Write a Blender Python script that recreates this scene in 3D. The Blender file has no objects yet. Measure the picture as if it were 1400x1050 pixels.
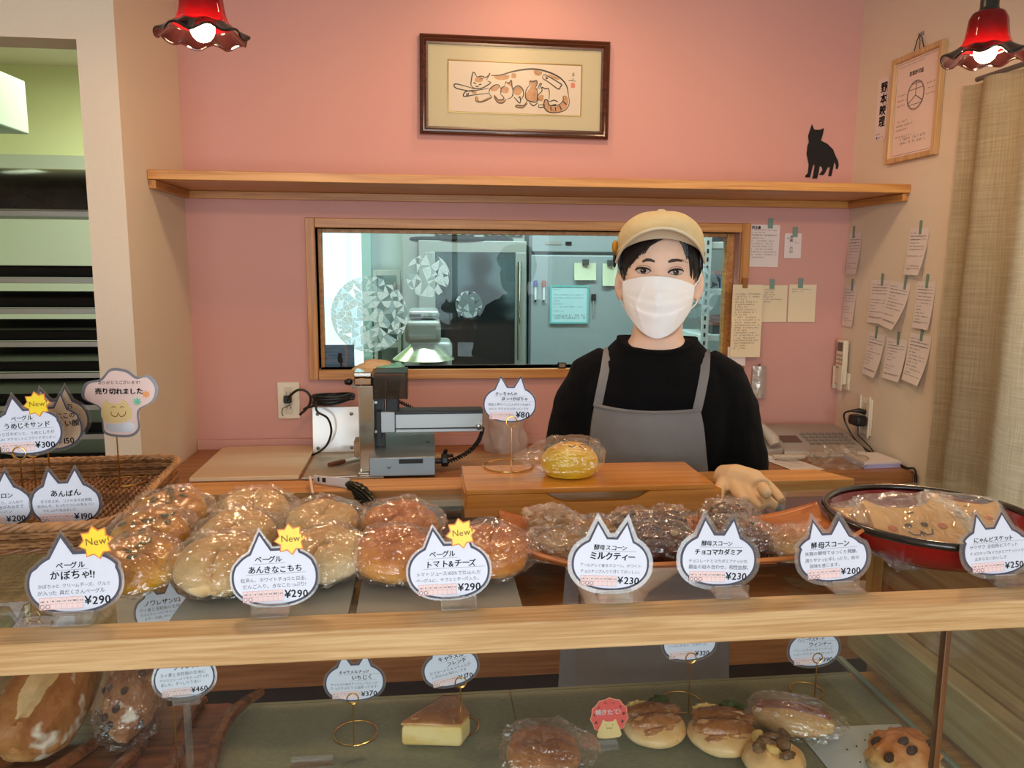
import bpy, bmesh, math, random
from mathutils import Vector, Matrix, noise
from mathutils.bvhtree import BVHTree
from mathutils.geometry import tessellate_polygon
random.seed(7)
S = bpy.context.scene
COL = S.collection
PI = math.pi
V = Vector

# ------------------------------------------------------------------ camera
F, CX, CY, HC = 1080.0, 700.0, 525.0, 1.48
_X = V((9690, -94, F)).normalized()
_D = V((-50, 7225, F)).normalized()
_D = (_D - _X * _D.dot(_X)).normalized()
_Y = _X.cross(-_D)
if _Y.z < 0: _Y = -_Y
_Z = -_D
RW = Matrix((_X, _Y, _Z))                      # camera axes (right, down, forward) -> world
CAMLOC = V((0, 0, HC))
cam = bpy.data.cameras.new('camera')
cam.sensor_width = 36; cam.lens = 36 * F / 1400; cam.clip_start = 0.02
camo = bpy.data.objects.new('camera', cam); COL.objects.link(camo)
cx, cu, cb = RW @ V((1, 0, 0)), RW @ V((0, -1, 0)), RW @ V((0, 0, -1))
camo.matrix_world = Matrix(((cx.x, cu.x, cb.x, 0), (cx.y, cu.y, cb.y, 0), (cx.z, cu.z, cb.z, HC), (0, 0, 0, 1)))
S.camera = camo

# ------------------------------------------------------------------ light and exposure
S.view_settings.view_transform = 'Standard'
S.view_settings.look = 'None'
S.view_settings.exposure = 0.0
S.view_settings.gamma = 1.0
S.view_settings.use_curve_mapping = False
S.cycles.max_bounces = 10
S.cycles.transparent_max_bounces = 32
S.cycles.caustics_reflective = False
S.cycles.caustics_refractive = False
S.cycles.sample_clamp_indirect = 4.0
wd = bpy.data.worlds.new('daylight'); S.world = wd; wd.use_nodes = True
wd.node_tree.nodes['Background'].inputs[0].default_value = (0.80, 0.92, 1.0, 1)
wd.node_tree.nodes['Background'].inputs[1].default_value = 2.2

def area(name, loc, target, sx, sy, power, color, spread=PI):
    l = bpy.data.lights.new(name, 'AREA'); l.shape = 'RECTANGLE'; l.size = sx; l.size_y = sy
    l.energy = power; l.color = color; l.spread = spread
    o = bpy.data.objects.new(name, l); COL.objects.link(o); o.location = loc
    o.rotation_euler = (V(target) - V(loc)).to_track_quat('-Z', 'Y').to_euler()
    return o
area('shop_window_daylight', (-0.2, -2.45, 1.40), (0.2, 2.0, 1.1), 2.9, 1.7, 60, (0.84, 0.92, 1.0))
area('side_window_daylight', (1.86, 1.0, 1.35), (0.0, 1.0, 1.2), 1.6, 1.4, 9, (0.88, 0.95, 1.0))
area('kitchen_tube_light', (0.5, 3.12, 2.46), (0.5, 3.4, 0.0), 1.6, 0.25, 50, (0.86, 0.98, 1.0))
area('kitchen_side_tube_light', (-1.2, 3.9, 2.5), (-1.2, 3.9, 0.0), 0.25, 0.8, 26, (0.97, 1.0, 0.72))
def spot(name, loc, target, power, color, size, blend=.5, r=.03):
    l = bpy.data.lights.new(name, 'SPOT'); l.energy = power; l.color = color
    l.spot_size = size; l.spot_blend = blend; l.shadow_soft_size = r
    o = bpy.data.objects.new(name, l); COL.objects.link(o); o.location = loc
    o.rotation_euler = (V(target) - V(loc)).to_track_quat('-Z', 'Y').to_euler()
    return o
WARM = (1.0, 0.66, 0.38)
spot('ceiling_downlight_glow', (0.36, 1.64, 2.40), (0.36, 2.15, 1.3), 20, WARM, 2.75, .6, .08)
spot('picture_downlight_glow', (0.33, 2.28, 2.49), (0.33, 2.45, 1.9), 5, WARM, 2.2, .8, .04)

# ------------------------------------------------------------------ helpers
def ray(px, py): return RW @ V(((px - CX) / F, (py - CY) / F, 1.0))
def atY(px, py, y): d = ray(px, py); return CAMLOC + d * (y / d.y)
def atZ(px, py, z): d = ray(px, py); return CAMLOC + d * ((z - HC) / d.z)
def atX(px, py, x): d = ray(px, py); return CAMLOC + d * (x / d.x)
def lin(c):
    c = c / 255.0
    return c / 12.92 if c <= 0.04045 else ((c + 0.055) / 1.055) ** 2.4
def rgb(*c): return (lin(c[0]), lin(c[1]), lin(c[2]), 1)
def T(x=0, y=0, z=0): return Matrix.Translation((x, y, z))
def RX(a): return Matrix.Rotation(a, 4, 'X')
def RY(a): return Matrix.Rotation(a, 4, 'Y')
def RZ(a): return Matrix.Rotation(a, 4, 'Z')
def SC(x, y, z): return Matrix.Diagonal((x, y, z, 1))

def sm3(pts, k=5):
    pts = [V(p) for p in pts]; n = len(pts); out = []
    for i in range(n - 1):
        a, b, c, d = pts[max(0, i - 1)], pts[i], pts[i + 1], pts[min(n - 1, i + 2)]
        for q in range(k):
            t = q / k; out.append(.5 * ((2 * b) + (c - a) * t + (2 * a - 5 * b + 4 * c - d) * t * t + (3 * b - a - 3 * c + d) * t ** 3))
    return out + [pts[-1]]
class MB:
    def __init__(s): s.v = []; s.f = []; s.mi = []; s.cur = 0
    def mat(s, i): s.cur = i; return s
    def add(s, vs, fs, M=None):
        b = len(s.v)
        s.v += [(M @ V(p)) if M is not None else V(p) for p in vs]
        s.f += [tuple(i + b for i in f) for f in fs]; s.mi += [s.cur] * len(fs)
        return s
    def box(s, x0, x1, y0, y1, z0, z1, M=None):
        return s.add([(x0, y0, z0), (x1, y0, z0), (x1, y1, z0), (x0, y1, z0), (x0, y0, z1), (x1, y0, z1), (x1, y1, z1), (x0, y1, z1)],
                     [(0, 3, 2, 1), (4, 5, 6, 7), (0, 1, 5, 4), (1, 2, 6, 5), (2, 3, 7, 6), (3, 0, 4, 7)], M)
    def surf(s, fn, nu, nv, wu=False, wv=False, M=None):
        U = nu if wu else nu + 1; W = nv if wv else nv + 1
        vs = [fn(i / nu, j / nv) for j in range(W) for i in range(U)]
        fs = []
        for j in range(nv):
            for i in range(nu):
                a, b = i, (i + 1) % U; c, d = j, (j + 1) % W
                fs.append((c * U + a, c * U + b, d * U + b, d * U + a))
        return s.add(vs, fs, M)
    def rings(s, rings, caps=True, M=None):
        n = len(rings[0]); vs = [p for r in rings for p in r]; fs = []
        for j in range(len(rings) - 1):
            for i in range(n):
                k = (i + 1) % n
                fs.append((j * n + i, j * n + k, (j + 1) * n + k, (j + 1) * n + i))
        if caps:
            fs.append(tuple(reversed(range(n)))); fs.append(tuple(range((len(rings) - 1) * n, len(rings) * n)))
        return s.add(vs, fs, M)
    def tube(s, pts, r, n=8, closed=False, M=None, caps=True):
        pts = [V(p) for p in pts]; N = len(pts)
        rr = r if isinstance(r, (list, tuple)) else [r] * N
        rings = []; up = None
        for i in range(N):
            if closed: t = pts[(i + 1) % N] - pts[i - 1]
            else: t = pts[min(i + 1, N - 1)] - pts[max(i - 1, 0)]
            if t.length < 1e-9: t = V((0, 0, 1))
            t.normalize()
            if up is None: up = t.orthogonal().normalized()
            up = up - t * up.dot(t)
            up = up.normalized() if up.length > 1e-6 else t.orthogonal().normalized()
            sd = t.cross(up)
            rings.append([pts[i] + (up * math.cos(2 * PI * k / n) + sd * math.sin(2 * PI * k / n)) * rr[i] for k in range(n)])
        if closed: rings.append(rings[0]); return s.rings(rings, False, M)
        return s.rings(rings, caps, M)
    def lathe(s, prof, n=32, M=None, caps=True):
        return s.rings([[V((r * math.cos(2 * PI * k / n), r * math.sin(2 * PI * k / n), z)) for k in range(n)] for r, z in prof], caps, M)
    def prism(s, out, z0, z1, M=None):
        n = len(out); a = sum(out[i][0] * out[(i + 1) % n][1] - out[(i + 1) % n][0] * out[i][1] for i in range(n))
        if a < 0: out = out[::-1]
        tri = tessellate_polygon([[V((p[0], p[1], 0)) for p in out]])
        tri = [t if ((out[t[1]][0]-out[t[0]][0])*(out[t[2]][1]-out[t[0]][1])-(out[t[1]][1]-out[t[0]][1])*(out[t[2]][0]-out[t[0]][0])) > 0 else (t[0], t[2], t[1]) for t in tri]
        vs = [(p[0], p[1], z0) for p in out] + [(p[0], p[1], z1) for p in out]
        fs = [tuple(i + n for i in t) for t in tri] + [tuple(reversed(t)) for t in tri]
        fs += [(i, (i + 1) % n, n + (i + 1) % n, n + i) for i in range(n)]
        return s.add(vs, fs, M)
    def flat(s, out, z, M=None):
        tri = tessellate_polygon([[V((p[0], p[1], 0)) for p in out]])
        tri = [t if ((out[t[1]][0]-out[t[0]][0])*(out[t[2]][1]-out[t[0]][1])-(out[t[1]][1]-out[t[0]][1])*(out[t[2]][0]-out[t[0]][0])) > 0 else (t[0], t[2], t[1]) for t in tri]
        return s.add([(p[0], p[1], z) for p in out], [tuple(t) for t in tri], M)
    def ell(s, c, r, nu=24, nv=14, M=None, fn=None):
        def f(u, v):
            a = 2 * PI * u; b = -PI / 2 + PI * v
            p = V((math.cos(a) * math.cos(b), math.sin(a) * math.cos(b), math.sin(b)))
            k = fn(p) if fn else 1
            return V((c[0] + p.x * r[0] * k, c[1] + p.y * r[1] * k, c[2] + p.z * r[2] * k))
        return s.surf(f, nu, nv, True, False, M)
    def mesh(s, name, mats, smooth=True, angle=40, weld=True):
        me = bpy.data.meshes.new(name)
        me.from_pydata([tuple(p) for p in s.v], [], s.f)
        for m in mats: me.materials.append(m)
        if len(mats) > 1: me.polygons.foreach_set('material_index', s.mi)
        if weld:
            bm = bmesh.new(); bm.from_mesh(me)
            bmesh.ops.remove_doubles(bm, verts=bm.verts, dist=1e-6)
            bmesh.ops.dissolve_degenerate(bm, edges=bm.edges, dist=1e-7)
            bm.to_mesh(me); bm.free()
        me.validate(); me.update()
        if smooth:
            me.shade_smooth(); me.set_sharp_from_angle(angle=math.radians(angle))
        return me
    def build(s, name, mats, parent=None, smooth=True, angle=40, bevel=0, world=False, weld=True, seg=2, sub=0):
        if not isinstance(mats, (list, tuple)): mats = [mats]
        if parent is not None and world:
            iv = wm(parent).inverted(); s.v = [iv @ p for p in s.v]
        me = s.mesh(name, mats, smooth, angle, weld)
        o = bpy.data.objects.new(name, me); COL.objects.link(o)
        if parent is not None: o.parent = parent
        if bevel:
            b = o.modifiers.new('bevel', 'BEVEL'); b.width = bevel; b.segments = seg; b.limit_method = 'ANGLE'; b.angle_limit = math.radians(35)
        if sub:
            q = o.modifiers.new('sub', 'SUBSURF'); q.levels = sub; q.render_levels = sub
        return o
def wm(o):
    m = o.matrix_basis.copy(); p = o.parent
    while p is not None: m = p.matrix_basis @ m; p = p.parent
    return m
def box(*a): return MB().box(*a)
def tag(o, label, cat, group=None):
    o['label'] = label; o['category'] = cat
    if group: o['group'] = group
    return o
def thing(name, label, cat, loc=(0, 0, 0), rot=(0, 0, 0), group=None):
    o = bpy.data.objects.new(name, None); COL.objects.link(o); o.empty_display_size = .02
    o.location = loc
    if isinstance(rot, (int, float)): rot = (0, 0, rot)
    o.rotation_euler = rot
    return tag(o, label, cat, group)
def struct(o): o['kind'] = 'structure'; return o
def dup(root, loc, rot, label, group=None, scale=None):
    def cp(o, p):
        c = o.copy(); COL.objects.link(c)
        if p is not None: c.parent = p
        for ch in [x for x in o.children]: cp(ch, c)
        return c
    r = cp(root, None); r.location = loc
    r.rotation_euler = rot if not isinstance(rot, (int, float)) else (0, 0, rot)
    if scale: r.scale = scale
    r['label'] = label
    if group: r['group'] = group
    return r
def nz(p, f=1.0, oct=3): return noise.fractal(V(p) * f, 0.9, 2.0, oct)
def remesh(mb, voxel, smooth_it=6, fac=.5):
    me = mb.mesh('tmp', [], False, weld=False)
    o = bpy.data.objects.new('tmp', me); COL.objects.link(o)
    m = o.modifiers.new('r', 'REMESH'); m.mode = 'VOXEL'; m.voxel_size = voxel
    if smooth_it:
        q = o.modifiers.new('s', 'SMOOTH'); q.factor = fac; q.iterations = smooth_it
    dg = bpy.context.evaluated_depsgraph_get()
    r = bpy.data.meshes.new_from_object(o.evaluated_get(dg)); bpy.data.objects.remove(o); bpy.data.meshes.remove(me)
    r.shade_smooth(); return r
def put(me, name, mats, parent=None, world=False):
    if not isinstance(mats, (list, tuple)): mats = [mats]
    me.name = name; me.materials.clear()
    for m in mats: me.materials.append(m)
    if parent is not None and world: me.transform(wm(parent).inverted())
    o = bpy.data.objects.new(name, me); COL.objects.link(o)
    if parent is not None: o.parent = parent
    return o

# ------------------------------------------------------------------ materials
def newmat(name):
    m = bpy.data.materials.new(name); m.use_nodes = True
    return m, m.node_tree, m.node_tree.nodes['Principled BSDF']
def N(nt, t, **kw):
    n = nt.nodes.new(t)
    for k, v in kw.items(): setattr(n, k, v)
    return n
def mat(name, col, rough=.5, metal=0, spec=.5, bump=0, bscale=60, var=0, vscale=8, col2=None, coat=0, stretch=None, sub=0, emis=None, es=0, alpha=1, det=4, sheen=0):
    m, nt, b = newmat(name)
    b.inputs['Base Color'].default_value = rgb(*col); b.inputs['Roughness'].default_value = rough
    b.inputs['Metallic'].default_value = metal; b.inputs['Specular IOR Level'].default_value = spec
    if coat: b.inputs['Coat Weight'].default_value = coat; b.inputs['Coat Roughness'].default_value = .08
    if sub: b.inputs['Subsurface Weight'].default_value = sub; b.inputs['Subsurface Radius'].default_value = (.012, .005, .003); b.inputs['Subsurface Scale'].default_value = 1
    if sheen: b.inputs['Sheen Weight'].default_value = sheen
    if emis: b.inputs['Emission Color'].default_value = rgb(*emis); b.inputs['Emission Strength'].default_value = es
    if alpha < 1: b.inputs['Alpha'].default_value = alpha
    if var or bump or col2:
        tc = N(nt, 'ShaderNodeTexCoord'); mp = N(nt, 'ShaderNodeMapping')
        nt.links.new(tc.outputs['Object'], mp.inputs[0])
        if stretch: mp.inputs['Scale'].default_value = stretch
    if var or col2:
        no = N(nt, 'ShaderNodeTexNoise'); no.inputs['Scale'].default_value = vscale; no.inputs['Detail'].default_value = det; no.inputs['Roughness'].default_value = .6
        cr = N(nt, 'ShaderNodeValToRGB'); nt.links.new(mp.outputs[0], no.inputs[0]); nt.links.new(no.outputs['Fac'], cr.inputs[0])
        e = cr.color_ramp.elements
        if col2: e[0].color = rgb(*col2); e[1].color = rgb(*col)
        else:
            e[0].color = tuple([x * (1 - var) for x in rgb(*col)[:3]] + [1]); e[1].color = tuple([min(1, x * (1 + var)) for x in rgb(*col)[:3]] + [1])
        e[0].position = .36; e[1].position = .64
        nt.links.new(cr.outputs[0], b.inputs['Base Color'])
    if bump:
        n2 = N(nt, 'ShaderNodeTexNoise'); n2.inputs['Scale'].default_value = bscale; n2.inputs['Detail'].default_value = 3
        bp = N(nt, 'ShaderNodeBump'); bp.inputs['Strength'].default_value = bump; bp.inputs['Distance'].default_value = .004
        nt.links.new(mp.outputs[0], n2.inputs[0]); nt.links.new(n2.outputs['Fac'], bp.inputs['Height']); nt.links.new(bp.outputs[0], b.inputs['Normal'])
    return m
def wood(name, c1, c2, axis='X', scale=1.0, rough=.42, knots=.5, coat=0):
    m, nt, b = newmat(name)
    tc = N(nt, 'ShaderNodeTexCoord'); mp = N(nt, 'ShaderNodeMapping'); nt.links.new(tc.outputs['Object'], mp.inputs[0])
    s = [38 * scale] * 3; s['XYZ'.index(axis)] = 1.6 * scale; mp.inputs['Scale'].default_value = s
    no = N(nt, 'ShaderNodeTexNoise'); no.inputs['Scale'].default_value = 1.6; no.inputs['Detail'].default_value = 5; no.inputs['Distortion'].default_value = .8
    nt.links.new(mp.outputs[0], no.inputs[0])
    mp2 = N(nt, 'ShaderNodeMapping'); nt.links.new(tc.outputs['Object'], mp2.inputs[0])
    s2 = [260 * scale] * 3; s2['XYZ'.index(axis)] = 6 * scale; mp2.inputs['Scale'].default_value = s2
    n3 = N(nt, 'ShaderNodeTexNoise'); n3.inputs['Scale'].default_value = 1; n3.inputs['Detail'].default_value = 2; nt.links.new(mp2.outputs[0], n3.inputs[0])
    mx = N(nt, 'ShaderNodeMath', operation='MULTIPLY_ADD'); nt.links.new(n3.outputs['Fac'], mx.inputs[0]); mx.inputs[1].default_value = .35; nt.links.new(no.outputs['Fac'], mx.inputs[2])
    cr = N(nt, 'ShaderNodeValToRGB'); e = cr.color_ramp.elements; e[0].position = .5; e[1].position = .85; e[0].color = rgb(*c2); e[1].color = rgb(*c1)
    nt.links.new(mx.outputs[0], cr.inputs[0]); nt.links.new(cr.outputs[0], b.inputs['Base Color'])
    bp = N(nt, 'ShaderNodeBump'); bp.inputs['Strength'].default_value = .12; bp.inputs['Distance'].default_value = .002
    nt.links.new(mx.outputs[0], bp.inputs['Height']); nt.links.new(bp.outputs[0], b.inputs['Normal'])
    b.inputs['Roughness'].default_value = rough
    if coat: b.inputs['Coat Weight'].default_value = coat; b.inputs['Coat Roughness'].default_value = .15
    return m
def glassy(name, tint=(255, 255, 255), refl=.08, rough=.02, bump=0, bscale=40, edge=.5, haze=0, hazecol=(255, 255, 255), gcol=1.0, dist=.01):
    """thin clear film or pane: transparent mixed with a sharp reflection that grows at grazing angles"""
    m = bpy.data.materials.new(name); m.use_nodes = True; nt = m.node_tree; nt.nodes.clear()
    out = N(nt, 'ShaderNodeOutputMaterial'); tr = N(nt, 'ShaderNodeBsdfTransparent'); tr.inputs[0].default_value = rgb(*tint)
    gl = N(nt, 'ShaderNodeBsdfGlossy'); gl.inputs['Roughness'].default_value = rough; gl.inputs[0].default_value = (gcol, gcol, gcol, 1)
    lw = N(nt, 'ShaderNodeLayerWeight'); lw.inputs[0].default_value = .25
    ma = N(nt, 'ShaderNodeMath', operation='MULTIPLY_ADD'); nt.links.new(lw.outputs['Facing'], ma.inputs[0]); ma.inputs[1].default_value = edge; ma.inputs[2].default_value = refl; ma.use_clamp = True
    mx = N(nt, 'ShaderNodeMixShader'); nt.links.new(ma.outputs[0], mx.inputs[0]); nt.links.new(tr.outputs[0], mx.inputs[1]); nt.links.new(gl.outputs[0], mx.inputs[2])
    last = mx
    if haze:
        df = N(nt, 'ShaderNodeBsdfDiffuse'); df.inputs[0].default_value = rgb(*hazecol)
        m2 = N(nt, 'ShaderNodeMixShader'); m2.inputs[0].default_value = haze; nt.links.new(mx.outputs[0], m2.inputs[1]); nt.links.new(df.outputs[0], m2.inputs[2]); last = m2
    if bump:
        tc = N(nt, 'ShaderNodeTexCoord')
        vo = N(nt, 'ShaderNodeTexNoise'); vo.inputs['Scale'].default_value = bscale; vo.inputs['Detail'].default_value = 2.5; vo.inputs['Distortion'].default_value = 1.2
        nt.links.new(tc.outputs['Object'], vo.inputs[0])
        ab = N(nt, 'ShaderNodeMath', operation='SUBTRACT'); nt.links.new(vo.outputs['Fac'], ab.inputs[0]); ab.inputs[1].default_value = .5
        a2 = N(nt, 'ShaderNodeMath', operation='ABSOLUTE'); nt.links.new(ab.outputs[0], a2.inputs[0])
        bp = N(nt, 'ShaderNodeBump'); bp.inputs['Strength'].default_value = bump; bp.inputs['Distance'].default_value = dist
        nt.links.new(a2.outputs[0], bp.inputs['Height']); nt.links.new(bp.outputs[0], gl.inputs['Normal'])
    nt.links.new(last.outputs[0], out.inputs[0])
    return m
def bread(name, top, mid, low, rough=.5, coat=.0, zlo=0., zhi=.05, spots=None, bump=.25, bscale=90, nscale=14):
    """crust that browns with height over the loaf plus a mottled noise"""
    m, nt, b = newmat(name)
    tc = N(nt, 'ShaderNodeTexCoord'); sp = N(nt, 'ShaderNodeSeparateXYZ'); nt.links.new(tc.outputs['Object'], sp.inputs[0])
    mr = N(nt, 'ShaderNodeMapRange'); mr.inputs['From Min'].default_value = zlo; mr.inputs['From Max'].default_value = zhi; nt.links.new(sp.outputs['Z'], mr.inputs[0])
    no = N(nt, 'ShaderNodeTexNoise'); no.inputs['Scale'].default_value = nscale; no.inputs['Detail'].default_value = 6; no.inputs['Roughness'].default_value = .65; nt.links.new(tc.outputs['Object'], no.inputs[0])
    ma = N(nt, 'ShaderNodeMath', operation='MULTIPLY_ADD'); nt.links.new(no.outputs['Fac'], ma.inputs[0]); ma.inputs[1].default_value = 1.9; 
    su = N(nt, 'ShaderNodeMath', operation='SUBTRACT'); nt.links.new(mr.outputs[0], su.inputs[0]); su.inputs[1].default_value = .95; nt.links.new(su.outputs[0], ma.inputs[2])
    cr = N(nt, 'ShaderNodeValToRGB'); e = cr.color_ramp.elements; e[0].position = .08; e[0].color = rgb(*low); e[1].position = .95; e[1].color = rgb(*top); x = e.new(.5); x.color = rgb(*mid)
    nt.links.new(ma.outputs[0], cr.inputs[0]); last = cr.outputs[0]
    if spots:
        n2 = N(nt, 'ShaderNodeTexNoise'); n2.inputs['Scale'].default_value = spots[1]; n2.inputs['Detail'].default_value = 3; nt.links.new(tc.outputs['Object'], n2.inputs[0])
        c2 = N(nt, 'ShaderNodeValToRGB'); c2.color_ramp.elements[0].position = spots[2]; c2.color_ramp.elements[1].position = spots[2] + .06; nt.links.new(n2.outputs['Fac'], c2.inputs[0])
        mx = N(nt, 'ShaderNodeMix', data_type='RGBA'); nt.links.new(c2.outputs[0], mx.inputs[0]); nt.links.new(last, mx.inputs[6]); mx.inputs[7].default_value = rgb(*spots[0]); last = mx.outputs[2]
    nt.links.new(last, b.inputs['Base Color'])
    n3 = N(nt, 'ShaderNodeTexNoise'); n3.inputs['Scale'].default_value = bscale; n3.inputs['Detail'].default_value = 4; nt.links.new(tc.outputs['Object'], n3.inputs[0])
    bp = N(nt, 'ShaderNodeBump'); bp.inputs['Strength'].default_value = bump; bp.inputs['Distance'].default_value = .004; nt.links.new(n3.outputs['Fac'], bp.inputs['Height']); nt.links.new(bp.outputs[0], b.inputs['Normal'])
    b.inputs['Roughness'].default_value = rough
    if coat: b.inputs['Coat Weight'].default_value = coat; b.inputs['Coat Roughness'].default_value = .2
    return m
PINK = mat('pink_wall_paint', (208, 156, 146), .75, bump=.08, bscale=350, spec=.25)
WHITE = mat('white_textured_wallpaper', (222, 206, 186), .85, bump=.18, bscale=260, spec=.2)
CEIL = mat('white_ceiling', (232, 226, 214), .9)
GREENW = mat('pale_green_kitchen_wall', (222, 230, 178), .7)
GREYW = mat('grey_kitchen_panel', (186, 196, 182), .4)
KITW = mat('kitchen_white_panel', (205, 214, 210), .5)
FLOORM = wood('floor_planks', (150, 110, 78), (110, 76, 52), 'Y', .5, .5)
PINE = wood('honey_pine', (212, 156, 88), (178, 116, 56), 'X', 1, .4)
PINED = wood('honey_pine_crosswise', (205, 148, 82), (170, 108, 52), 'Y', 1, .45)
PINEV = wood('honey_pine_upright', (208, 150, 84), (170, 108, 52), 'Z', 1, .4)
CNTR = wood('brown_pine_counter', (176, 120, 72), (142, 90, 50), 'X', 1, .4)
OAK = wood('pale_oak_rail', (224, 188, 136), (192, 148, 94), 'X', 2.4, .42)
OAKY = wood('pale_oak_panel', (208, 172, 126), (160, 118, 78), 'Y', .9, .5)
BROWNP = wood('brown_wood_panel', (168, 118, 84), (128, 84, 58), 'Y', .6, .5)
HONEY = wood('varnished_amber_wood', (226, 154, 72), (196, 120, 44), 'X', .7, .25, coat=.5)
SCONEW = wood('orange_tray_wood', (206, 122, 60), (170, 86, 36), 'X', .8, .38)
BLACK = mat('black_plastic', (18, 17, 17), .4)
BLACKM = mat('matte_black', (14, 13, 13), .8)
STEEL = mat('brushed_steel', (176, 182, 182), .28, 1)
STEELD = mat('dull_steel', (128, 134, 134), .38, 1)
CHROME = mat('chrome', (225, 222, 215), .08, 1)
BRASS = mat('brass_wire', (226, 178, 96), .22, 1)
GLASS = glassy('clear_glass', (250, 253, 252), .015, .01, edge=.42)
WGLASS = glassy('kitchen_window_glass', (222, 236, 234), .012, .01, edge=.2)
FGLASS = glassy('front_glass', (251, 253, 252), .006, .01, edge=.2)
ACRYL = glassy('clear_acrylic', (250, 252, 252), .08, .05, edge=.6, haze=.015)
LAMI = glassy('laminate_film', (240, 238, 236), .05, .06, edge=.4, haze=.10, hazecol=(200, 196, 190))
BAG = glassy('clear_bag', (254, 253, 252), .10, .09, .5, 60, .35, haze=.01, dist=.01)
BAGB = glassy('clear_bag_fine', (254, 253, 252), .11, .09, .5, 80, .35, haze=.01, dist=.01)
PAPER = mat('white_card', (226, 231, 245), .45, coat=.25)
INK = mat('black_marker', (16, 15, 22), .6)
INKG = mat('thin_pen', (82, 82, 96), .7)
BORDER = mat('slate_border', (74, 74, 92), .6)
PINKT = mat('pale_pink_table', (248, 224, 221), .6)
PINKL = mat('pink_table_line', (226, 150, 150), .6)
YELLOW = mat('yellow_star', (255, 226, 20), .4, coat=.3)
ORANGE = mat('orange_edge', (238, 138, 60), .5)
BROWNI = mat('brown_lettering', (150, 84, 30), .6)
RECEIPT = mat('slip_paper', (226, 214, 210), .8)
CREAMP = mat('cream_paper', (232, 216, 182), .8)
PRINT = mat('print_ink', (96, 88, 92), .8)
TAPE = mat('green_tape', (120, 146, 134), .6)
TAPEB = mat('brown_tape', (150, 96, 34), .5)
# ================================================================== the setting
XL, XR, YB, YD, ZC = -0.73, 1.445, 2.6, 2.097, 2.55
def wallbox(name, mats, boxes, **k):
    mb = MB()
    for b in boxes: mb.box(*b)
    return struct(mb.build(name, mats, **k))
WX0, WX1, WZ0, WZ1 = -0.338, 1.062, 1.142, 1.596
wallbox('wall_back', PINK, [(XL, WX0, YB, YB + .1, 0, ZC), (WX1, XR, YB, YB + .1, 0, ZC), (WX0, WX1, YB, YB + .1, 0, WZ0), (WX0, WX1, YB, YB + .1, WZ1, ZC)], smooth=False)
wallbox('wall_left', WHITE, [(-.82, XL, YD, YB + .1, 0, ZC), (-1.9, -.82, YD, YD + .1, 2.01, ZC), (-2.6, -1.9, YD, YD + .1, 0, ZC)], smooth=False)
CWY0, CWY1, CWZ0, CWZ1 = .35, 1.75, .75, 2.0
wallbox('wall_right', WHITE, [(XR, XR + .12, CWY1, YB + .1, 0, ZC), (XR, XR + .12, -2.5, CWY0, 0, ZC), (XR, XR + .12, CWY0, CWY1, 0, CWZ0), (XR, XR + .12, CWY0, CWY1, CWZ1, ZC)], smooth=False)
wallbox('wall_far_left', WHITE, [(-2.7, -2.6, -2.4, YD + .1, 0, ZC)], smooth=False)
wallbox('wall_front', WHITE, [(-2.6, -1.7, -2.4, -2.3, 0, ZC), (1.3, XR, -2.4, -2.3, 0, ZC), (-1.7, 1.3, -2.4, -2.3, 0, .55), (-1.7, 1.3, -2.4, -2.3, 2.35, ZC)], smooth=False)
wallbox('floor', FLOORM, [(-2.7, 2.1, -2.5, 5.0, -.06, 0)], smooth=False)
wallbox('ceiling', CEIL, [(-2.7, 2.1, -2.5, 5.0, ZC, ZC + .06)], smooth=False)
# the shop window behind the camera
def window(n, x0, x1, y0, y1, z0, z1, bars, frame, glass, d=.05, yaxis=False, fo=0):
    pass
w = MB()
for x in (-1.7, -.72, .28, 1.25): w.box(x, x + .05, -2.38, -2.32, .55, 2.35)
w.box(-1.7, 1.3, -2.38, -2.32, .55, .6).box(-1.7, 1.3, -2.38, -2.32, 2.3, 2.35)
struct(w.build('window_2', OAK, bevel=.004))
w = MB()
for y in (CWY0, (CWY0 + CWY1) / 2 - .02, CWY1 - .04): w.box(XR + .03, XR + .08, y, y + .04, CWZ0, CWZ1)
w.box(XR + .03, XR + .08, CWY0, CWY1, CWZ0, CWZ0 + .04).box(XR + .03, XR + .08, CWY0, CWY1, CWZ1 - .04, CWZ1)
struct(w.build('window_3', OAK, bevel=.004))
# the serving window to the kitchen
win = bpy.data.objects.new('window_1', None); COL.objects.link(win); win.location = (.36, YB, WZ0); struct(win)
def part(mb, name, mats, p, **k): return mb.build(name, mats, p, world=True, **k)
f = MB()
o0, o1, q0, q1 = -.368, 1.094, 1.110, 1.626
f.box(o0, o0 + .03, YB - .014, YB + .1, q0, q1); f.box(o1 - .03, o1, YB - .014, YB + .1, q0, q1)
part(f, 'window_frame', PINEV, win, bevel=.002)
f = MB(); f.box(o0 + .0302, o1 - .0302, YB - .013, YB + .1, q1 - .03, q1); f.box(o0 + .0302, o1 - .0302, YB - .018, YB + .1, q0, q0 + .032)
part(f, 'window_rail', PINE, win, bevel=.002)
f = MB(); t = .012
f.box(o0 + .0304, o0 + .0304 + t, YB + .05, YB + .085, q0 + .033, q1 - .031).box(o1 - .0304 - 2.2 * t, o1 - .0304, YB + .05, YB + .085, q0 + .033, q1 - .031)
f.box(o0 + .043, o1 - .058, YB + .05, YB + .085, q1 - .031 - t, q1 - .031)
part(f, 'glazing_bead', PINED, win, bevel=.001)
GY = YB + .066
part(box(o0 + .043, o1 - .057, GY, GY + .004, q0 + .033, q1 - .0435), 'pane', WGLASS, win, smooth=False)
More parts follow.
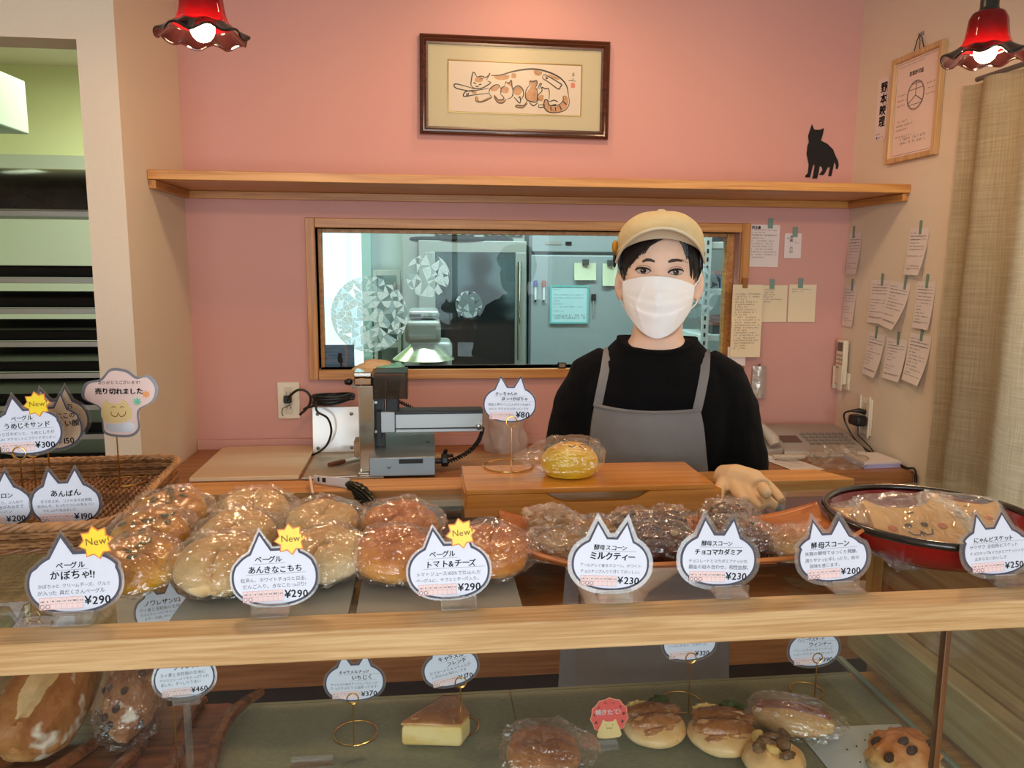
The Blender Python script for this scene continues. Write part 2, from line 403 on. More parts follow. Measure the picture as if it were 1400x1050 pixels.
# faceted frosted circle stickers on the pane
def frost(name, col, al):
    m = bpy.data.materials.new(name); m.use_nodes = True; nt = m.node_tree; nt.nodes.clear(); out = N(nt, 'ShaderNodeOutputMaterial')
    df = N(nt, 'ShaderNodeBsdfDiffuse'); tl = N(nt, 'ShaderNodeBsdfTranslucent'); tp = N(nt, 'ShaderNodeBsdfTransparent')
    for n_ in (df, tl): n_.inputs[0].default_value = rgb(*col)
    a = N(nt, 'ShaderNodeMixShader'); a.inputs[0].default_value = .7; b = N(nt, 'ShaderNodeMixShader'); b.inputs[0].default_value = al
    nt.links.new(df.outputs[0], a.inputs[1]); nt.links.new(tl.outputs[0], a.inputs[2]); nt.links.new(tp.outputs[0], b.inputs[1]); nt.links.new(a.outputs[0], b.inputs[2]); nt.links.new(b.outputs[0], out.inputs[0]); return m
FROST = frost('frosted_facet', (244, 250, 255), .95); FROST2 = frost('frosted_facet_mid', (205, 224, 232), .75); FROST3 = frost('frosted_facet_faint', (170, 190, 196), .45)
def facets(cx_, cz, r, n, keep, seed, y, wts):
    rnd = random.Random(seed); pts = []
    k = 0
    while len(pts) < n and k < 5000:
        k += 1; a = rnd.uniform(0, 2 * PI); q = r * math.sqrt(rnd.random())
        p = (q * math.cos(a), q * math.sin(a))
        if all((p[0] - s[0]) ** 2 + (p[1] - s[1]) ** 2 > (r * 1.05 / math.sqrt(n)) ** 2 for s in pts): pts.append(p)
    m = max(14, int(math.sqrt(n) * 4))
    pts += [(r * math.cos(2 * PI * i / m), r * math.sin(2 * PI * i / m)) for i in range(m)]
    from mathutils.geometry import delaunay_2d_cdt
    vs, es, fs, *_ = delaunay_2d_cdt([V(p) for p in pts], [], [], 0, 1e-5)
    mb = MB()
    for q in fs:
        if rnd.random() > keep: continue
        c = sum((vs[i] for i in q), V((0, 0))) / 3
        mb.mat(rnd.choices((0, 1, 2), wts)[0])
        mb.add([(cx_ + (c + (vs[i] - c) * .95).x, y, cz + (c + (vs[i] - c) * .95).y) for i in q], [(0, 1, 2)])
    return mb
for (px, py, rp, n, keep, sd, wts, lab) in ((505, 430, 51, 120, .96, 3, (5, 4, 2), 'large round frosted sticker of triangular facets at the left of the kitchen window'),
        (585, 377, 29.5, 34, .62, 5, (8, 1, 0), 'middle-sized round sticker of bold white facets high on the kitchen window'),
        (641, 416, 18.5, 26, .9, 8, (1, 2, 6), 'smallest round facet sticker in front of the oven door'),
        (948, 398, 38, 60, .95, 11, (0, 1, 6), 'faint round facet sticker beside the head of the person')):
    c = atY(px, py, GY - .0008); r = rp * c.y / F
    o = facets(c.x, c.z, r, n, keep, sd, GY - .0008, wts).build('window_sticker', [FROST, FROST2, FROST3], smooth=False, weld=False)
    tag(o, lab, 'sticker', 'round facet stickers on the kitchen window')
# picture of a cat on a branch stuck to the pane
pc = thing('cat_picture', 'small blue picture of a black cat on a tree in the lower left window corner', 'picture', atY(463, 491, GY - .001))
PBLUE = mat('dusk_blue_print', (84, 116, 140), .5, col2=(52, 78, 104), vscale=40, stretch=(.3, 1, 3)); PBROWN = mat('branch_print', (122, 108, 108), .6)
k = 1 / 4 / F * GY
def pq(x, y): return ((x - 86) * k, 0, -(y - 78) * k)      # crop pixels of the little picture, centre at 86,78
mb = MB(); a0 = pq(4, 0); a1 = pq(170, 156); mb.box(a0[0], a1[0], -.0003, .0003, a1[2], a0[2]); mb.build('print', PBLUE, pc, smooth=False)
mb = MB()
mb.tube([pq(124, 2), pq(128, 60), pq(122, 110), pq(126, 154)], .0035, 6, M=SC(1, .05, 1)); mb.tube([pq(124, 112), pq(92, 96), pq(60, 88), pq(36, 70), pq(12, 50)], [.0026, .002, .0016, .0012, .0008], 6, M=SC(1, .05, 1)); mb.tube([pq(40, 74), pq(24, 84), pq(8, 92)], .001, 6, M=SC(1, .05, 1))
mb.v = [p + V((0, -.0006, 0)) for p in mb.v]; mb.build('branch', PBROWN, pc)
def silh(pts, y, M=None):
    mb = MB(); mb.prism(pts, 0, .0006, T(0, y, 0) @ RX(PI / 2)); return mb
mb = MB(); pts = [(82, 92), (80, 70), (84, 56), (82, 44), (86, 48), (92, 43), (98, 47), (104, 43), (106, 54), (102, 62), (108, 78), (108, 92), (104, 100), (100, 118), (104, 130), (96, 140), (86, 138), (86, 132), (94, 134), (97, 128), (93, 116), (95, 102)]
mb.prism([(pq(*p)[0], pq(*p)[2]) for p in pts], 0, .0004, T(0, -.001, 0) @ RX(PI / 2)); mb.build('cat_silhouette', BLACKM, pc, smooth=False)
# ------------------------------------------------------------------ kitchen shell
wallbox('wall_kitchen_back', GREENW, [(-2.6, -.66, 4.8, 4.9, 1.9, ZC), (-2.6, -.66, 4.8, 4.9, 0, 1.9), (-.66, -.33, 4.8, 4.9, 1.80, ZC), (-.66, -.33, 4.8, 4.9, 0, .72)], smooth=False)
wallbox('wall_kitchen_far', mat('pale_grey_kitchen_wall', (196, 206, 206), .6), [(-.3299, 2.1, 4.8, 4.9, 0, ZC)], smooth=False)
wallbox('wall_kitchen_left', GREENW, [(-2.7, -2.6, YD + .1, 4.9, 0, ZC)], smooth=False)
wallbox('wall_kitchen_right', KITW, [(2.0, 2.1, YB + .1, 4.9, 0, ZC)], smooth=False)
wallbox('wall_kitchen_side', KITW, [(XR, 2.0, YB, YB + .1, 0, ZC)], smooth=False)
wallbox('trim_1', GREYW, [(-2.6, -.95, 4.77, 4.8, 0, 2.07)], smooth=False)
wallbox('trim_2', mat('pale_teal_post', (176, 214, 214), .45), [(-.355, -.30, 4.74, 4.8, 0, ZC), (-.115, -.085, 4.70, 4.8, 0, ZC)], bevel=.003)
wallbox('window_4', KITW, [(-.66, -.33, 4.80, 4.84, .72, .76), (-.66, -.33, 4.80, 4.84, 1.76, 1.80), (-.66, -.63, 4.80, 4.84, .76, 1.76)], bevel=.003)
# ================================================================== lettering
_gl = {}
def glyph(ch, bold):
    k = ch
    if k not in _gl:
        cu = bpy.data.curves.new('g', 'FONT'); cu.body = ch; cu.resolution_u = 2; cu.fill_mode = 'FRONT'
        cu.offset = 0
        o = bpy.data.objects.new('g', cu); COL.objects.link(o)
        me = bpy.data.meshes.new_from_object(o.evaluated_get(bpy.context.evaluated_depsgraph_get()))
        w = max([v.co.x for v in me.vertices], default=.3)
        _gl[k] = ([v.co.copy() for v in me.vertices], [tuple(p.vertices) for p in me.polygons], w)
        bpy.data.objects.remove(o); bpy.data.meshes.remove(me); bpy.data.curves.remove(cu)
    return _gl[k]
def adv(ch):
    o = ord(ch)
    if ch == ' ': return .4
    if ch in 'ーっゃッャュョィィ': return .82
    if o > 0x2e80: return .98
    return glyph(ch, 0)[2] + .07
def text(mb, s, x, y, size, bold=0, jit=.5, slope=0, z=0, M=None, width=None, center=False, rnd=random.Random(3), vertical=False):
    """handwritten-looking row of characters, lower-left at (x, y) in the local XY plane"""
    tot = sum(adv(c) for c in s)
    if width and not vertical: size = min(size, width / tot) if size else width / tot
    if center: x -= tot * size / 2
    px = 0
    for c in s:
        if c != ' ':
            vs, fs, w = glyph(c, bold)
            a = rnd.uniform(-.10, .10) * jit + slope; k = size * (1 + rnd.uniform(-.12, .08) * jit)
            cp = ((0, 0),) if bold == 0 else (((0, 0), (.03, .008), (.008, .034), (-.022, .012)) if bold == 1 else ((0, 0), (.05, .012), (.015, .05), (-.035, .02), (.03, .05)))
            dy = rnd.uniform(-.07, .07) * size * jit
            ox, oy = (x, y - px) if vertical else (x + px * math.cos(slope), y + px * math.sin(slope) + dy)
            ca, sa = math.cos(a) * k, math.sin(a) * k; sh = .06 * jit
            for bx, by in cp: mb.add([(ox + bx * k + (p.x + p.y * sh) * ca - p.y * sa, oy + by * k + (p.x + p.y * sh) * sa + p.y * ca, z) for p in vs], fs, M)
        px += (1.02 if vertical else adv(c)) * size
    return tot * size
def scrib(mb, x, y, w, h, z, rnd, M=None):
    """a row of pen strokes the size of small print"""
    px = x
    while px < x + w:
        a = rnd.uniform(.5, 1.0) * h
        if rnd.random() < .82:
            for q in range(2):
                yy = y + rnd.uniform(0, .8) * h; ww = rnd.uniform(.3, .8) * a
                mb.add([(px, yy, z), (px + ww, yy + rnd.uniform(-.1, .1) * h, z), (px + ww, yy + .14 * h, z), (px, yy + .14 * h, z)], [(0, 1, 2, 3)], M)
            xx = px + rnd.uniform(.1, .6) * a
            mb.add([(xx, y, z), (xx + .12 * h, y, z), (xx + .12 * h, y + .9 * h, z), (xx, y + .9 * h, z)], [(0, 1, 2, 3)], M)
        px += a * 1.05
# ================================================================== shelf, picture and ornaments on the back wall
sh = thing('wall_shelf', 'long pine wall shelf across the pink wall above the kitchen window', 'shelf', ((XL + XR) / 2, YB, 1.70))
part(box(XL + .001, XR - .001, 2.262, YB - .001, 1.703, 1.728), 'board', PINE, sh, bevel=.0015)
for x0, x1 in ((XL + .001, XL + .019), (XR - .019, XR - .001)):
    part(box(x0, x1, 2.272, YB - .02, 1.680, 1.7025), 'side_cleat', PINED, sh, bevel=.001)
part(box(XL + .001, XR - .001, YB - .0195, YB - .001, 1.680, 1.7025), 'back_cleat', PINE, sh, bevel=.001)

def poly_strip(pts, w, z=0, M=None, mb=None):
    """brush stroke: tapered ribbon along pts in the XY plane"""
    mb = mb or MB(); n = len(pts); vs = []
    for i, p in enumerate(pts):
        a = V(pts[min(i + 1, n - 1)]) - V(pts[max(i - 1, 0)]); a = V((a.x, a.y)); a = a.normalized() if a.length else V((1, 0))
        ww = w * (.45 + .55 * math.sin(PI * min(1, (i + .35) / n)))
        vs += [(p[0] - a.y * ww, p[1] + a.x * ww, z), (p[0] + a.y * ww, p[1] - a.x * ww, z)]
    mb.add(vs, [(2 * i, 2 * i + 1, 2 * i + 3, 2 * i + 2) for i in range(n - 1)], M); return mb
def smooth(pts, k=6, closed=False):
    n = len(pts); out = []
    for i in range(n if closed else n - 1):
        g = (lambda j: V((*pts[j % n], 0)) if closed else V((*pts[max(0, min(n - 1, j))], 0)))
        a, b, c, d = g(i - 1), g(i), g(i + 1), g(i + 2)
        for q in range(k):
            t = q / k
            p = .5 * ((2 * b) + (c - a) * t + (2 * a - 5 * b + 4 * c - d) * t * t + (3 * b - a - 3 * c + d) * t ** 3)
            out.append((p.x, p.y))
    if not closed: out.append(tuple(pts[-1]))
    return out
PW, PH = .600, .300
pic = thing('framed_picture', 'dark wood framed ink picture of a cat nursing kittens, above the shelf', 'picture', (.296, YB - .002, 2.035), (PI / 2, 0, 0))
pic.rotation_euler = (PI / 2 - .02, .006, 0)
DKW = wood('dark_walnut_frame', (84, 42, 26), (56, 26, 16), 'X', 1, .25, coat=.4)
fr = MB()
prof = [(0, 0), (0, .020), (.004, .024), (.010, .018), (.014, .019), (.020, .013), (.026, .012), (.026, 0)]
def frame_mb(w, h, prof, z0=0):
    mb = MB(); rings = []
    for sx, sy in ((-1, -1), (1, -1), (1, 1), (-1, 1)):
        rings.append([V((sx * (w / 2 - a), sy * (h / 2 - a), z0 + b)) for a, b in prof])
    rings.append(rings[0]); mb.rings(rings, False); return mb
frame_mb(PW, PH, prof).build('frame', DKW, pic, angle=25)
MATB = mat('cream_mount_board', (204, 194, 162), .7); 
box(-PW / 2 + .02, PW / 2 - .02, -PH / 2 + .02, PH / 2 - .02, .0005, .006).build('mount', MATB, pic, smooth=False)
GILT = mat('gilt_slip', (196, 172, 104), .35, .5)
frame_mb(.428, .160, [(0, 0), (0, .0025), (.002, .003), (.004, .001), (.004, 0)], .006).build('inner_slip', GILT, pic, angle=20)
box(-.2125, .2125, -.0785, .0785, .006, .0066).build('art_paper', mat('art_paper', (226, 212, 196), .8), pic, smooth=False)
def ip(x, y): return ((x - 692) * .000349, -(y - 408) * .000349 + .002)      # crop pixels (600..810 x 60..165 at 6.67x)
TAN = mat('tan_wash', (192, 146, 108), .8, var=.2, vscale=60); SUM = mat('sumi_ink', (34, 24, 20), .7); SEAL = mat('red_seal', (220, 130, 110), .7)
mb = MB()
for blob in ([(330, 340), (370, 322), (400, 350), (370, 372), (330, 365)], [(495, 318), (560, 305), (635, 300), (620, 335), (540, 345)], [(660, 285), (700, 290), (690, 325), (655, 320)],
             [(860, 250), (935, 262), (915, 295), (870, 285)], [(1005, 280), (1090, 310), (1080, 325), (1000, 300)], [(480, 405), (545, 402), (520, 440), (470, 440)], [(570, 405), (630, 410), (620, 455), (565, 450)],
             [(620, 365), (655, 360), (655, 395), (630, 385)], [(680, 420), (730, 395), (760, 420), (730, 470), (690, 465)], [(830, 345), (885, 345), (880, 400), (890, 460), (885, 515), (800, 515), (790, 460), (830, 400)],
             [(910, 470), (950, 465), (945, 515), (905, 510)], [(960, 505), (990, 510), (1000, 545), (1060, 560), (1120, 530), (1130, 470), (1160, 460), (1180, 500), (1160, 570), (1080, 610), (1000, 605), (965, 570)],
             [(335, 500), (355, 500), (370, 535), (440, 505), (470, 495), (440, 530), (380, 550), (345, 540)], [(500, 475), (520, 490), (550, 525), (590, 510), (590, 540), (540, 545), (500, 510)], [(700, 560), (760, 565), (800, 520), (790, 560), (750, 580), (705, 575)], [(300, 458), (340, 452), (335, 470), (305, 472)]):
    mb.flat(smooth([ip(*p) for p in blob], 5, True), .0068)
mb.build('tan_markings', TAN, pic, smooth=False)
mb = MB()
strokes = [[(470, 310), (560, 302), (680, 265), (830, 240), (960, 252), (1090, 300), (1160, 370), (1180, 450)], [(295, 410), (290, 380), (310, 288), (345, 330)], [(375, 345), (440, 318), (462, 290), (430, 350)], [(345, 330), (375, 320), (410, 322)],
           [(292, 405), (320, 425), (380, 425), (440, 395), (468, 372), (440, 360)], [(310, 378), (335, 385)], [(360, 395), (385, 388)], [(330, 408), (345, 410), (360, 405)],
           [(325, 432), (230, 408), (155, 395), (138, 410), (160, 432), (260, 450), (320, 455)], [(450, 420), (360, 440), (250, 455), (222, 490), (240, 500), (330, 482), (450, 465)], [(255, 470), (250, 495)], [(270, 468), (262, 495)],
           [(455, 470), (460, 430), (500, 395), (540, 390), (560, 420)], [(455, 470), (475, 500), (430, 525), (375, 545), (335, 535), (335, 498)], [(560, 470), (565, 420), (600, 395)], [(560, 470), (590, 505), (540, 520), (500, 480)], [(600, 390), (605, 360), (630, 375), (655, 345), (662, 400), (672, 440), (660, 490), (620, 510)], [(500, 490), (530, 540), (580, 545), (610, 510)],
           [(672, 480), (675, 420), (720, 390), (760, 420), (768, 470), (745, 510)], [(680, 490), (710, 520), (735, 540), (745, 500)], [(720, 500), (735, 485), (740, 520)],
           [(822, 380), (825, 345), (850, 350), (885, 340), (890, 370), (878, 395)], [(822, 380), (790, 430), (790, 500), (840, 525), (890, 520), (895, 450), (880, 400)], [(800, 520), (770, 560), (710, 560), (700, 575), (760, 582), (805, 540)], [(895, 420), (915, 370), (930, 365), (912, 410)],
           [(905, 520), (900, 470), (935, 430), (935, 395), (965, 408), (995, 405), (1005, 450), (1000, 510)], [(905, 550), (960, 550), (950, 570), (910, 572), (905, 550)], [(820, 530), (860, 560), (900, 530)], [(1005, 520), (1050, 505), (1085, 520)], [(1030, 550), (1070, 540)],
           [(1180, 450), (1190, 530), (1150, 590), (1060, 615), (990, 605), (955, 560), (965, 505), (990, 510), (1010, 550), (1090, 545), (1135, 500), (1130, 465)], [(940, 300), (955, 285), (985, 295), (1110, 360), (1105, 385), (1085, 405), (1000, 350), (945, 320), (940, 300)], [(965, 300), (985, 315), (965, 322)],
           [(1020, 560), (1022, 600)], [(1060, 560), (1068, 602)], [(1100, 545), (1118, 590)], [(1130, 510), (1165, 540)]]
for i, s in enumerate(strokes): poly_strip(smooth([ip(*p) for p in s], 5), .0018 if i else .0026, .0071, None, mb)
for s in ([(1215, 262), (1230, 262)], [(1222, 258), (1222, 290)], [(1210, 280), (1238, 278)], [(1180, 330), (1215, 325), (1225, 305)], [(1215, 325), (1245, 332)]): poly_strip([ip(*p) for p in s], .001, .0071, None, mb)
mb.build('ink_lines', SUM, pic, smooth=False)
mb = MB(); mb.flat(smooth([ip(*p) for p in [(1205, 350), (1235, 348), (1238, 385), (1205, 388)]], 4, True), .0069); mb.build('red_seal', SEAL, pic, smooth=False)
part(box(-PW / 2 + .021, PW / 2 - .021, -PH / 2 + .021, PH / 2 - .021, .0095, .0105), 'glazing', glassy('picture_glass', (250, 250, 248), .006, .3, edge=.12), pic, smooth=False) if False else box(-PW / 2 + .024, PW / 2 - .024, -PH / 2 + .024, PH / 2 - .024, .0098, .0106).build('glazing', glassy('picture_glass', (250, 250, 248), .006, .3, edge=.12), pic, smooth=False)
# cat silhouette on the wall above the shelf
k = 1 / 3.5 / F * 2.597
c0 = atY(1050 + 250 / 3.5, 850 / 3.5, YB - .0008)
pts = [(190, 600), (203, 625), (232, 625), (252, 616), (248, 645), (240, 675), (275, 690), (305, 715), (320, 745), (335, 770), (340, 790), (334, 808), (326, 806), (326, 790), (316, 772), (312, 800), (305, 842), (290, 842), (296, 800), (285, 800), (270, 830), (262, 838), (243, 836), (258, 815), (255, 800), (242, 795), (238, 830), (232, 855), (208, 855), (212, 840), (216, 800), (216, 785), (207, 795), (200, 830), (196, 850), (172, 850), (172, 842), (184, 830), (186, 790), (172, 740), (174, 700), (180, 685), (174, 655), (180, 635)]
cs = thing('cat_ornament', 'black cat silhouette standing just above the right end of the wall shelf', 'ornament', c0)
mb = MB(); mb.prism([((p[0] - 250) * k, -(p[1] - 850) * k) for p in pts], 0, .0025, T(0, 0, 0) @ RX(PI / 2)); mb.build('silhouette', BLACKM, cs, smooth=False)
# ================================================================== things on the right wall
MR = Matrix(((0, 0, -1, 0), (-1, 0, 0, 0), (0, 1, 0, 0), (0, 0, 0, 1)))      # local x runs towards the camera, local z out of the right wall
def on_right(name, label, cat, y, z, off=.0008, roll=0, group=None):
    o = thing(name, label, cat, group=group); m = T(XR - off, y, z) @ MR @ RZ(roll)
    o.location = m.translation; o.rotation_euler = m.to_euler(); return o
def on_back(name, label, cat, x, z, off=.0008, roll=0, group=None):
    o = thing(name, label, cat, group=group); m = T(x, YB - off, z) @ RX(PI / 2) @ RZ(roll)
    o.location = m.translation; o.rotation_euler = m.to_euler(); return o
ce = on_right('framed_certificate', 'light wood framed certificate hung by a cord on the right wall', 'certificate', 2.266, 1.953, .002)
frame_mb(.242, .309, [(0, 0), (0, .012), (.002, .014), (.014, .014), (.016, .010), (.016, 0)]).build('frame', wood('beech_frame', (214, 176, 128), (186, 146, 98), 'Y', 1, .5), ce, angle=25)
box(-.108, .108, -.141, .141, .001, .005).build('paper', mat('certificate_paper', (232, 208, 196), .7), ce, smooth=False)
mb = MB(); rnd = random.Random(4)
for i in range(0, 48): 
    a, b = 2 * PI * i / 48, 2 * PI * (i + 1) / 48
    for r in (.042, .039): mb.add([(r * math.cos(a), .03 + r * math.sin(a), .0054), (r * math.cos(b), .03 + r * math.sin(b), .0054), ((r - .0018) * math.cos(b), .03 + (r - .0018) * math.sin(b), .0054), ((r - .0018) * math.cos(a), .03 + (r - .0018) * math.sin(a), .0054)], [(0, 1, 2, 3)])
for a in (PI / 2, PI * 7 / 6, -PI / 6): poly_strip([(0, .03), (.04 * math.cos(a), .03 + .04 * math.sin(a))], .0016, .0054, None, mb)
for s in ([(-.036, .048), (.036, .048)], [(-.036, .005), (.036, .005)], [(-.02, .063), (.02, .063)]): poly_strip(s, .001, .0054, None, mb)
text(mb, '営業許可証', -.038, .09, .014, 1, 0, z=.0054, rnd=rnd)
for i, y in enumerate((-.038, -.05, -.062, -.082)): scrib(mb, -.085, y, .05 + .03 * (i % 2), .006, .0054, rnd)
for y in (-.092, -.104): scrib(mb, -.06, y, .12, .008, .0054, rnd)
for y in (.05, .035, .02): scrib(mb, .05, y, .04, .005, .0054, rnd); scrib(mb, -.09, y - .01, .04, .005, .0054, rnd)
scrib(mb, -.09, .122, .12, .004, .0054, rnd)
for x0, x1, y0, y1 in ((-.1, .1, .132, .133), (-.1, .1, -.133, -.132), (-.1, -.099, -.133, .133), (.099, .1, -.133, .133)): mb.box(x0, x1, y0, y1, .0052, .0053)
mb.build('printing', PRINT, ce, smooth=False)
mb = MB(); mb.tube([(-.028, .148, .004), (-.012, .185, .006), (0, .197, .007), (.012, .185, .006), (.024, .148, .004)], .0015, 6).tube([(-.002, .196, .008), (.006, .18, .008), (.004, .15, .006)], .0012, 6); mb.build('cord', BLACK, ce)
mb = MB(); mb.tube([(0, .199, -.001), (0, .199, .012)], .002, 8); mb.box(-.008, .008, .196, .206, 0, .0015); mb.build('pin', STEEL, ce)
nm = on_right('name_strip', 'narrow white name strip in bold vertical characters left of the certificate', 'sign', 2.448, 1.977)
box(-.031, .031, -.094, .094, 0, .0006).build('paper', RECEIPT, nm, smooth=False)
mb = MB(); text(mb, '野本映理', -.012, .052, .034, 2, .1, z=.001, vertical=True); text(mb, '食品衛生責任者氏名', .018, .07, .009, 0, 0, z=.001, vertical=True); scrib(mb, -.022, -.078, .02, .006, .001, rnd); mb.build('lettering', INK, nm, smooth=False)
mb = MB(); mb.box(-.02, -.013, -.09, -.083, .0007, .001); scrib(mb, -.01, -.09, .03, .006, .001, rnd); mb.build('blue_mark', mat('blue_print', (70, 84, 150), .7), nm, smooth=False)
slips = [(1160, 318, 1177, 375, 'order slip highest in the corner of the right wall beside the pink wall', 0, 1168), (1242, 312, 1268, 376, 'topmost order slip on the right wall, alone above the rows', .02, 1259), (1152, 390, 1168, 446, 'order slip in the wall corner straight above the remote control', 0, 1166),
         (1190, 383, 1215, 442, 'left order slip of the middle row on the right wall', 0, 1207), (1208, 386, 1248, 448, 'middle order slip of the middle row, hanging crooked with its lower edge free', .09, 1237), (1252, 385, 1277, 450, 'right order slip of the middle row on the right wall', .02, 1268),
         (1185, 455, 1208, 514, 'left order slip of the lowest row on the right wall', .05, 1198), (1210, 463, 1240, 520, 'middle order slip of the lowest row on the right wall', 0, 1229), (1241, 457, 1271, 524, 'right order slip of the lowest row on the right wall', .05, 1260)]
for i, (x0, y0, x1, y1, lab, rl, tx) in enumerate(slips):
    a, b = atX((x0 + x1) / 2, y0, XR), atX((x0 + x1) / 2, y1, XR); l, r_ = atX(x0, (y0 + y1) / 2, XR), atX(x1, (y0 + y1) / 2, XR)
    h, ww = a.z - b.z, min(.105, abs(l.y - r_.y)); yc = (l.y + r_.y) / 2; rnd = random.Random(i)
    if yc + ww / 2 > YB - .004: yc = YB - .004 - ww / 2
    o = on_right('order_slip', lab, 'note', yc, (a.z + b.z) / 2, .0012, -rl, 'order slips taped to the right wall')
    curl = (.010, .016, .006, .012, .03, .008, .018, .014, .020)[i]
    def bend(u, v): return V(((u - .5) * ww, (v - .5) * h, curl * (1 - v) ** 2 * (.6 + .8 * u)))
    MB().surf(bend, 6, 10).build('paper', RECEIPT, o)
    pr = MB(); 
    for q in range(12):
        if rnd.random() < .75 or q < 4: scrib(pr, -.42 * ww, h * (.38 - .07 * q), ww * rnd.choice((.3, .5, .8)), h * .03, 0, rnd)
    for q in (.33, .26, -.36): pr.box(-.42 * ww, .42 * ww, q * h, q * h + .0008, 0, .0001)
    def up_(p): u, v = p.x / ww + .5, p.y / h + .5; return bend(u, v) + V((0, 0, .0006 + p.z))
    pr.v = [up_(p) for p in pr.v]; pr.build('printing', PRINT, o, smooth=False)
    txx = max(-.4 * ww, min(.4 * ww, (atX(tx, y0, XR).y - yc) * -1))
    if yc - txx + .006 > YB - .003: txx = yc + .006 - YB + .004
    box(txx - .006, txx + .006, h / 2 - .018, h / 2 + .022, .0008, .0012).build('tape', TAPE, o, smooth=False)
notes = [(1024, 307, 1063, 365, 'printed form taped on the pink wall right of the window frame, upper left', RECEIPT, TAPE, 11, 0), (1073, 319, 1094, 353, 'small white name card taped on the pink wall beside the printed form', RECEIPT, TAPE, 3, 0),
         (1041, 390, 1074, 440, 'cream memo with half a page of lines, middle of the three on the pink wall', CREAMP, TAPE, 6, 0), (1079, 389, 1113, 440, 'almost blank cream memo, right of the three on the pink wall', CREAMP, TAPE, 2, 0),
         (1002, 389, 1038, 488, 'long folded cream memo fixed with brown tape over the window frame edge', CREAMP, TAPEB, 22, .022), (995, 474, 1018, 500, 'little white note taped below the window, half behind the long memo', RECEIPT, TAPE, 2, .018)]
for i, (x0, y0, x1, y1, lab, pm, tm, rows, off) in enumerate(notes):
    a, b = atY(x0, y0, YB - off), atY(x1, y1, YB - off); ww, h = b.x - a.x, a.z - b.z; rnd = random.Random(20 + i)
    o = on_back('wall_note', lab, 'note', (a.x + b.x) / 2, (a.z + b.z) / 2, .0012 + off, .01 * (i % 3 - 1), 'notes taped to the pink wall')
    def bend(u, v): return V(((u - .5) * ww, (v - .5) * h, .003 * (1 - v) ** 2 + (.003 * math.exp(-((v - .46) / .05) ** 2) if rows == 22 else 0)))
    MB().surf(bend, 4, 24).build('paper', pm, o)
    pr = MB()
    if i == 1:
        text(pr, '名刺 小川', -.2 * ww, .3 * h, .012, 1, .1, vertical=True, rnd=rnd); scrib(pr, .1 * ww, .1 * h, .3 * ww, h * .06, 0, rnd); pr.tube([(-.3 * ww + .003 * math.cos(t), .3 * h + .003 * math.sin(t), 0) for t in (0, 1.5, 3, 4.5)], .001, 5, closed=True)
    else:
        for q in range(rows): scrib(pr, -.4 * ww, h * (.36 - .78 * q / max(rows, 12)), ww * rnd.choice((.4, .7, .8)), h * (.5 / max(rows, 14)), 0, rnd)
    if i == 0: pr.box(-.42 * ww, .42 * ww, .26 * h, .265 * h, 0, .0001); text(pr, '発注書', -.42 * ww, .4 * h, .011, 2, 0)
    pr.v = [bend(p.x / ww + .5, p.y / h + .5) + V((0, 0, .0007)) for p in pr.v]; pr.build('printing', PRINT, o, smooth=False)
    tx = .18 * ww if i == 0 else (-.1 * ww if i > 1 else .1 * ww)
    box(tx - .009, tx + .009, h / 2 - .012, h / 2 + .022, .0009, .0014).build('tape', tm, o, smooth=False)
# remote control in its holder
rc = on_right('remote_control', 'white air conditioner remote in a wall holder in the right corner', 'remote', 2.552, 1.155, .001)
IVORY = mat('ivory_plastic', (226, 216, 192), .4); GREYP = mat('grey_plastic', (150, 146, 140), .5); LCD = mat('lcd_grey', (92, 90, 86), .3)
box(-.030, .034, -.088, -.03, 0, .008).build('holder_back', IVORY, rc, bevel=.002); box(-.030, -.026, -.088, -.01, .008, .03).build('holder_side', IVORY, rc, bevel=.001); box(.012, .034, -.088, -.004, .030, .034).build('holder_front', IVORY, rc, bevel=.001)
box(-.024, .026, -.07, .082, .009, .027).build('handset', IVORY, rc, bevel=.004); box(-.016, .018, .044, .074, .0271, .028).build('display', LCD, rc, bevel=.0006)
for r in range(4):
    for c in range(3): box(-.015 + .013 * c, -.007 + .013 * c, .026 - .014 * r, .034 - .014 * r, .0271, .029).build('button', mat('remote_button_amber', (214, 130, 30), .5) if (r, c) == (2, 1) else GREYP, rc, bevel=.001)
# socket plates
def socket(o, cols):
    box(-.035 * cols, .035 * cols, -.06, .06, 0, .007).build('plate', IVORY, o, bevel=.002)
    box(-.012, .012, -.045, .045, .0071, .0085).build('socket_strip', mat('socket_insert', (206, 196, 172), .4), o, bevel=.0008)
    mb = MB()
    for z in (-.024, .024):
        for x in (-.0055, .0055): mb.box(x - .0008, x + .0008, z - .004, z + .004, .0086, .0089)
    mb.build('slots', BLACK, o, smooth=False)
so = on_back('wall_socket', 'beige wall socket with a black plug, on the pink wall left of the slicer', 'socket', -.437, 1.043); socket(so, 1)
b = box(-.013, .011, -.006, .018, .0087, .03); b.mat(0); b.build('plug', BLACK, so, bevel=.003)
so2 = on_right('wall_socket', 'white wall socket holding a black adapter, on the right wall below the slips', 'socket', 2.405, 1.0); socket(so2, 1)
MB().box(-.031, -.024, -.068, .068, .0072, .011).box(.024, .031, -.068, .068, .0072, .011).build('cover_edge', mat('white_plastic', (232, 228, 220), .4), so2, bevel=.001)
MB().tube([(.006, .014, .01), (.004, .02, .03), (-.004, .018, .05)], [.008, .008, .005], 10).build('plug', BLACK, so2)
MB().box(-.03, .03, -.03, .004, .01, .05).build('adapter', BLACK, so2, bevel=.009, seg=3)
cb_ = MB()
wp = lambda x, y, z: wm(so2) @ V((x, y, z))
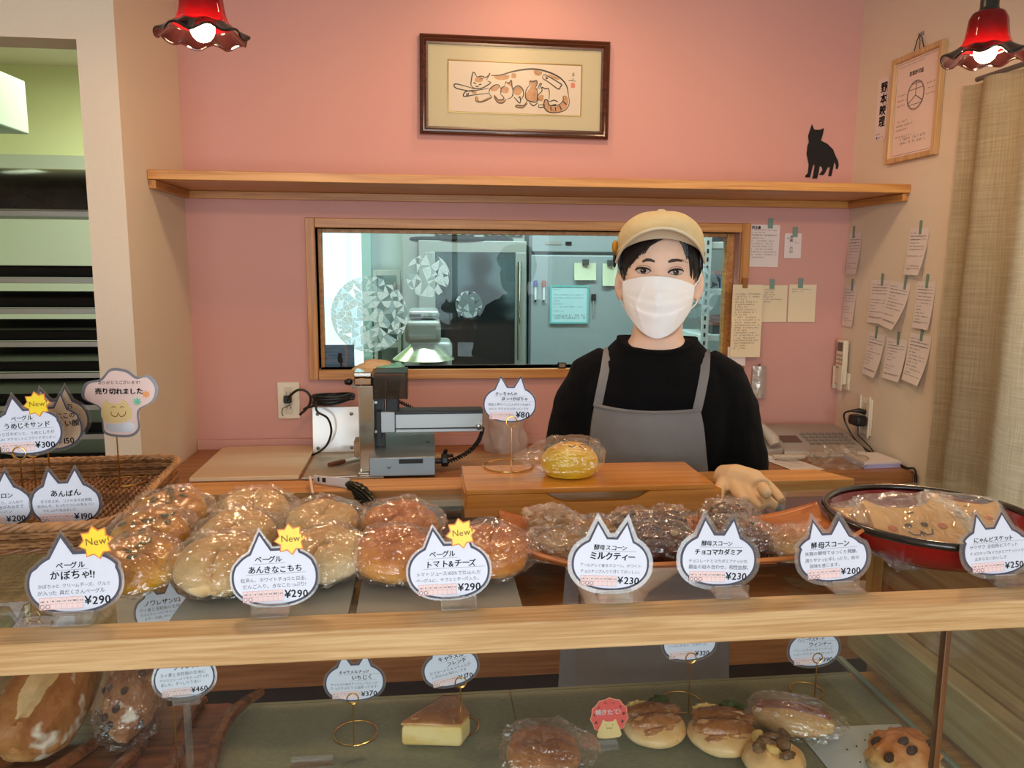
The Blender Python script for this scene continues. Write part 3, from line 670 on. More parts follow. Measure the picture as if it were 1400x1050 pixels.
cb_.tube(sm3([wp(-.004, .018, .05), wp(-.03, .006, .06), wp(-.036, -.02, .055), wp(-.02, -.06, .04), wp(.02, -.09, .03), V((1.435, 2.33, .8895)), V((1.432, 2.25, .8895)), V((1.435, 2.16, .8895)), V((1.437, 2.11, .87)), V((1.437, 2.105, .6))]), .0028, 8)
cb_.tube([wp(.004, -.03, .03), wp(.008, -.06, .03), V((1.43, 2.35, .91)), V((1.425, 2.30, .889)), V((1.43, 2.2, .889)), V((1.436, 2.118, .882)), V((1.441, 2.110, .6))], .002, 6)
bk = MB(); bk.v, bk.f, bk.mi = cb_.v, cb_.f, cb_.mi
part(bk, 'cable', BLACK, so2)
cbl = MB(); p = lambda x, y, z: wm(so) @ V((x, y, z))
cbl.tube(sm3([p(0, .006, .03), p(.01, .02, .045), p(.035, .04, .05), p(.06, .038, .05), p(.075, .02, .05), p(.074, -.002, .05), p(.062, -.02, .05), p(.04, -.04, .05)]), .004, 8)
cbl.tube([p(-.001, .004, .03), p(.008, -.01, .028), p(-.004, -.018, .02), p(-.018, -.024, .018), p(-.022, -.04, .014), p(-.018, -.05, .012)], .0012, 6)
part(cbl, 'cord', BLACK, so)
# ================================================================== pendant lamps
SHADEO = bpy.data.materials.new('ruby_glass'); SHADEO.use_nodes = True
_b = SHADEO.node_tree.nodes['Principled BSDF']; _b.inputs['Base Color'].default_value = rgb(92, 8, 16); _b.inputs['Roughness'].default_value = .08; _b.inputs['Transmission Weight'].default_value = .45; _b.inputs['IOR'].default_value = 1.2; _b.inputs['Coat Weight'].default_value = .6
_nt = SHADEO.node_tree; _tr = N(_nt, 'ShaderNodeBsdfTranslucent'); _tr.inputs[0].default_value = rgb(240, 30, 60); _mx = N(_nt, 'ShaderNodeMixShader'); _mx.inputs[0].default_value = .16
_nt.links.new(_b.outputs[0], _mx.inputs[1]); _nt.links.new(_tr.outputs[0], _mx.inputs[2]); _nt.links.new(_mx.outputs[0], _nt.nodes['Material Output'].inputs[0])
RIM = mat('dark_ruby_rim', (20, 6, 7), .12, coat=.5)
BULB = mat('lit_bulb', (255, 244, 225), .3, emis=(255, 214, 160), es=22)
def pendant(x, y, z, label):
    o = thing('pendant_lamp', label, 'lamp', (x, y, z), group='red glass pendant lamps')
    def ruf(u, v):
        a = 2 * PI * u
        prof = [(.022, .112), (.034, .108), (.041, .094), (.0435, .07), (.047, .05), (.053, .035), (.064, .024), (.080, .013), (.094, .005)]
        t = v * (len(prof) - 1); i = min(int(t), len(prof) - 2); q = t - i
        r = prof[i][0] * (1 - q) + prof[i + 1][0] * q; zz = prof[i][1] * (1 - q) + prof[i + 1][1] * q
        w = max(0, (v - .55) / .45) ** 1.5
        r *= 1 + .04 * w * math.sin(9 * a + 1) + .02 * math.sin(9 * a) * min(1, 3 * v) * (1 - w); zz += w * .0055 * math.sin(9 * a) + w * .003 * math.sin(5 * a)
        return V((r * math.cos(a), r * math.sin(a), zz))
    m = MB().surf(lambda u, v: ruf(u, v * .70), 108, 20, True).build('shade', SHADEO, o)
    m2 = MB().surf(lambda u, v: ruf(u, .70 + .30 * v), 108, 8, True).build('shade_brim', RIM, o); q = m2.modifiers.new('thick', 'SOLIDIFY'); q.thickness = .0022
    q = m.modifiers.new('thick', 'SOLIDIFY'); q.thickness = .0022
    MB().tube([ruf(i / 108, 1) for i in range(108)], .0026, 8, closed=True).build('shade_rim', RIM, o)
    MB().ell((0, 0, .022), (.026, .026, .028), 24, 16).build('bulb', BULB, o)
    MB().lathe([(.014, .046), (.014, .085), (.02, .108)], 20).build('lamp_holder', BRASS, o)
    MB().lathe([(.024, .108), (.026, .113), (.022, .118), (.0205, .122), (.0205, .178), (.016, .184), (.006, .19)], 28).build('socket_cap', mat('black_lamp_cap', (30, 28, 26), .35), o)
    o.scale = (.8, .8, .8); MB().tube([(0, 0, .188), (0, 0, (ZC - z) / .8)], .003, 8).build('flex', BLACK, o)
    l = bpy.data.lights.new('lamp_glow', 'POINT'); l.energy = 7; l.color = WARM; l.shadow_soft_size = .02
    lo = bpy.data.objects.new('lamp_glow', l); COL.objects.link(lo); lo.location = (x, y, z - .012)
    return o
c = atY(277, 44, 1.5); pendant(c.x, 1.5, c.z - .012, 'ruby glass pendant lamp hanging at the upper left by the white side wall')
c = atY(1347, 74, 1.5); pendant(c.x, 1.5, c.z - .012, 'ruby glass pendant lamp hanging at the upper right before the curtain')
dl = thing('ceiling_downlight', 'round white downlight in the ceiling before the shelf', 'lamp', (.36, 1.64, ZC)); MB().lathe([(.055, 0), (.055, -.01), (.05, -.014), (.04, -.012), (.036, -.05), (.0, -.05)], 32).build('trim_ring', CEIL, dl)
dl2 = thing('ceiling_downlight', 'small white downlight in the ceiling close to the pink wall', 'lamp', (.33, 2.28, ZC)); MB().lathe([(.045, 0), (.045, -.008), (.035, -.010), (.03, -.04), (.0, -.04)], 32).build('trim_ring', CEIL, dl2)
# ================================================================== linen curtain on the right
LIN = bpy.data.materials.new('sheer_linen'); LIN.use_nodes = True; nt = LIN.node_tree; b = nt.nodes['Principled BSDF']
tc = N(nt, 'ShaderNodeTexCoord'); hs = []
for sc in ((1, 1, 260), (1, 300, 1)):
    mp = N(nt, 'ShaderNodeMapping'); mp.inputs['Scale'].default_value = (6, sc[1] if sc[1] > 1 else 8, sc[2] if sc[2] > 1 else 8); nt.links.new(tc.outputs['Object'], mp.inputs[0])
    n_ = N(nt, 'ShaderNodeTexNoise'); n_.inputs['Scale'].default_value = 1; n_.inputs['Detail'].default_value = 3; nt.links.new(mp.outputs[0], n_.inputs[0]); hs.append(n_)
ad = N(nt, 'ShaderNodeMath', operation='ADD'); nt.links.new(hs[0].outputs['Fac'], ad.inputs[0]); nt.links.new(hs[1].outputs['Fac'], ad.inputs[1])
cr = N(nt, 'ShaderNodeValToRGB'); cr.color_ramp.elements[0].position = .75; cr.color_ramp.elements[1].position = 1.0; cr.color_ramp.elements[0].position = .3; cr.color_ramp.elements[0].color = rgb(140, 122, 94); cr.color_ramp.elements[1].color = rgb(190, 176, 146)
dv = N(nt, 'ShaderNodeMath', operation='MULTIPLY'); dv.inputs[1].default_value = .75; nt.links.new(ad.outputs[0], dv.inputs[0]); nt.links.new(dv.outputs[0], cr.inputs[0]); nt.links.new(cr.outputs[0], b.inputs['Base Color']); b.inputs['Roughness'].default_value = .9
tl = N(nt, 'ShaderNodeBsdfTranslucent'); nt.links.new(cr.outputs[0], tl.inputs[0]); tp = N(nt, 'ShaderNodeBsdfTransparent')
m1 = N(nt, 'ShaderNodeMixShader'); m1.inputs[0].default_value = .35; nt.links.new(b.outputs[0], m1.inputs[1]); nt.links.new(tl.outputs[0], m1.inputs[2])
m2 = N(nt, 'ShaderNodeMixShader'); m2.inputs[0].default_value = .07; nt.links.new(m1.outputs[0], m2.inputs[1]); nt.links.new(tp.outputs[0], m2.inputs[2]); nt.links.new(m2.outputs[0], nt.nodes['Material Output'].inputs[0])
cu = thing('linen_curtain', 'natural linen curtain hanging along the right wall', 'curtain', (XR - .05, 1.2, 2.0))
def curt(u, v):
    y = 2.0 - u * 1.75; zz = 1.95 - v * 1.87
    flare = .06 * v
    return V((XR - .045 + (.018 + .01 * v) * math.sin(u * 60 + 1.2 * math.sin(u * 17)) + .006 * nz((u * 9, v * 3, 0)), y + flare * (1 - u) * .6, zz))
part(MB().surf(curt, 260, 40), 'cloth', LIN, cu)
part(MB().tube([(XR - .045, 1.95, 1.955), (XR - .045, .2, 1.955)], .006, 12), 'rod', STEELD, cu)
# ================================================================== kitchen equipment seen through the window
DARKG = mat('oven_dark_glass', (30, 34, 34), .08, coat=.3); STEELK = mat('kitchen_steel', (160, 166, 160), .42, .35); GREYF = mat('fridge_steel', (150, 160, 162), .5, .15); TEAL = mat('teal_frame', (110, 180, 178), .5)
ov = thing('deck_oven', 'steel convection oven with a large dark glass door, behind the kitchen window', 'oven', (.22, 3.9, 0))
part(box(-.10, .50, 3.92, 4.5, .75, 1.66), 'body', STEELK, ov, bevel=.006); part(box(-.10, .50, 3.95, 4.5, .02, .745), 'lower_cabinet', STEELD, ov, bevel=.006)
part(MB().box(-.02, .505, 3.885, 3.918, .95, .99).box(-.02, .505, 3.885, 3.918, 1.545, 1.60).box(-.02, .06, 3.885, 3.918, .99, 1.545).box(.45, .505, 3.885, 3.918, .99, 1.545), 'door_frame', STEELK, ov, bevel=.004)
part(box(.061, .449, 3.892, 3.90, .991, 1.544), 'door_glass', DARKG, ov, smooth=False)
part(MB().tube([(.47, 3.86, 1.02), (.47, 3.86, 1.5)], .011, 12).tube([(.47, 3.86, 1.04), (.47, 3.89, 1.04)], .008, 8).tube([(.47, 3.86, 1.48), (.47, 3.89, 1.48)], .008, 8), 'handle', CHROME, ov)
for x0 in (.06, .30): 
    pn = part(box(x0, x0 + .19, 3.913, 3.919, 1.622, 1.648), 'control_panel', BLACK, ov, smooth=False)
    for j in range(4):
        part(box(x0 + .015 + j * .045, x0 + .035 + j * .045, 3.910, 3.9128, 1.628, 1.642), 'lit_display', mat('panel_green', (120, 210, 120), .4) if j % 2 == 0 else mat('panel_grey', (170, 176, 180), .4), ov, smooth=False)
part(MB().tube([(-.06 + .5 * i / 30, 3.93 - .045 * math.sin(PI * i / 30), 1.606) for i in range(31)], .012, 8), 'door_hood', BLACKM, ov)
for z in (1.1, 1.2, 1.3, 1.4):
    mb = MB(); mb.tube([(.08, 4.0, z), (.43, 4.0, z)], .004, 6)
    for i in range(8): mb.tube([(.09 + i * .047, 3.905, z), (.09 + i * .047, 4.0, z)], .002, 5)
fg = thing('refrigerator', 'tall grey steel refrigerator with papers and pens stuck on it, behind the kitchen window', 'refrigerator', (.9, 3.9, 0))
part(box(.525, 1.22, 3.93, 4.6, .05, 1.95), 'body', GREYF, fg, bevel=.006)
part(box(.53, 1.215, 3.90, 3.929, .60, 1.535), 'door', GREYF, fg, bevel=.006); part(box(.53, 1.215, 3.90, 3.929, 1.548, 1.94), 'upper_panel', GREYF, fg, bevel=.006)
part(box(.60, .68, 3.897, 3.8995, 1.585, 1.60), 'badge', GREYP, fg, smooth=False); part(box(.70, .73, 3.8965, 3.8995, 1.583, 1.60), 'dark_badge', BLACK, fg, smooth=False)
for x, m_, lb in ((.552, mat('pen_purple', (88, 84, 150), .5), 'marker pen with a purple cap on the refrigerator'), (.594, mat('pen_red', (170, 92, 84), .5), 'marker pen with a red cap on the refrigerator')):
    o = thing('marker_pen', lb, 'pen', (x, 3.89, 1.36), group='marker pens on the refrigerator')
    MB().tube([(0, 0, -.045), (0, 0, .02)], .006, 10).build('barrel', mat('pen_white', (210, 220, 222), .5), o); MB().tube([(0, 0, .0205), (0, 0, .034), (0, 0, .05)], [.010, .0105, .009], 10).build('cap', m_, o); MB().tube([(0, 0, -.0455), (0, 0, -.056)], .0045, 8).build('end_plug', BLACK, o)
o = thing('spatula', 'small dark spatula hanging on the refrigerator right of the whiteboard', 'utensil', (.845, 3.89, 1.29)); MB().tube([(0, 0, -.05), (0, 0, .02)], .004, 8).build('handle', GREYP, o); box(-.012, .012, -.003, .003, .0205, .055).build('blade', BLACK, o, bevel=.002)
wb = thing('whiteboard', 'teal framed whiteboard with handwriting on the refrigerator', 'board', (.722, 3.893, 1.292), (PI / 2, 0, 0))
frame_mb(.196, .19, [(0, 0), (0, .006), (.009, .006), (.009, 0)]).build('frame', TEAL, wb); box(-.09, .09, -.087, .087, 0, .003).build('panel', mat('whiteboard_face', (180, 214, 218), .3), wb, smooth=False)
mb = MB(); rnd = random.Random(2)
for y in (.07, .045, .03, .015, 0, -.015, -.035): scrib(mb, -.08, y, rnd.choice((.03, .05, .15)), .006, .0033, rnd)
for y in (-.06, -.072): scrib(mb, -.08, y, .16, .011, .0033, rnd)
mb.build('writing', mat('board_ink', (70, 84, 110), .6), wb, smooth=False)
for x, z, w_, h_, lb in ((.80, 1.455, .11, .085, 'pale curled note clipped high on the refrigerator, left of two'), (.925, 1.44, .075, .11, 'pale curled note clipped high on the refrigerator, right of two')):
    o = thing('fridge_note', lb, 'note', (x, 3.895, z), (PI / 2, 0, 0), 'notes clipped on the refrigerator')
    MB().surf(lambda u, v: V(((u - .5) * w_, (v - .5) * h_, .012 * (1 - v) ** 2 + .004 * math.sin(6 * u))), 6, 6).build('paper', mat('pale_green_note', (200, 206, 176), .8), o)
    box(-.016, .016, h_ / 2 - .01, h_ / 2 + .018, .004, .016).build('clip', mat('dark_clip', (60, 66, 66), .4), o, bevel=.002)
mx = thing('stand_mixer', 'steel dough mixer with a tilted bowl guard, behind the kitchen window', 'mixer', (0, 3.35, .75))
part(box(-.02, .12, 3.36, 3.56, .755, 1.16), 'column', STEELK, mx, bevel=.02, seg=3)
part(box(-.075, .07, 3.20, 3.46, 1.165, 1.26), 'head', STEELK, mx, bevel=.02, seg=3); part(box(-.06, .065, 3.22, 3.44, 1.262, 1.30), 'lid', mat('mixer_lid', (176, 186, 186), .3, .6), mx, bevel=.016, seg=3); part(box(-.055, -.01, 3.212, 3.219, 1.275, 1.285), 'slot_handle', BLACK, mx, bevel=.002)
part(MB().lathe([(.05, 1.165), (.06, 1.15), (.125, 1.10), (.127, 1.097), (.06, 1.147)], 36, T(.0, 3.27, 0), caps=False), 'bowl_guard', mat('guard_steel', (196, 202, 170), .25, .7), mx)
part(MB().lathe([(.06, .76), (.11, .80), (.12, .95), (.118, 1.06), (.112, 1.06), (.112, .95), (.10, .81), (.0, .79)], 32, T(.0, 3.24, 0), caps=False), 'bowl', STEELD, mx)
part(box(-.16, .16, 3.08, 3.60, .70, .753), 'base', STEELD, mx, bevel=.01)
wt = thing('work_table', 'steel work table under the mixer inside the kitchen', 'table', (.1, 3.3, 0)); part(box(-.6, 1.0, 3.0, 3.7, .66, .698), 'top', STEELK, wt, bevel=.004)
for x in (-.57, .97):
    for y in (3.03, 3.67): part(MB().tube([(x, y, 0), (x, y, .659)], .02, 12), 'leg', STEELD, wt)
rk = thing('storage_rack', 'white slotted metal rack with boxes, right end of the kitchen window', 'rack', (1.35, 3.4, 0)); RKW = mat('rack_white', (206, 218, 218), .4)
for x, y in ((1.20, 3.32), (1.20, 3.66), (1.56, 3.32), (1.56, 3.66)):
    po = part(box(x, x + .032, y, y + .006, .0, 1.9), 'post', RKW, rk, smooth=False)
    if y < 3.4 and x < 1.3:
        mb = MB()
        for i in range(24): mb.box(x + .011, x + .02, y - .0006, y - .0001, 1.0 + i * .036, 1.018 + i * .036)
        part(mb, 'slot_row', BLACKM, po, smooth=False)
for z in (1.16, 1.36, 1.56):
    part(box(1.20, 1.59, 3.327, 3.656, z, z + .028), 'shelf_board', RKW, rk, bevel=.002)
rnd = random.Random(9)
bxm = [mat('box_pink', (176, 140, 150), .6), mat('box_dark', (62, 64, 70), .6), mat('box_blue', (110, 140, 168), .6), mat('box_white', (196, 204, 206), .6), mat('box_rust', (140, 92, 82), .6)]
for i, (x, z, w_, h_, mi, lb) in enumerate(((1.25, 1.389, .07, .05, 1, 'dark carton on the middle shelf of the rack'), (1.335, 1.389, .08, .075, 2, 'bluish carton on the middle shelf of the rack'), (1.42, 1.389, .06, .06, 3, 'white carton on the middle shelf of the rack'),
        (1.25, 1.589, .06, .05, 1, 'dark carton on the top shelf of the rack'), (1.335, 1.589, .06, .08, 4, 'rust coloured carton on the top shelf of the rack'), (1.285, 1.189, .04, .05, 1, 'dark jar box on the low shelf of the rack'), (1.345, 1.189, .065, .075, 0, 'pinkish printed carton on the low shelf of the rack'))):
    o = thing('storage_box', lb, 'box', (x, 3.42, z), 0, 'cartons on the storage rack')
    box(-w_ / 2, w_ / 2, -.06, .1, 0, h_ * .75).build('body', bxm[mi], o, bevel=.003); box(-w_ / 2 - .002, w_ / 2 + .002, -.062, .102, h_ * .7505, h_).build('lid', bxm[(mi + 3) % 5] if i % 2 else bxm[mi], o, bevel=.002)
kd = thing('glass_cabinet', 'white framed glass cabinet beside the bright kitchen window', 'cabinet', (-.2, 4.7, 0))
part(MB().box(-.285, -.265, 4.66, 4.74, 0, 1.45).box(-.15, -.13, 4.66, 4.74, 0, 1.45).box(-.265, -.15, 4.66, 4.74, 1.42, 1.45).box(-.265, -.15, 4.66, 4.74, 1.0, 1.03), 'frame', KITW, kd, bevel=.002)
part(MB().tube([(-.26, 4.65, 1.1), (-.155, 4.65, 1.38)], .008, 6), 'brace', mat('pale_wood_brace', (186, 170, 140), .6), kd); part(box(-.265, -.15, 4.70, 4.706, 1.031, 1.419), 'pane', WGLASS, kd, smooth=False)
# ------------------------------------------------------------------ through the doorway on the left
ac = thing('air_conditioner', 'white wall air conditioner at the left edge, through the doorway', 'air conditioner', (-1.9, 3.3, 2.1)); ACW = mat('ac_white', (176, 200, 178), .4)
def acp(u, v):
    a = [(3.56, 2.005), (3.22, 2.01), (3.19, 2.04), (3.185, 2.14), (3.21, 2.185), (3.27, 2.21), (3.56, 2.215)]
    t = v * 6; i = min(int(t), 5); q = t - i; return V((-2.25 + u * .79, a[i][0] * (1 - q) + a[i + 1][0] * q, a[i][1] * (1 - q) + a[i + 1][1] * q))
mb = MB(); prof = [(3.56, 2.0), (3.24, 2.0), (3.205, 2.02), (3.19, 2.06), (3.19, 2.14), (3.205, 2.18), (3.25, 2.205), (3.56, 2.21)]
mb.rings([[V((x, y, z)) for y, z in prof] for x in (-2.597, -1.60)]); part(mb, 'casing', ACW, ac, bevel=.006); part(box(-2.3, -1.64, 3.21, 3.34, 1.992, 1.9995), 'louver', mat('louver_grey', (150, 166, 150), .4), ac, bevel=.002)
part(box(-1.66, -1.63, 3.187, 3.1895, 2.10, 2.106), 'lamp_dot', BLACK, ac, smooth=False)
tr = thing('tray_rack', 'steel baking rack full of black trays through the left doorway', 'rack', (-1.5, 3.2, 0))
for x, y in ((-1.90, 2.92), (-1.075, 2.92), (-1.90, 3.5), (-1.075, 3.5)): part(box(x, x + .028, y, y + .028, 0, 1.80), 'post', STEELD, tr, bevel=.002)
zs = [1.655, 1.43, 1.325, 1.21, 1.10, .985, .88, .77]
for z in zs:
    for x in (-1.871, -1.105): part(box(x, x + .029, 2.93, 3.5, z - .016, z - .001), 'rail', STEEL, tr, smooth=False)
    part(box(-1.87, -1.077, 2.895, 2.919, z - .020, z - .001), 'front_bar', STEEL, tr, bevel=.001)
TRAYB = mat('black_baking_tray', (22, 21, 20), .35, .3)
lv = ['just below the big pan', 'second below the big pan', 'third below the big pan', 'fourth below the big pan', 'fifth below the big pan', 'sixth below the big pan', 'lowest of all']
def traymesh(w_, d_, h_):
    mb = MB(); t = .004
    rings = []
    for (e, z) in ((0, 0), (.012, h_), (.022, h_), (.022, h_ - .003), (.014, h_ - .003), (.003, .002)):
        pass
    o_ = lambda e, z: [V((-w_ / 2 - e, -d_ / 2 - e, z)), V((w_ / 2 + e, -d_ / 2 - e, z)), V((w_ / 2 + e, d_ / 2 + e, z)), V((-w_ / 2 - e, d_ / 2 + e, z))]
    mb.rings([o_(0, 0), o_(.012, h_), o_(.022, h_ + .001), o_(.022, h_ - .002), o_(.010, h_ - .004), o_(-.002, .003)]); return mb
for i, z in enumerate(zs[1:]):
    tl_ = thing('baking_tray', 'black baking tray on the rack, ' + lv[i], 'tray', (-1.475, 3.20, z), group='black baking trays on the rack')
    traymesh(.66, .54, .038).build('pan', TRAYB, tl_, bevel=.002)
pn = thing('roasting_pan', 'large dark domed pan on top of the baking rack through the doorway', 'pan', (-1.475, 3.2, 1.655))
def dome(u, v):
    a = -PI * u; return V((-.385 + .77 * v, -.28 * math.cos(a) * 1.0, .165 * max(0, abs(math.sin(a))) ** .45))
mb = MB(); mb.surf(dome, 24, 14); mb.build('lid', mat('scorched_pan', (38, 34, 30), .22, .5, var=.5, vscale=9), pn)
box(-.385, .385, -.28, .28, .0, .004).build('base', TRAYB, pn); mb = MB()
for i in range(40): mb.tube([(-.37 + i * .019, -.30, -.001), (-.37 + i * .019, -.285, .004)], .0015, 4)
mb.tube([(-.385, -.302, .002), (.372, -.302, .002)], .0025, 6); mb.build('wire_edge', STEEL, pn)
# ================================================================== the back counter under the window
ct = thing('back_counter', 'pine counter along the pink wall with an open shelf below', 'counter', (.36, 2.37, 0)); CZ = .885
part(box(XL + .0015, XR - .0015, 2.135, YB - .0015, CZ - .036, CZ), 'worktop', CNTR, ct, bevel=.0015)
part(box(XL + .0015, XR - .0015, 2.16, YB - .0015, .385, .42), 'lower_shelf', CNTR, ct, bevel=.002)
part(box(XL + .0015, XR - .0015, 2.150, 2.1595, .29, .3845), 'fascia', CNTR, ct, bevel=.001); part(box(XL + .0015, XR - .0015, 2.2, 2.212, 0, .3845), 'shade_board', mat('under_shelf_shade', (34, 28, 26), .8), ct)  # dark board added to stand for the shade below the lower shelf
for x in (XL + .0015, XR - .033): part(box(x, x + .03, 2.17, YB - .0015, .4205, CZ - .0365), 'side_panel', PINED, ct)
part(box(XL + .032, XR - .0335, YB - .02, YB - .0015, .4205, CZ - .0365), 'back_panel', mat('recess_shade_board', (58, 46, 44), .8), ct)  # shade of the open recess put into this panel's dark colour
part(box(XL + .0015, XR - .0015, YB - .013, YB - .0015, CZ + .0005, CZ + .032), 'upstand', PINK, ct, bevel=.001)
# cutting board, knife, tray board
bd = thing('cutting_board', 'large cream cutting board on the counter left of the slicer', 'board', (-.50, 2.385, CZ + .0005)); MB().prism([(-.145, -.19), (.15, -.19), (.15, .17), (.135, .19), (-.13, .19), (-.145, .175)], 0, .012).build('board', mat('cream_polyethylene', (222, 194, 160), .5), bd, bevel=.002)
sb = thing('slicer_base_board', 'thin grey board with a raised edge under the slicer and knife', 'board', (-.17, 2.36, CZ + .0005)); box(-.17, .055, -.17, .17, 0, .006).build('board', mat('grey_board', (176, 160, 138), .5, var=.1, vscale=20), sb, bevel=.001)
MB().tube([(-.17, -.175, .006), (.06, -.165, .008)], .003, 8).build('chrome_edge', CHROME, sb)
kn = thing('knife', 'knife with a wooden handle lying left of the slicer', 'knife', (-.245, 2.335, CZ + .007), (0, 0, .8))
MB().tube([(-.05, 0, .008), (-.03, 0, .008), (0, 0, .008), (.01, 0, .008)], [.006, .0075, .0075, .006], 10).build('handle', wood('knife_handle', (150, 92, 56), (110, 62, 34), 'X'), kn)
MB().prism([(.01, -.007), (.085, -.014), (.09, -.006), (.085, .006), (.05, .012), (.01, .007)], 0, .0018, T(0, 0, .007)).build('blade', mat('white_blade', (214, 210, 200), .4), kn)
MB().lathe([(.0, 0), (.004, 0), (.004, .001), (0, .001)], 12, T(.06, 0, .0088)).build('rivet', STEELD, kn)
# ------------------------------------------------------------------ the bread slicer
sl = thing('bread_slicer', 'steel bread slicer with a long sliding arm on the back counter', 'slicer', (-.05, 2.275, CZ + .007))
SLG = mat('slicer_aluminium', (150, 160, 166), .38, .75); SLD = mat('slicer_dark', (52, 52, 56), .4, .3); CLR = glassy('smoked_guard', (150, 150, 160), .10, .05, edge=.5); Z0 = CZ + .007
q = lambda px, py, y=2.245: atY(px, py, y)
def qb(x0, y0, x1, y1, yn, yf): a, b = q(x0, y1, yn), q(x1, y0, yn); return (a.x, b.x, yn, yf, max(a.z, Z0 + .0005), b.z)
a = q(505, 652, 2.185); b = q(595, 625, 2.185)
xa, xb = a.x, b.x
mb = MB(); za = Z0; zb = b.z
mb.rings([[V((x, 2.185, za)), V((x, 2.185, zb)), V((x, 2.19, zb + .003)), V((x, 2.385, zb + .05)), V((x, 2.385, za))] for x in (xa, xb)]); part(mb, 'housing', SLG, sl, bevel=.002)
part(box(xa + .083, xa + .15, 2.181, 2.1848, zb - .016, zb - .004), 'label_slot', BLACK, sl, smooth=False); part(MB().lathe([(0, 0), (.0055, 0), (.0055, .003), (0, .004)], 16, T(xa + .055, 2.1845, zb - .025) @ RX(PI / 2)), 'front_bolt', STEELD, sl)
part(MB().lathe([(0, 0), (.006, 0), (.006, .003), (0, .004)], 16, T(xb - .02, 2.275, zb + .022) @ RX(.2)), 'top_bolt', STEELD, sl)
c1, c2 = q(540, 564, 2.225), q(660, 590, 2.225)
part(box(c1.x, c2.x, 2.225, 2.275, c2.z, c1.z + .0), 'sliding_arm', mat('arm_aluminium', (186, 192, 194), .35, .7), sl, bevel=.002)
part(MB().box(c1.x, c2.x, 2.2225, 2.2248, c1.z - .006, c1.z - .002).box(c1.x, c2.x, 2.2225, 2.2248, c2.z + .010, c2.z + .014), 'arm_groove', SLD, sl, smooth=False)
part(box(c1.x - .003, c2.x, 2.22, 2.28, c1.z + .0005, c1.z + .005), 'arm_cover', SLD, sl, bevel=.001)
part(box(*qb(520, 563, 540, 592, 2.215, 2.285)), 'slide_block', mat('block_aluminium', (172, 178, 182), .35, .7), sl, bevel=.002)
part(box(*qb(516, 563, 521, 600, 2.215, 2.295)), 'slide_gasket', BLACK, sl)
d = q(655, 583, 2.22); part(MB().lathe([(0, 0), (.010, 0), (.010, .006), (.006, .009), (0, .009)], 20, T(d.x, 2.224, d.z) @ RX(PI / 2)), 'pivot_bolt', STEEL, sl)
part(box(*qb(492, 528, 511, 650, 2.215, 2.245)), 'blade_guard', CHROME, sl, bevel=.003)
g1 = q(509, 516, 2.255); g2 = q(527, 600, 2.255)
part(box(g1.x, g2.x, 2.25, 2.26, Z0 + .07, g1.z), 'carriage_plate', SLD, sl, bevel=.002)
for yy in (535, 550, 590): 
    d = q(514, yy, 2.249); part(MB().lathe([(0, 0), (.004, 0), (.004, .003), (0, .003)], 10, T(d.x, 2.2495, d.z) @ RX(PI / 2)), 'plate_bolt', STEEL, sl)
part(box(*qb(483, 509, 508, 516, 2.205, 2.295)), 'top_cap', CHROME, sl, bevel=.003); part(box(*qb(484, 516.5, 508, 527, 2.21, 2.29)), 'top_box', mat('brown_chrome', (150, 116, 90), .15, .9), sl, bevel=.003); part(box(*qb(481, 527.5, 510, 531, 2.205, 2.295)), 'top_flange', CHROME, sl, bevel=.001)
d = q(481, 522, 2.245); part(MB().tube([(d.x + .002, 2.245, d.z), (d.x - .004, 2.245, d.z), (d.x - .01, 2.245, d.z), (d.x - .02, 2.245, d.z - .002)], [.005, .010, .010, .005], 14), 'side_knob', BLACK, sl)
part(box(*qb(511, 509, 557, 512, 2.195, 2.315)), 'guard_top', BLACK, sl, bevel=.001)
part(MB().box(*qb(511, 512.5, 557, 546, 2.195, 2.199)).box(*qb(554, 512.5, 557, 546, 2.1995, 2.315)), 'clear_guard', CLR, sl, smooth=False)
part(box(*qb(529, 520, 548, 533, 2.215, 2.295)), 'motor_block', mat('motor_grey', (120, 122, 140), .4), sl, bevel=.004); part(box(*qb(528, 533.5, 545, 566, 2.235, 2.295)), 'bracket', SLD, sl, bevel=.003)
part(box(*qb(530, 546, 543, 563, 2.225, 2.233)), 'hinge_plate', BLACK, sl)
part(box(*qb(484, 603, 497, 625, 2.295, 2.355)), 'stop_block', wood('light_block', (186, 150, 110), (160, 124, 86), 'X'), sl, bevel=.002)
def coil(p0, p1, sag, r, n_, w_):
    pts = []; p0, p1 = V(p0), V(p1); t_ = (p1 - p0).normalized(); s_ = t_.cross(V((0, 1, 0))).normalized(); b_ = V((0, 1, 0))
    for i in range(n_ * 10 + 1):
        u = i / (n_ * 10); a = 2 * PI * n_ * u
        pts.append(p0.lerp(p1, u) + V((sag[0], sag[1], sag[2])) * (4 * u * (1 - u)) + s_ * r * math.cos(a) + b_ * r * math.sin(a))
    return MB().tube(pts, w_, 5)
part(coil(q(660, 584, 2.255), q(612, 631, 2.255), (.022, 0, -.012), .0055, 22, .0026), 'coiled_cord', BLACK, sl)
part(coil(q(543, 548, 2.335), q(578, 566, 2.335), (0, 0, .002), .0045, 12, .002), 'rear_coiled_cord', BLACK, sl)
d = q(608, 629, 2.245); part(MB().lathe([(0, -.01), (.018, -.01), (.02, -.006), (.020, .006), (.018, .01), (0, .01)], 9, T(d.x, 2.245, d.z) @ RY(PI / 2)), 'thickness_dial', BLACK, sl, angle=20)
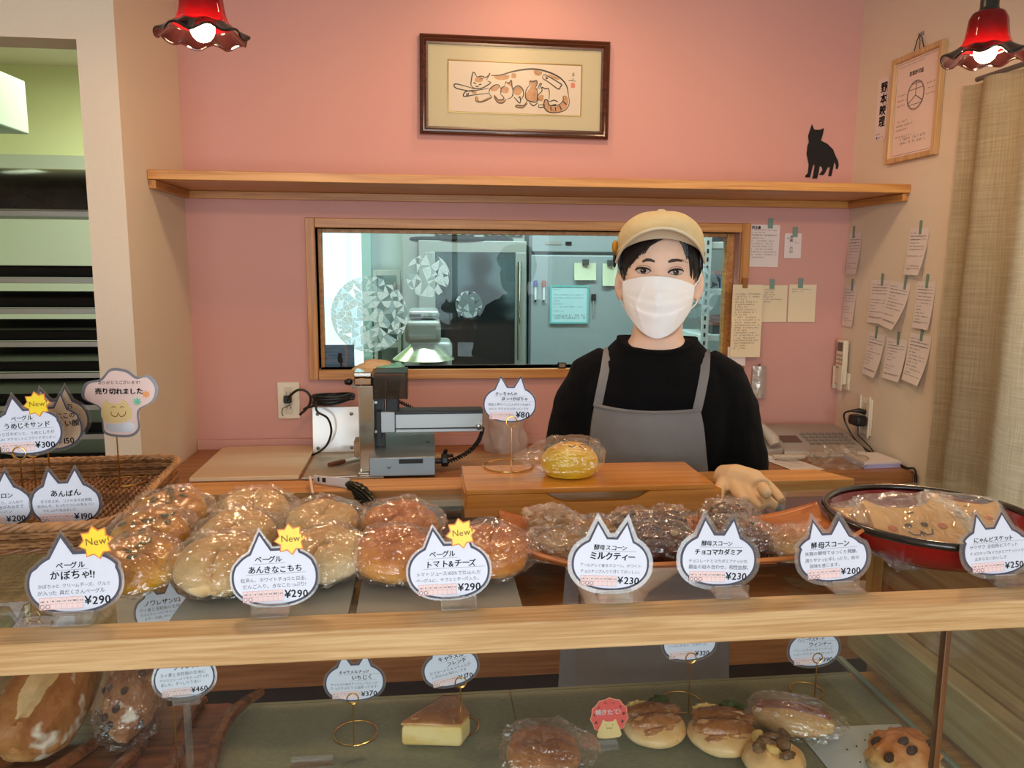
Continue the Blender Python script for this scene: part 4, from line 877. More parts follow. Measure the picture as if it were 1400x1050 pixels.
part(MB().tube([(xb, 2.245, d.z - .002), (d.x - .01, 2.245, d.z - .002)], .008, 12), 'dial_shaft', SLD, sl); part(MB().tube([(d.x, 2.245, d.z + .02), (d.x + .004, 2.24, d.z + .03)], .006, 8).tube([(d.x + .01, 2.245, d.z + .012), (d.x + .024, 2.24, d.z + .014)], .005, 8), 'dial_grip', BLACK, sl)
part(MB().tube([V((xa - .03, 2.20, Z0 + .005)), V((xa - .002, 2.20, Z0 + .005))], .0045, 8).tube([V((xa - .03, 2.185, Z0 + .005)), V((xa - .012, 2.30, Z0 + .005))], .0045, 8), 'foot_rod', CHROME, sl)
# white panel with screws leaning on the wall behind the slicer, cord bundle on top
P0, P1 = atY(428, 622, 2.50), atY(487, 555, 2.52)
pw = thing('white_panel', 'white metal panel with four screws leaning on the wall left of the slicer', 'panel', (P0.x, 2.50, CZ + .001), (-.10, 0, 0))
WPM = mat('reflection_white', (244, 246, 246), .12, coat=.8, spec=.8); hh = P1.z - CZ - .002; ww = P1.x - P0.x + .03  # bright window reflection on the metal sheet put into its white colour
box(0, ww, 0, .006, 0, hh).build('sheet', WPM, pw, bevel=.001)
for x in (.016, ww - .045):
    for z in (.018, hh - .022): MB().lathe([(0, 0), (.0055, 0), (.0055, .002), (.003, .004), (0, .004)], 14, T(x, -.0002, z) @ RX(PI / 2)).build('screw', STEELD, pw)
cbn = thing('power_cord', 'coiled black power cord lying on top of the white panel', 'cord', (P0.x + .06, 2.53, P1.z)); mb = MB(); pts = []
for i in range(160):
    a = 2 * PI * i / 32; k_ = 1 + .05 * math.sin(i * .7); pts.append(V((P0.x + .065 + .062 * k_ * math.cos(a), 2.525 + .04 * k_ * math.sin(a), P1.z + .004 + .0032 * (i / 32) + .008 * (1 + math.sin(a * .5)) + .010 * max(0, math.cos(a)))))
mb.tube(pts, .0045, 7)
e0 = atY(415, 560, 2.5); mb.tube([pts[0], pts[0] + V((-.05, -.02, .0)), e0 + V((.01, 0, .006)), e0], .0042, 7); part(mb, 'loops', BLACK, cbn)
mb = MB(); pth = [pts[20], atY(433, 562, 2.44), atY(448, 572, 2.44), atY(453, 590, 2.44), atY(447, 608, 2.44), atY(436, 618, 2.44), V((atY(425, 622, 2.46).x, 2.46, CZ + .006))]; mb.tube(sm3(pth), .0035, 7); part(mb, 'hanging_loop', BLACK, cbn)
# plastic bag behind the pumpkin bun card
pbg = thing('plastic_bag', 'frosted plastic bag standing on the counter behind the small white price card', 'bag', (.262, 2.49, CZ + .001)); FR = glassy('frosted_bag', (240, 236, 234), .06, .3, .6, 25, .35, haze=.45, hazecol=(214, 198, 192))
def fb(u, v):
    a = 2 * PI * u; r = (.066 + .008 * math.sin(3 * a) + .012 * nz((math.cos(a) * 2, math.sin(a) * 2, v * 3))) * (1 - .25 * v ** 3); return V((r * math.cos(a) - .02 * v ** 2, .55 * r * math.sin(a), v * .155 + .012 * nz((math.cos(a) * 3, math.sin(a) * 3, 5)) * v))
MB().surf(fb, 40, 16, True).build('bag', FR, pbg); MB().surf(lambda u, v: V((-.075 + .10 * u, -.01 + .02 * math.sin(5 * u), .14 + .016 * v + .006 * math.sin(9 * u))), 12, 3).build('folded_top', FR, pbg)
# gloves on the slicer
GLV = mat('latex_glove_beige', (222, 186, 142), .6, sub=.1); GLT = mat('teal_glove_cuff', (126, 196, 178), .55)
gp = thing('rubber_gloves', 'folded beige rubber gloves with teal cuffs lying on top of the slicer', 'gloves', atY(520, 507, 2.34))
mb = MB(); rnd = random.Random(6)
for x, z, r in ((-.052, .006, (.03, .03, .010)), (-.03, .013, (.04, .035, .012)), (-.005, .020, (.04, .03, .013)), (.02, .012, (.04, .03, .010)), (-.02, .027, (.028, .022, .008)), (-.065, .004, (.02, .02, .007))): mb.ell((x, 0, z), r, 20, 12, fn=lambda p: 1 + .10 * nz((p.x * 4 + x, p.y * 4, p.z * 4)))
put(remesh(mb, .0022, 2), 'folded_glove', GLV, gp)
mb = MB(); mb.tube([(-.01, -.03, .006), (.02, -.032, .010), (.05, -.03, .008), (.062, -.025, .012), (.058, -.022, .022), (.045, -.024, .024)], [.009, .012, .011, .010, .008, .005], 12); mb.ell((.045, -.005, .012), (.028, .03, .012)); put(remesh(mb, .0022, 2), 'cuff', GLT, gp)
# ------------------------------------------------------------------ phone corner
fx = thing('fax_telephone', 'grey desk telephone and fax in the right corner of the counter', 'telephone', (1.24, 2.44, CZ + .0005), (0, 0, -.06)); PHG = mat('phone_grey', (158, 146, 136), .45)
mb = MB(); mb.rings([[V((x, -.11, .0)), V((x, -.11, .022)), V((x, -.09, .03)), V((x, .06, .058)), V((x, .12, .062)), V((x, .12, 0))] for x in (-.10, .165)]); mb.build('body', PHG, fx, bevel=.005)
mb = MB(); mb.rings([[V((-.165, -.11, 0)), V((-.165, -.11, .02)), V((-.165, .06, .05)), V((-.165, .1, .05)), V((-.165, .1, 0))], [V((-.101, -.11, 0)), V((-.101, -.11, .03)), V((-.101, .06, .062)), V((-.101, .1, .062)), V((-.101, .1, 0))]]); mb.build('cradle', PHG, fx, bevel=.004)
MB().tube([(-.13, -.11, .040), (-.133, -.10, .055), (-.135, -.05, .068), (-.135, .02, .074), (-.133, .07, .076), (-.13, .09, .066)], [.016, .020, .015, .015, .020, .014], 14).build('handset', mat('handset_grey', (186, 172, 160), .4), fx)
sk = math.atan2(.028, .15); Ms = T(0, -.09, .0302) @ RX(sk)
box(-.085, -.02, .03, .085, 0, .002, Ms).build('display', mat('fax_lcd', (86, 62, 54), .25), fx, bevel=.001)
for r in range(4):
    for c in range(7): box(-.002 + .022 * c, .014 + .022 * c, .025 + .026 * r - .012, .037 + .026 * r - .012, .0, .004, Ms).build('key', mat('key_grey', (128, 120, 114), .5), fx, bevel=.001)
box(-.099, .164, -.112, -.1102, .001, .018).build('front_strip', mat('fax_white', (214, 206, 196), .4), fx)
coil2 = MB(); pts = []
for i in range(300):
    u = i / 299; a = u * 2 * PI * 26; base = V((-.13 - .02 + .10 * u + 0, -.15 - .022 * math.sin(PI * u), .010 + .006 * math.sin(PI * u))); pts.append(base + V((0, .006 * math.cos(a), .006 * math.sin(a))))
coil2.tube(pts, .0022, 5).build('coiled_cord', mat('cord_beige', (206, 190, 172), .5), fx)
cd = thing('cordless_handset', 'upright grey cordless phone in a charger half behind the person', 'telephone', (1.005, 2.45, CZ + .0005)); box(-.03, .03, -.035, .035, 0, .018).build('charger', PHG, cd, bevel=.004); box(-.024, .024, -.012, .014, .0185, .17).build('body', mat('handset_silver', (170, 166, 160), .35, .3), cd, bevel=.006)
box(-.018, .018, -.0135, -.0122, .108, .148).build('display', mat('dark_green_lcd', (54, 62, 54), .3), cd)
for r in range(4):
    for c in range(3): box(-.016 + .012 * c, -.006 + .012 * c, -.0138, -.0122, .035 + .014 * r, .044 + .014 * r).build('key', IVORY, cd)
ps = on_back('wall_socket', 'beige wall socket behind the cordless phone beside the person', 'socket', 1.075, 1.03); socket(ps, 1)
MB().tube([(.02, -.02, .012), (.03, -.05, .03), (.05, -.09, .03), (.075, -.125, .02)], .0018, 6).build('cord', GREYP, ps)
pf = thing('paper_form', 'loose sheet of paper on the counter in front of the telephone', 'paper', (1.115, 2.255, CZ + .001), (0, 0, .22)); MB().surf(lambda u, v: V(((u - .5) * .10, (v - .5) * .20, .001 + .006 * max(0, v - .8) * 5)), 4, 10).build('sheet', RECEIPT, pf)
mb = MB(); rnd = random.Random(1)
for i in range(8): scrib(mb, -.04, .06 - .015 * i, .07, .005, .0016, rnd)
mb.build('printing', PRINT, pf, smooth=False)
en = thing('envelope_stack', 'small stack of white and lilac slips near the counter end', 'paper', (1.37, 2.24, CZ + .0008), (0, 0, .0))
for i in range(9): MB().prism([(-.062 + .002 * math.sin(i * 2), -.068), (.058 + .002 * math.cos(i), -.062), (.052, .055), (-.055, .06)], i * .0022, i * .0022 + .0019).build('slip', mat('lilac_slip', (180, 176, 214), .7) if i < 6 else RECEIPT, en, smooth=False)
pb2 = thing('plastic_bag', 'crumpled clear plastic bag on the counter between the telephone and the slips', 'bag', (1.262, 2.238, CZ + .002)); CRB = glassy('crumpled_clear', (244, 240, 236), .05, .2, .9, 30, .45, haze=.16, hazecol=(214, 200, 186))
def cb2(u, v):
    a = 2 * PI * u; b = PI / 2 * v; p = V((math.cos(a) * math.cos(b), math.sin(a) * math.cos(b), math.sin(b))); k_ = 1 + .35 * nz(p * 2.2 + V((3, 0, 0))); return V((.085 * p.x * k_, .075 * p.y * k_, .05 * p.z * k_))
MB().surf(cb2, 48, 18, True).build('bag', CRB, pb2)
ms = thing('green_clip', 'small green clip lying on the counter beside the person', 'clip', atZ(1040, 622, CZ + .004)); MB().tube([(-.02, 0, .003), (0, .004, .005), (.02, 0, .003)], [.005, .007, .004], 10).build('body', mat('mint_plastic', (120, 176, 150), .5), ms)
# card and rod at the lower edge of the window, silver pouch behind the shoulder
rd = thing('small_clock', 'little dark clock standing on the lower window frame beside the person', 'clock', atY(769, 507, 2.575)); rd.location.z = 1.1425; box(-.014, .014, -.008, .008, 0, .02).build('case', BLACK, rd, bevel=.003); box(-.010, .010, -.0095, -.0082, .004, .016).build('face', mat('clock_face', (130, 120, 104), .4), rd, smooth=False); rd.location.y = 2.59
pch = thing('silver_pouch', 'crinkled silver pouch hanging on the wall behind the shoulder of the person', 'pouch', (1.15, YB - .012, 1.09)); MB().surf(lambda u, v: V(((u - .5) * .05, -.012 * math.sin(PI * u) + .004 * nz((u * 5, v * 5, 0)), (v - .5) * .11)), 10, 14).build('pouch', mat('silver_film', (206, 200, 194), .3, .5, bump=.5, bscale=80), pch); MB().tube([(0, .008, .055), (0, -.004, .062)], .003, 6).build('pin', STEEL, pch)
# ================================================================== the display case
GZ = 1.112; SZ = .762
FWD = RW @ V((0, 0, 1))
def depth(p): return FWD.dot(V(p) - CAMLOC)
dc = thing('display_case', 'wood and glass bread display case with an oak front rail', 'display case', (.1, 1.0, 0))
part(box(-1.15, 1.10, .755, .795, 1.088, 1.120), 'front_rail', OAK, dc, bevel=.002)
part(box(-1.15, .95, .7955, 1.2455, 1.1055, GZ), 'glass_top', GLASS, dc, bevel=.0008)
mb = MB(); mb.prism([(-1.15, 1.246), (.735, 1.246), (.700, 1.316), (-1.15, 1.316)], 1.092, 1.122); part(mb, 'back_ledge', PINE, dc, bevel=.0015)
part(box(-1.15, .575, .772, .778, .45, 1.0875), 'front_glass', FGLASS, dc, smooth=False); part(box(.583, 1.10, .772, .778, .45, 1.0875), 'side_front_glass', FGLASS, dc, smooth=False)
part(box(.5755, .5825, .770, .780, .45, 1.0875), 'corner_strip', wood('dark_brown_strip', (120, 78, 40), (92, 56, 26), 'Z'), dc, bevel=.001)
part(box(-1.15, .80, .80, 1.255, SZ - .022, SZ - .003), 'lower_shelf', PINE, dc); part(box(-1.15, 1.1, .76, 1.25, .0, .449), 'lower_cabinet', OAK, dc, bevel=.003)
part(box(.760, .764, .80, 1.30, SZ - .002, 1.02), 'partition_glass', glassy('greenish_glass_edge', (244, 250, 247), .008, .02, edge=.10), dc, smooth=False)
part(MB().box(.757, .767, .80, 1.30, SZ - .0025, SZ + .006), 'partition_channel', mat('glass_channel', (150, 168, 158), .2, .3), dc, bevel=.001)
part(box(.83, .85, .80, 1.32, .45, 1.091), 'end_panel', OAKY, dc); part(box(.792, .8295, .80, 1.33, .77, .855), 'end_beam', wood('pale_beam', (216, 190, 150), (186, 152, 110), 'Y', .8), dc, bevel=.003)
part(box(.7955, .8295, 1.29, 1.32, .8555, 1.09), 'rear_post', PINEV, dc, bevel=.002)
LINEN = mat('olive_linen_sheet', (142, 144, 118), .85, var=.10, vscale=120, bump=.5, bscale=420, stretch=(1, 3, 1))
for x0, x1, lb in ((-1.14, .140, 'olive woven sheet lining the left part of the lower shelf'), (.1415, .752, 'olive woven sheet lining the right part of the lower shelf')):
    o = thing('shelf_liner', lb, 'liner', ((x0 + x1) / 2, 1.03, SZ - .0028), group='sheets lining the lower shelf'); h = (x1 - x0) / 2
    box(-h, h, -.225, .215, 0, .003).build('sheet', LINEN, o, bevel=.0008); MB().box(-h, h, .2155, .222, 0, .0035).build('hem', mat('liner_hem', (120, 122, 98), .8), o)
o = thing('paper_sheet', 'pale blue white paper under the scone at the right of the lower shelf', 'paper', (.66, 1.02, SZ + .0012)); MB().surf(lambda u, v: V(((u - .5) * .17 , (v - .5) * .13, .0012 + .002 * math.sin(3 * u) * v)), 10, 8).build('sheet', mat('blue_white_paper', (196, 210, 216), .5), o)
mb = MB(); rnd = random.Random(3)
for i in range(16): mb.ell((rnd.uniform(-.07, .07), rnd.uniform(-.05, .05), .0055), (.0014, .0012, .0012), 6, 4)
o2 = mb.build('crumbs', mat('chocolate_crumb', (60, 40, 30), .6), o); o2['kind'] = 'stuff'
# frosted sheets under the bagels
for x0, x1, lb in ((-.264, -.082, 'grey frosted sheet under the pale kinako bagels'), (-.074, .104, 'grey frosted sheet under the tomato bagels')):
    o = thing('frosted_sheet', lb, 'sheet', ((x0 + x1) / 2, .915, GZ + .0004), group='frosted sheets on the glass top'); h = (x1 - x0) / 2
    box(-h, h, -.118, .115, 0, .003).build('sheet', glassy('frosted_sheet_plastic', (200, 202, 196), .06, .25, edge=.3, haze=.5, hazecol=(196, 196, 188)), o, bevel=.001); box(-h, h, .1155, .119, 0, .006).build('folded_edge', glassy('frosted_edge', (220, 222, 216), .08, .2, haze=.5, hazecol=(170, 170, 162)), o)
# ================================================================== price cards
def offs(out, d):
    n = len(out); r = []
    for i in range(n):
        p, a, b = V((*out[i], 0)), V((*out[i - 1], 0)), V((*out[(i + 1) % n], 0))
        e1 = (p - a).normalized(); e2 = (b - p).normalized(); n1 = V((e1.y, -e1.x, 0)); n2 = V((e2.y, -e2.x, 0)); m = n1 + n2
        m = m.normalized() if m.length > 1e-6 else n1; k = d / max(.55, m.dot(n1)); r.append((p.x + m.x * k, p.y + m.y * k))
    return r
def catline(dx=0, low=.36, ear=.50):
    pts = []; hw, top = .5, .31
    def se(a): c, s = math.cos(a), math.sin(a); e = 2 / 2.25; return (hw * math.copysign(abs(c) ** e, c), -.03 + (top + .03 if s > 0 else low - .03) * math.copysign(abs(s) ** e, s))
    n = 44; a0, a1 = math.radians(123), math.radians(417)     # left ear round the bottom to the right ear
    for i in range(n + 1): 
        a = a0 + (a1 - a0) * i / n; x, y = se(a)
        pts.append((x + (dx * .5 if y > .15 else 0), y))
    pts += [(dx + .205, ear), (dx + .085, top - .01), (dx - .065, top - .01), (dx - .19, ear)]
    return pts
def star(n, r0, r1, cx_=0, cy=0, a0=0): return [(cx_ + (r0 if i % 2 == 0 else r1) * math.cos(a0 + PI * i / n), cy + (r0 if i % 2 == 0 else r1) * math.sin(a0 + PI * i / n)) for i in range(2 * n)]
def table(o, w, x0, y0, x1, y1, z, seed, circ):
    rnd = random.Random(seed)
    mb = MB(); mb.add([(x0 * w, y0 * w, z), (x1 * w, y0 * w, z), (x1 * w, y1 * w, z), (x0 * w, y1 * w, z)], [(0, 1, 2, 3)]); mb.build('allergen_table', PINKT, o, smooth=False)
    mb = MB(); t = .0028 * w; zz = z + .0001
    for i in range(9): x = (x0 + (x1 - x0) * i / 8) * w; mb.box(x - t / 2, x + t / 2, y0 * w, y1 * w, zz, zz + .00005)
    for y in (y0, y0 * .55 + y1 * .45, y1): mb.box(x0 * w, x1 * w, y * w - t / 2, y * w + t / 2, zz + .00006, zz + .0001)
    mb.build('table_lines', PINKL, o, smooth=False)
    mb = MB(); hd = ['小麦', '乳', '卵', '大豆', 'ごま', 'そば', '落花', 'くるみ']
    for i, h_ in enumerate(hd): cx_ = x0 + (x1 - x0) * (i + .5) / 8; text(mb, h_, cx_ * w, (y0 * .38 + y1 * .62) * w, .022 * w, 1, .2, z=z + .0002, rnd=rnd, center=True)
    for i in range(circ):
        cx_, cy = (x0 + (x1 - x0) * (i + .5) / 8) * w, (y0 * .76 + y1 * .24) * w; r = .021 * w
        mb.tube([(cx_ + r * math.cos(a), cy + r * 1.15 * math.sin(a), z + .0002) for a in [2 * PI * j / 14 for j in range(14)]], .0035 * w, 4, closed=True, M=T(0, 0, z + .0002) @ SC(1, 1, .02) @ T(0, 0, -z - .0002))
    mb.build('table_marks', INKG, o, smooth=False)
def card(label, P, w, rot, lines, price, ears=0, circ=2, new=None, paper=PAPER, lam=.075, group='cat shaped price cards', tbl=(-.40, -.325, .09, -.19), seed=1, psize=.135, low=.36, px=.105, name='price_card'):
    """cat head price card: origin at the body centre, local z towards the viewer"""
    o = thing(name, label, 'price card', P, rot, group); rnd = random.Random(seed); base = catline(ears, low)
    sc = lambda pts: [(x * w, y * w) for x, y in pts]
    MB().prism(sc(offs(base, lam)), -.0007, 0).build('laminate', LAMI, o, smooth=False)
    MB().prism(sc(offs(base, .028)), .0001, .0003).build('border', BORDER, o, smooth=False)
    MB().prism(sc(base), .0004, .0006).build('paper', paper, o, smooth=False)
    mb = MB(); m2 = MB(); z = .0008
    for (s, x, y, size, bold, *wd) in lines:
        text(mb if bold else m2, s, x * w, y * w, size * w, bold, .55, z=z, rnd=rnd, slope=wd[1] if len(wd) > 1 else 0, width=wd[0] * w if wd and wd[0] else None)
        if bold == 1 and size < .118 and len(s) > 2 and y < .2: poly_strip([((x - .02) * w, (y - .022) * w), ((x + size * len(s) * .98 + .02) * w, (y - .018) * w)], .0018 * w, z, None, m2)
    text(mb, price, px * w, -.295 * w, psize * w, 1, .5, z=z, rnd=rnd)
    mb.build('lettering', INK, o, smooth=False); m2.build('small_writing', INKG, o, smooth=False)
    if tbl: table(o, w, *tbl, .0007, seed, circ)
    if new:
        x, y, a = new
        b = MB(); b.prism(sc(star(8, .205, .148, x, y, a)), .0012, .0018); bd_ = b.build('new_badge', ORANGE, o, smooth=False)
        MB().prism(sc(star(8, .185, .130, x, y, a)), .0019, .0023).build('star_face', YELLOW, bd_, smooth=False)
        m = MB(); text(m, 'New!', (x - .115) * w, (y - .035) * w, .118 * w, 0, .5, z=.0026, rnd=rnd, slope=.04); m.build('new_lettering', BROWNI, bd_, smooth=False)
    return o
def face(roll=0, tilt=.14, yaw=0): return (RZ(yaw) @ RX(PI / 2 - tilt) @ RZ(roll)).to_euler()
B2 = [('ベーグル', -.19, .155, .085, 1, .34)]
rail_cards = [
 ('pumpkin bagel price card, 290 yen with yellow star, at the left end of the rail', (103, 808), 117, .04, .06, [('ベーグル', -.20, .145, .088, 1, None), ('かぼちゃ!!', -.27, .02, .118, 1, None), ('かぼちゃと クリームチーズ、クルミ', -.41, -.075, .07, 0, .82), ('が入った 具だくさんベーグル', -.42, -.155, .07, 0, .76)], '¥290', 2, (.27, .43, .2)),
 ('kinako mochi bagel price card, 290 yen with yellow star, second from left on rail', (377, 813), 109, .035, .0, [('ベーグル', -.24, .165, .09, 1, None), ('あんきなこもち', -.33, .035, .10, 1, .67), ('粒あん、ホワイトチョコと白玉、', -.42, -.075, .07, 0, .84), ('だんご入り。きなこたっぷり!', -.40, -.155, .07, 0, .78)], '¥290', 2, (.21, .44, .1)),
 ('tomato and cheese bagel price card, 290 yen with yellow star, before the orange bagels', (614, 803), 105, .03, .0, [('ベーグル', -.25, .165, .09, 1, None), ('トマト&チーズ', -.31, .035, .11, 1, .66), ('トマトジュース100%で仕込んだ', -.43, -.075, .07, 0, .84), ('ベーグルに、サラミとチーズ入り。', -.43, -.155, .07, 0, .84)], '¥290', 2, (.17, .46, .15)),
 ('milk tea scone price card, 230 yen, before the left part of the scone tray', (834, 795), 101, -.05, .0, [('酵母スコーン', -.24, .16, .095, 1, .46), ('ミルクティー', -.30, .03, .125, 2, .62), ('アールグレイ香るスコーン。ホワイト', -.42, -.07, .07, 0, .84), ('チョコチップ入りで甘くておいしい。', -.41, -.15, .07, 0, .85)], '¥230', 3, None),
 ('chocolate macadamia scone price card, 230 yen, before the middle of the scone tray', (981, 789), 100, -.04, .0, [('酵母スコーン', -.25, .165, .095, 1, .44), ('チョコマカダミア', -.34, .045, .11, 2, .66), ('チョコレートとマカダミアナッツの', -.42, -.065, .07, 0, .82), ('最強の組み合わせ。相性抜群。', -.42, -.15, .078, 0, .88)], '¥230', 3, None),
 ('plain yeast scone price card, 200 yen, before the right end of the scone tray', (1137, 786), 93, .05, .0, [('酵母スコーン', -.33, .125, .115, 1, .58), ('米麹の酵母でゆっくり発酵。', -.43, .02, .078, 0, .84), ('周りザクッと中しっとり。粉の', -.43, -.075, .078, 0, .82), ('旨味を感じます。', -.37, -.16, .078, 0, .5)], '¥200', 3, None),
 ('cat biscuit price card, 250 yen, below the red lacquer bowl', (1360, 778), 92, .06, .0, [('にゃんビスケット', -.36, .125, .11, 1, .62), ('ザクザク 全粒粉ビスケット', -.43, .03, .075, 0, .76), ('チョコチップ&マカダミアナッツ入り', -.43, -.06, .07, 0, .85), ('止まらないおいしさ', -.36, -.145, .07, 0, .5)], '¥250', 3, None)]
for i, (lb, (px, py), wp_, roll, earx, lines, price, circ, new) in enumerate(rail_cards):
    Y = .800 + .055 * .14; P = atY(px, py, Y); w = wp_ * depth(P) / F; ex = (.06, .02, .0, .0, -.01, -.09, -.10)[i]
    lam = (.06, .055, .055, .085, .085, .085, .085)[i]
    bz = P.z - (.36 + lam) * w * math.cos(.14); dz = 1.1255 - bz; P.z += dz
    card(lb, P, w, face(roll, .14, -.03), lines, price, ex, circ, new, lam=lam, seed=10 + i)
    st = thing('card_stand', 'clear acrylic card stand under the ' + lb.split(',')[0], 'stand', (P.x + (.002, -.004, .010, .004, .012, .014, .010)[i], .8005, 1.1205), group='acrylic card stands on the rail')
    MB().box(-.019, .019, -.013, .016, 0, .0025).build('base', ACRYL, st, bevel=.0008)
    MB().box(-.019, .019, -.007, -.0045, .0026, .013).box(-.019, .019, .0045, .007, .0026, .013).build('clip', ACRYL, st, smooth=False)
# ------------------------------------------------------------------ ring holders (brass)
def holder(label, P, ztop, r=.030, roll=0, group='brass ring card holders', foot=None, yaw=0):
    o = thing('card_holder', label, 'card holder', P, (0, 0, yaw), group); h = ztop - P[2]; w = .0011
    pts = [(r * math.cos(a), r * math.sin(a) + r, w) for a in [-PI / 2 + 2 * PI * i / 40 * .985 for i in range(41)]]
    MB().tube(pts, w, 8).build('base_ring', BRASS, o)
    MB().tube([(r * .12, .0002, w), (0.0, 0, w * 2), (0, 0, .01), (0, 0, h)], w, 8).build('stem', BRASS, o)
    q = .0085
    for dy in (-.0013, .0013): MB().tube([(q * math.sin(a), dy, h + q - q * math.cos(a)) for a in [2 * PI * i / 24 for i in range(24)]], w * .9, 8, closed=True).build('clip_ring', BRASS, o)
    return o
def ringcard(label, c, wp_, Y, lines, price, hx, hz, base, hlab, roll=0, r=.030, lam=.06, **k):
    P = atY(*c, Y); w = wp_ * depth(P) / F
    o = card(label, P, w, face(roll, .0, 0), lines, price, lam=lam, **k)
    if hlab: 
        B = atY(*hx, Y); holder(hlab, (B.x, Y, base), atY(*hz, Y).z, r)
    return o
# wooden box lid with the pumpkin bun
BX0, BX1, BY0, BY1, BZ0, BZ1 = .058, .450, 1.125, 1.262, GZ, 1.154
bxo = thing('wooden_box', 'upturned amber wooden box with a slot handle across the glass top', 'box', ((BX0 + BX1) / 2, BY0, BZ0))
BY1 = 1.2445
part(box(BX0 + .002, BX1 - .012, BY0, BY1 + .022, BZ1 - .008, BZ1), 'top_board', HONEY, bxo, bevel=.001)
t = .009; mb = MB(); hx0, hx1 = .19, .325
pr = [(BX0, BZ0), (BX1, BZ0), (BX1, BZ1 - .0082), (hx1 + .012, BZ1 - .0082), (hx1 - .004, BZ1 - .018), (hx1 - .018, BZ1 - .0225), (hx0 + .018, BZ1 - .0225), (hx0 + .004, BZ1 - .018), (hx0 - .012, BZ1 - .0082), (BX0 + .004, BZ1 - .0082)]
mb.prism(pr, 0, t, T(0, BY0 + t, 0) @ RX(PI / 2)); part(mb, 'front_board', HONEY, bxo)
part(box(BX0, BX0 + t, BY0 + t + .0003, BY1, BZ0, BZ1 - .0082), 'end_board', HONEY, bxo); part(box(BX1 - t - .002, BX1 - .002, BY0 + t + .0003, BY1, BZ0, BZ1 - .0082), 'end_board', HONEY, bxo); part(box(BX0 + t + .0003, BX1 - t - .0023, BY1 - t, BY1, BZ0, BZ1 - .0082), 'back_board', HONEY, bxo)
for z in (BZ0 + .008, BZ0 + .024): part(MB().lathe([(0, 0), (.0016, 0), (.0016, .0006), (0, .0006)], 10, T(BX1 - .006, BY0 - .0001, z) @ RX(PI / 2)), 'peg', mat('pale_peg', (236, 196, 140), .4), bxo)
ringcard('white price card for the small pumpkin face bun, 80 yen, above the amber wooden box', (697, 551), 69, 1.215, [('きぃちゃんの', -.30, .16, .105, 1, .45), ('ほっぺかぼちゃ', -.17, .055, .10, 1, .52), ('国産小麦のパンにかぼちゃを練り', -.43, -.05, .075, 0, .85), ('込んだ もちもちの甘いパンです', -.42, -.135, .07, 0, .8)], '¥80', (699, 643), (697, 584), BZ1 + .0004, 'brass ring card holder standing on the amber wooden box', roll=-.02, r=.041, ears=0, circ=1, seed=31, lam=.03, psize=.165, px=.12)
# ------------------------------------------------------------------ basket with more cards
bk = thing('wicker_basket', 'brown wicker basket full of price cards on the left of the glass top', 'basket', (-.67, 1.165, 1.1226), (0, 0, .06))
WK1 = mat('wicker_tan', (176, 128, 84), .5, var=.3, vscale=30); WK2 = mat('wicker_brown', (134, 90, 54), .5, var=.3, vscale=30)
hx_, hy_, rc_, ht = .268, .172, .035, .034
def peri(s, e):           # rounded rectangle perimeter, s in 0..1, grown by e
    a, b, r = hx_ + e, hy_ + e, rc_ + e; L = [2 * (a - r), PI * r / 2, 2 * (b - r), PI * r / 2] * 2; tot = sum(L); d = (s % 1) * tot
    for i, l in enumerate(L):
        if d <= l: break
        d -= l
    x0 = [(-(a - r), -b, 1, 0), None, (a, -(b - r), 0, 1), None, (a - r, b, -1, 0), None, (-a, b - r, 0, -1), None][i]
    if x0: return V((x0[0] + x0[2] * d, x0[1] + x0[3] * d, 0)), V((x0[3], -x0[2], 0))
    c = [(a - r, -(b - r), -PI / 2), (a - r, b - r, 0), (-(a - r), b - r, PI / 2), (-(a - r), -(b - r), PI)][i // 2]; an = c[2] + d / r
    return V((c[0] + r * math.cos(an), c[1] + r * math.sin(an), 0)), V((math.cos(an), math.sin(an), 0))
NS = 150
for row in range(8):
    mb = MB(); zz = .004 + row * .0041
    for ph in (0, 1):
        pts = []
        for i in range(NS * 3):
            s = i / (NS * 3); p, nn = peri(s, .004 * row / 8); k_ = math.cos(PI * NS * s * 1.0 + PI * (row % 2) + PI * ph); pts.append(p + nn * .0032 * k_ + V((0, 0, zz + .0009 * ph)))
        mb.tube(pts, .0018, 5, closed=True)
    mb.build('woven_strand', WK1 if row % 3 else WK2, bk)
mb = MB()
for j in range(3):
    mb.tube([peri(i / 400, .006)[0] + peri(i / 400, 0)[1] * .0032 * math.cos(i * .7 + 2.1 * j) + V((0, 0, ht + .0032 * math.sin(i * .7 + 2.1 * j))) for i in range(400)], .0031, 6, closed=True)
mb.build('braided_rim', WK1, bk)
mb = MB()
for j in range(2): mb.tube([peri(i / 300, .003)[0] + peri(i / 300, 0)[1] * .002 * math.cos(i * .8 + PI * j) + V((0, 0, .0026 + .002 * math.sin(i * .8 + PI * j))) for i in range(300)], .0022, 6, closed=True)
mb.build('foot_braid', WK2, bk)
mb = MB()
for i in range(58): x = -hx_ + .006 + i * (2 * hx_ - .012) / 57; mb.tube([(x, -hy_ + .004 + q_ * (2 * hy_ - .008) / 44, .004 + .0016 * math.cos(PI * q_ + PI * (i % 2))) for q_ in range(45)], .0024, 5)
for q_ in range(22): y = -hy_ + .011 + q_ * (2 * hy_ - .02) / 21; mb.tube([(-hx_ + .004, y, .004), (hx_ - .004, y, .004)], .002, 5)
o2 = mb.build('woven_base', WK2, bk); 
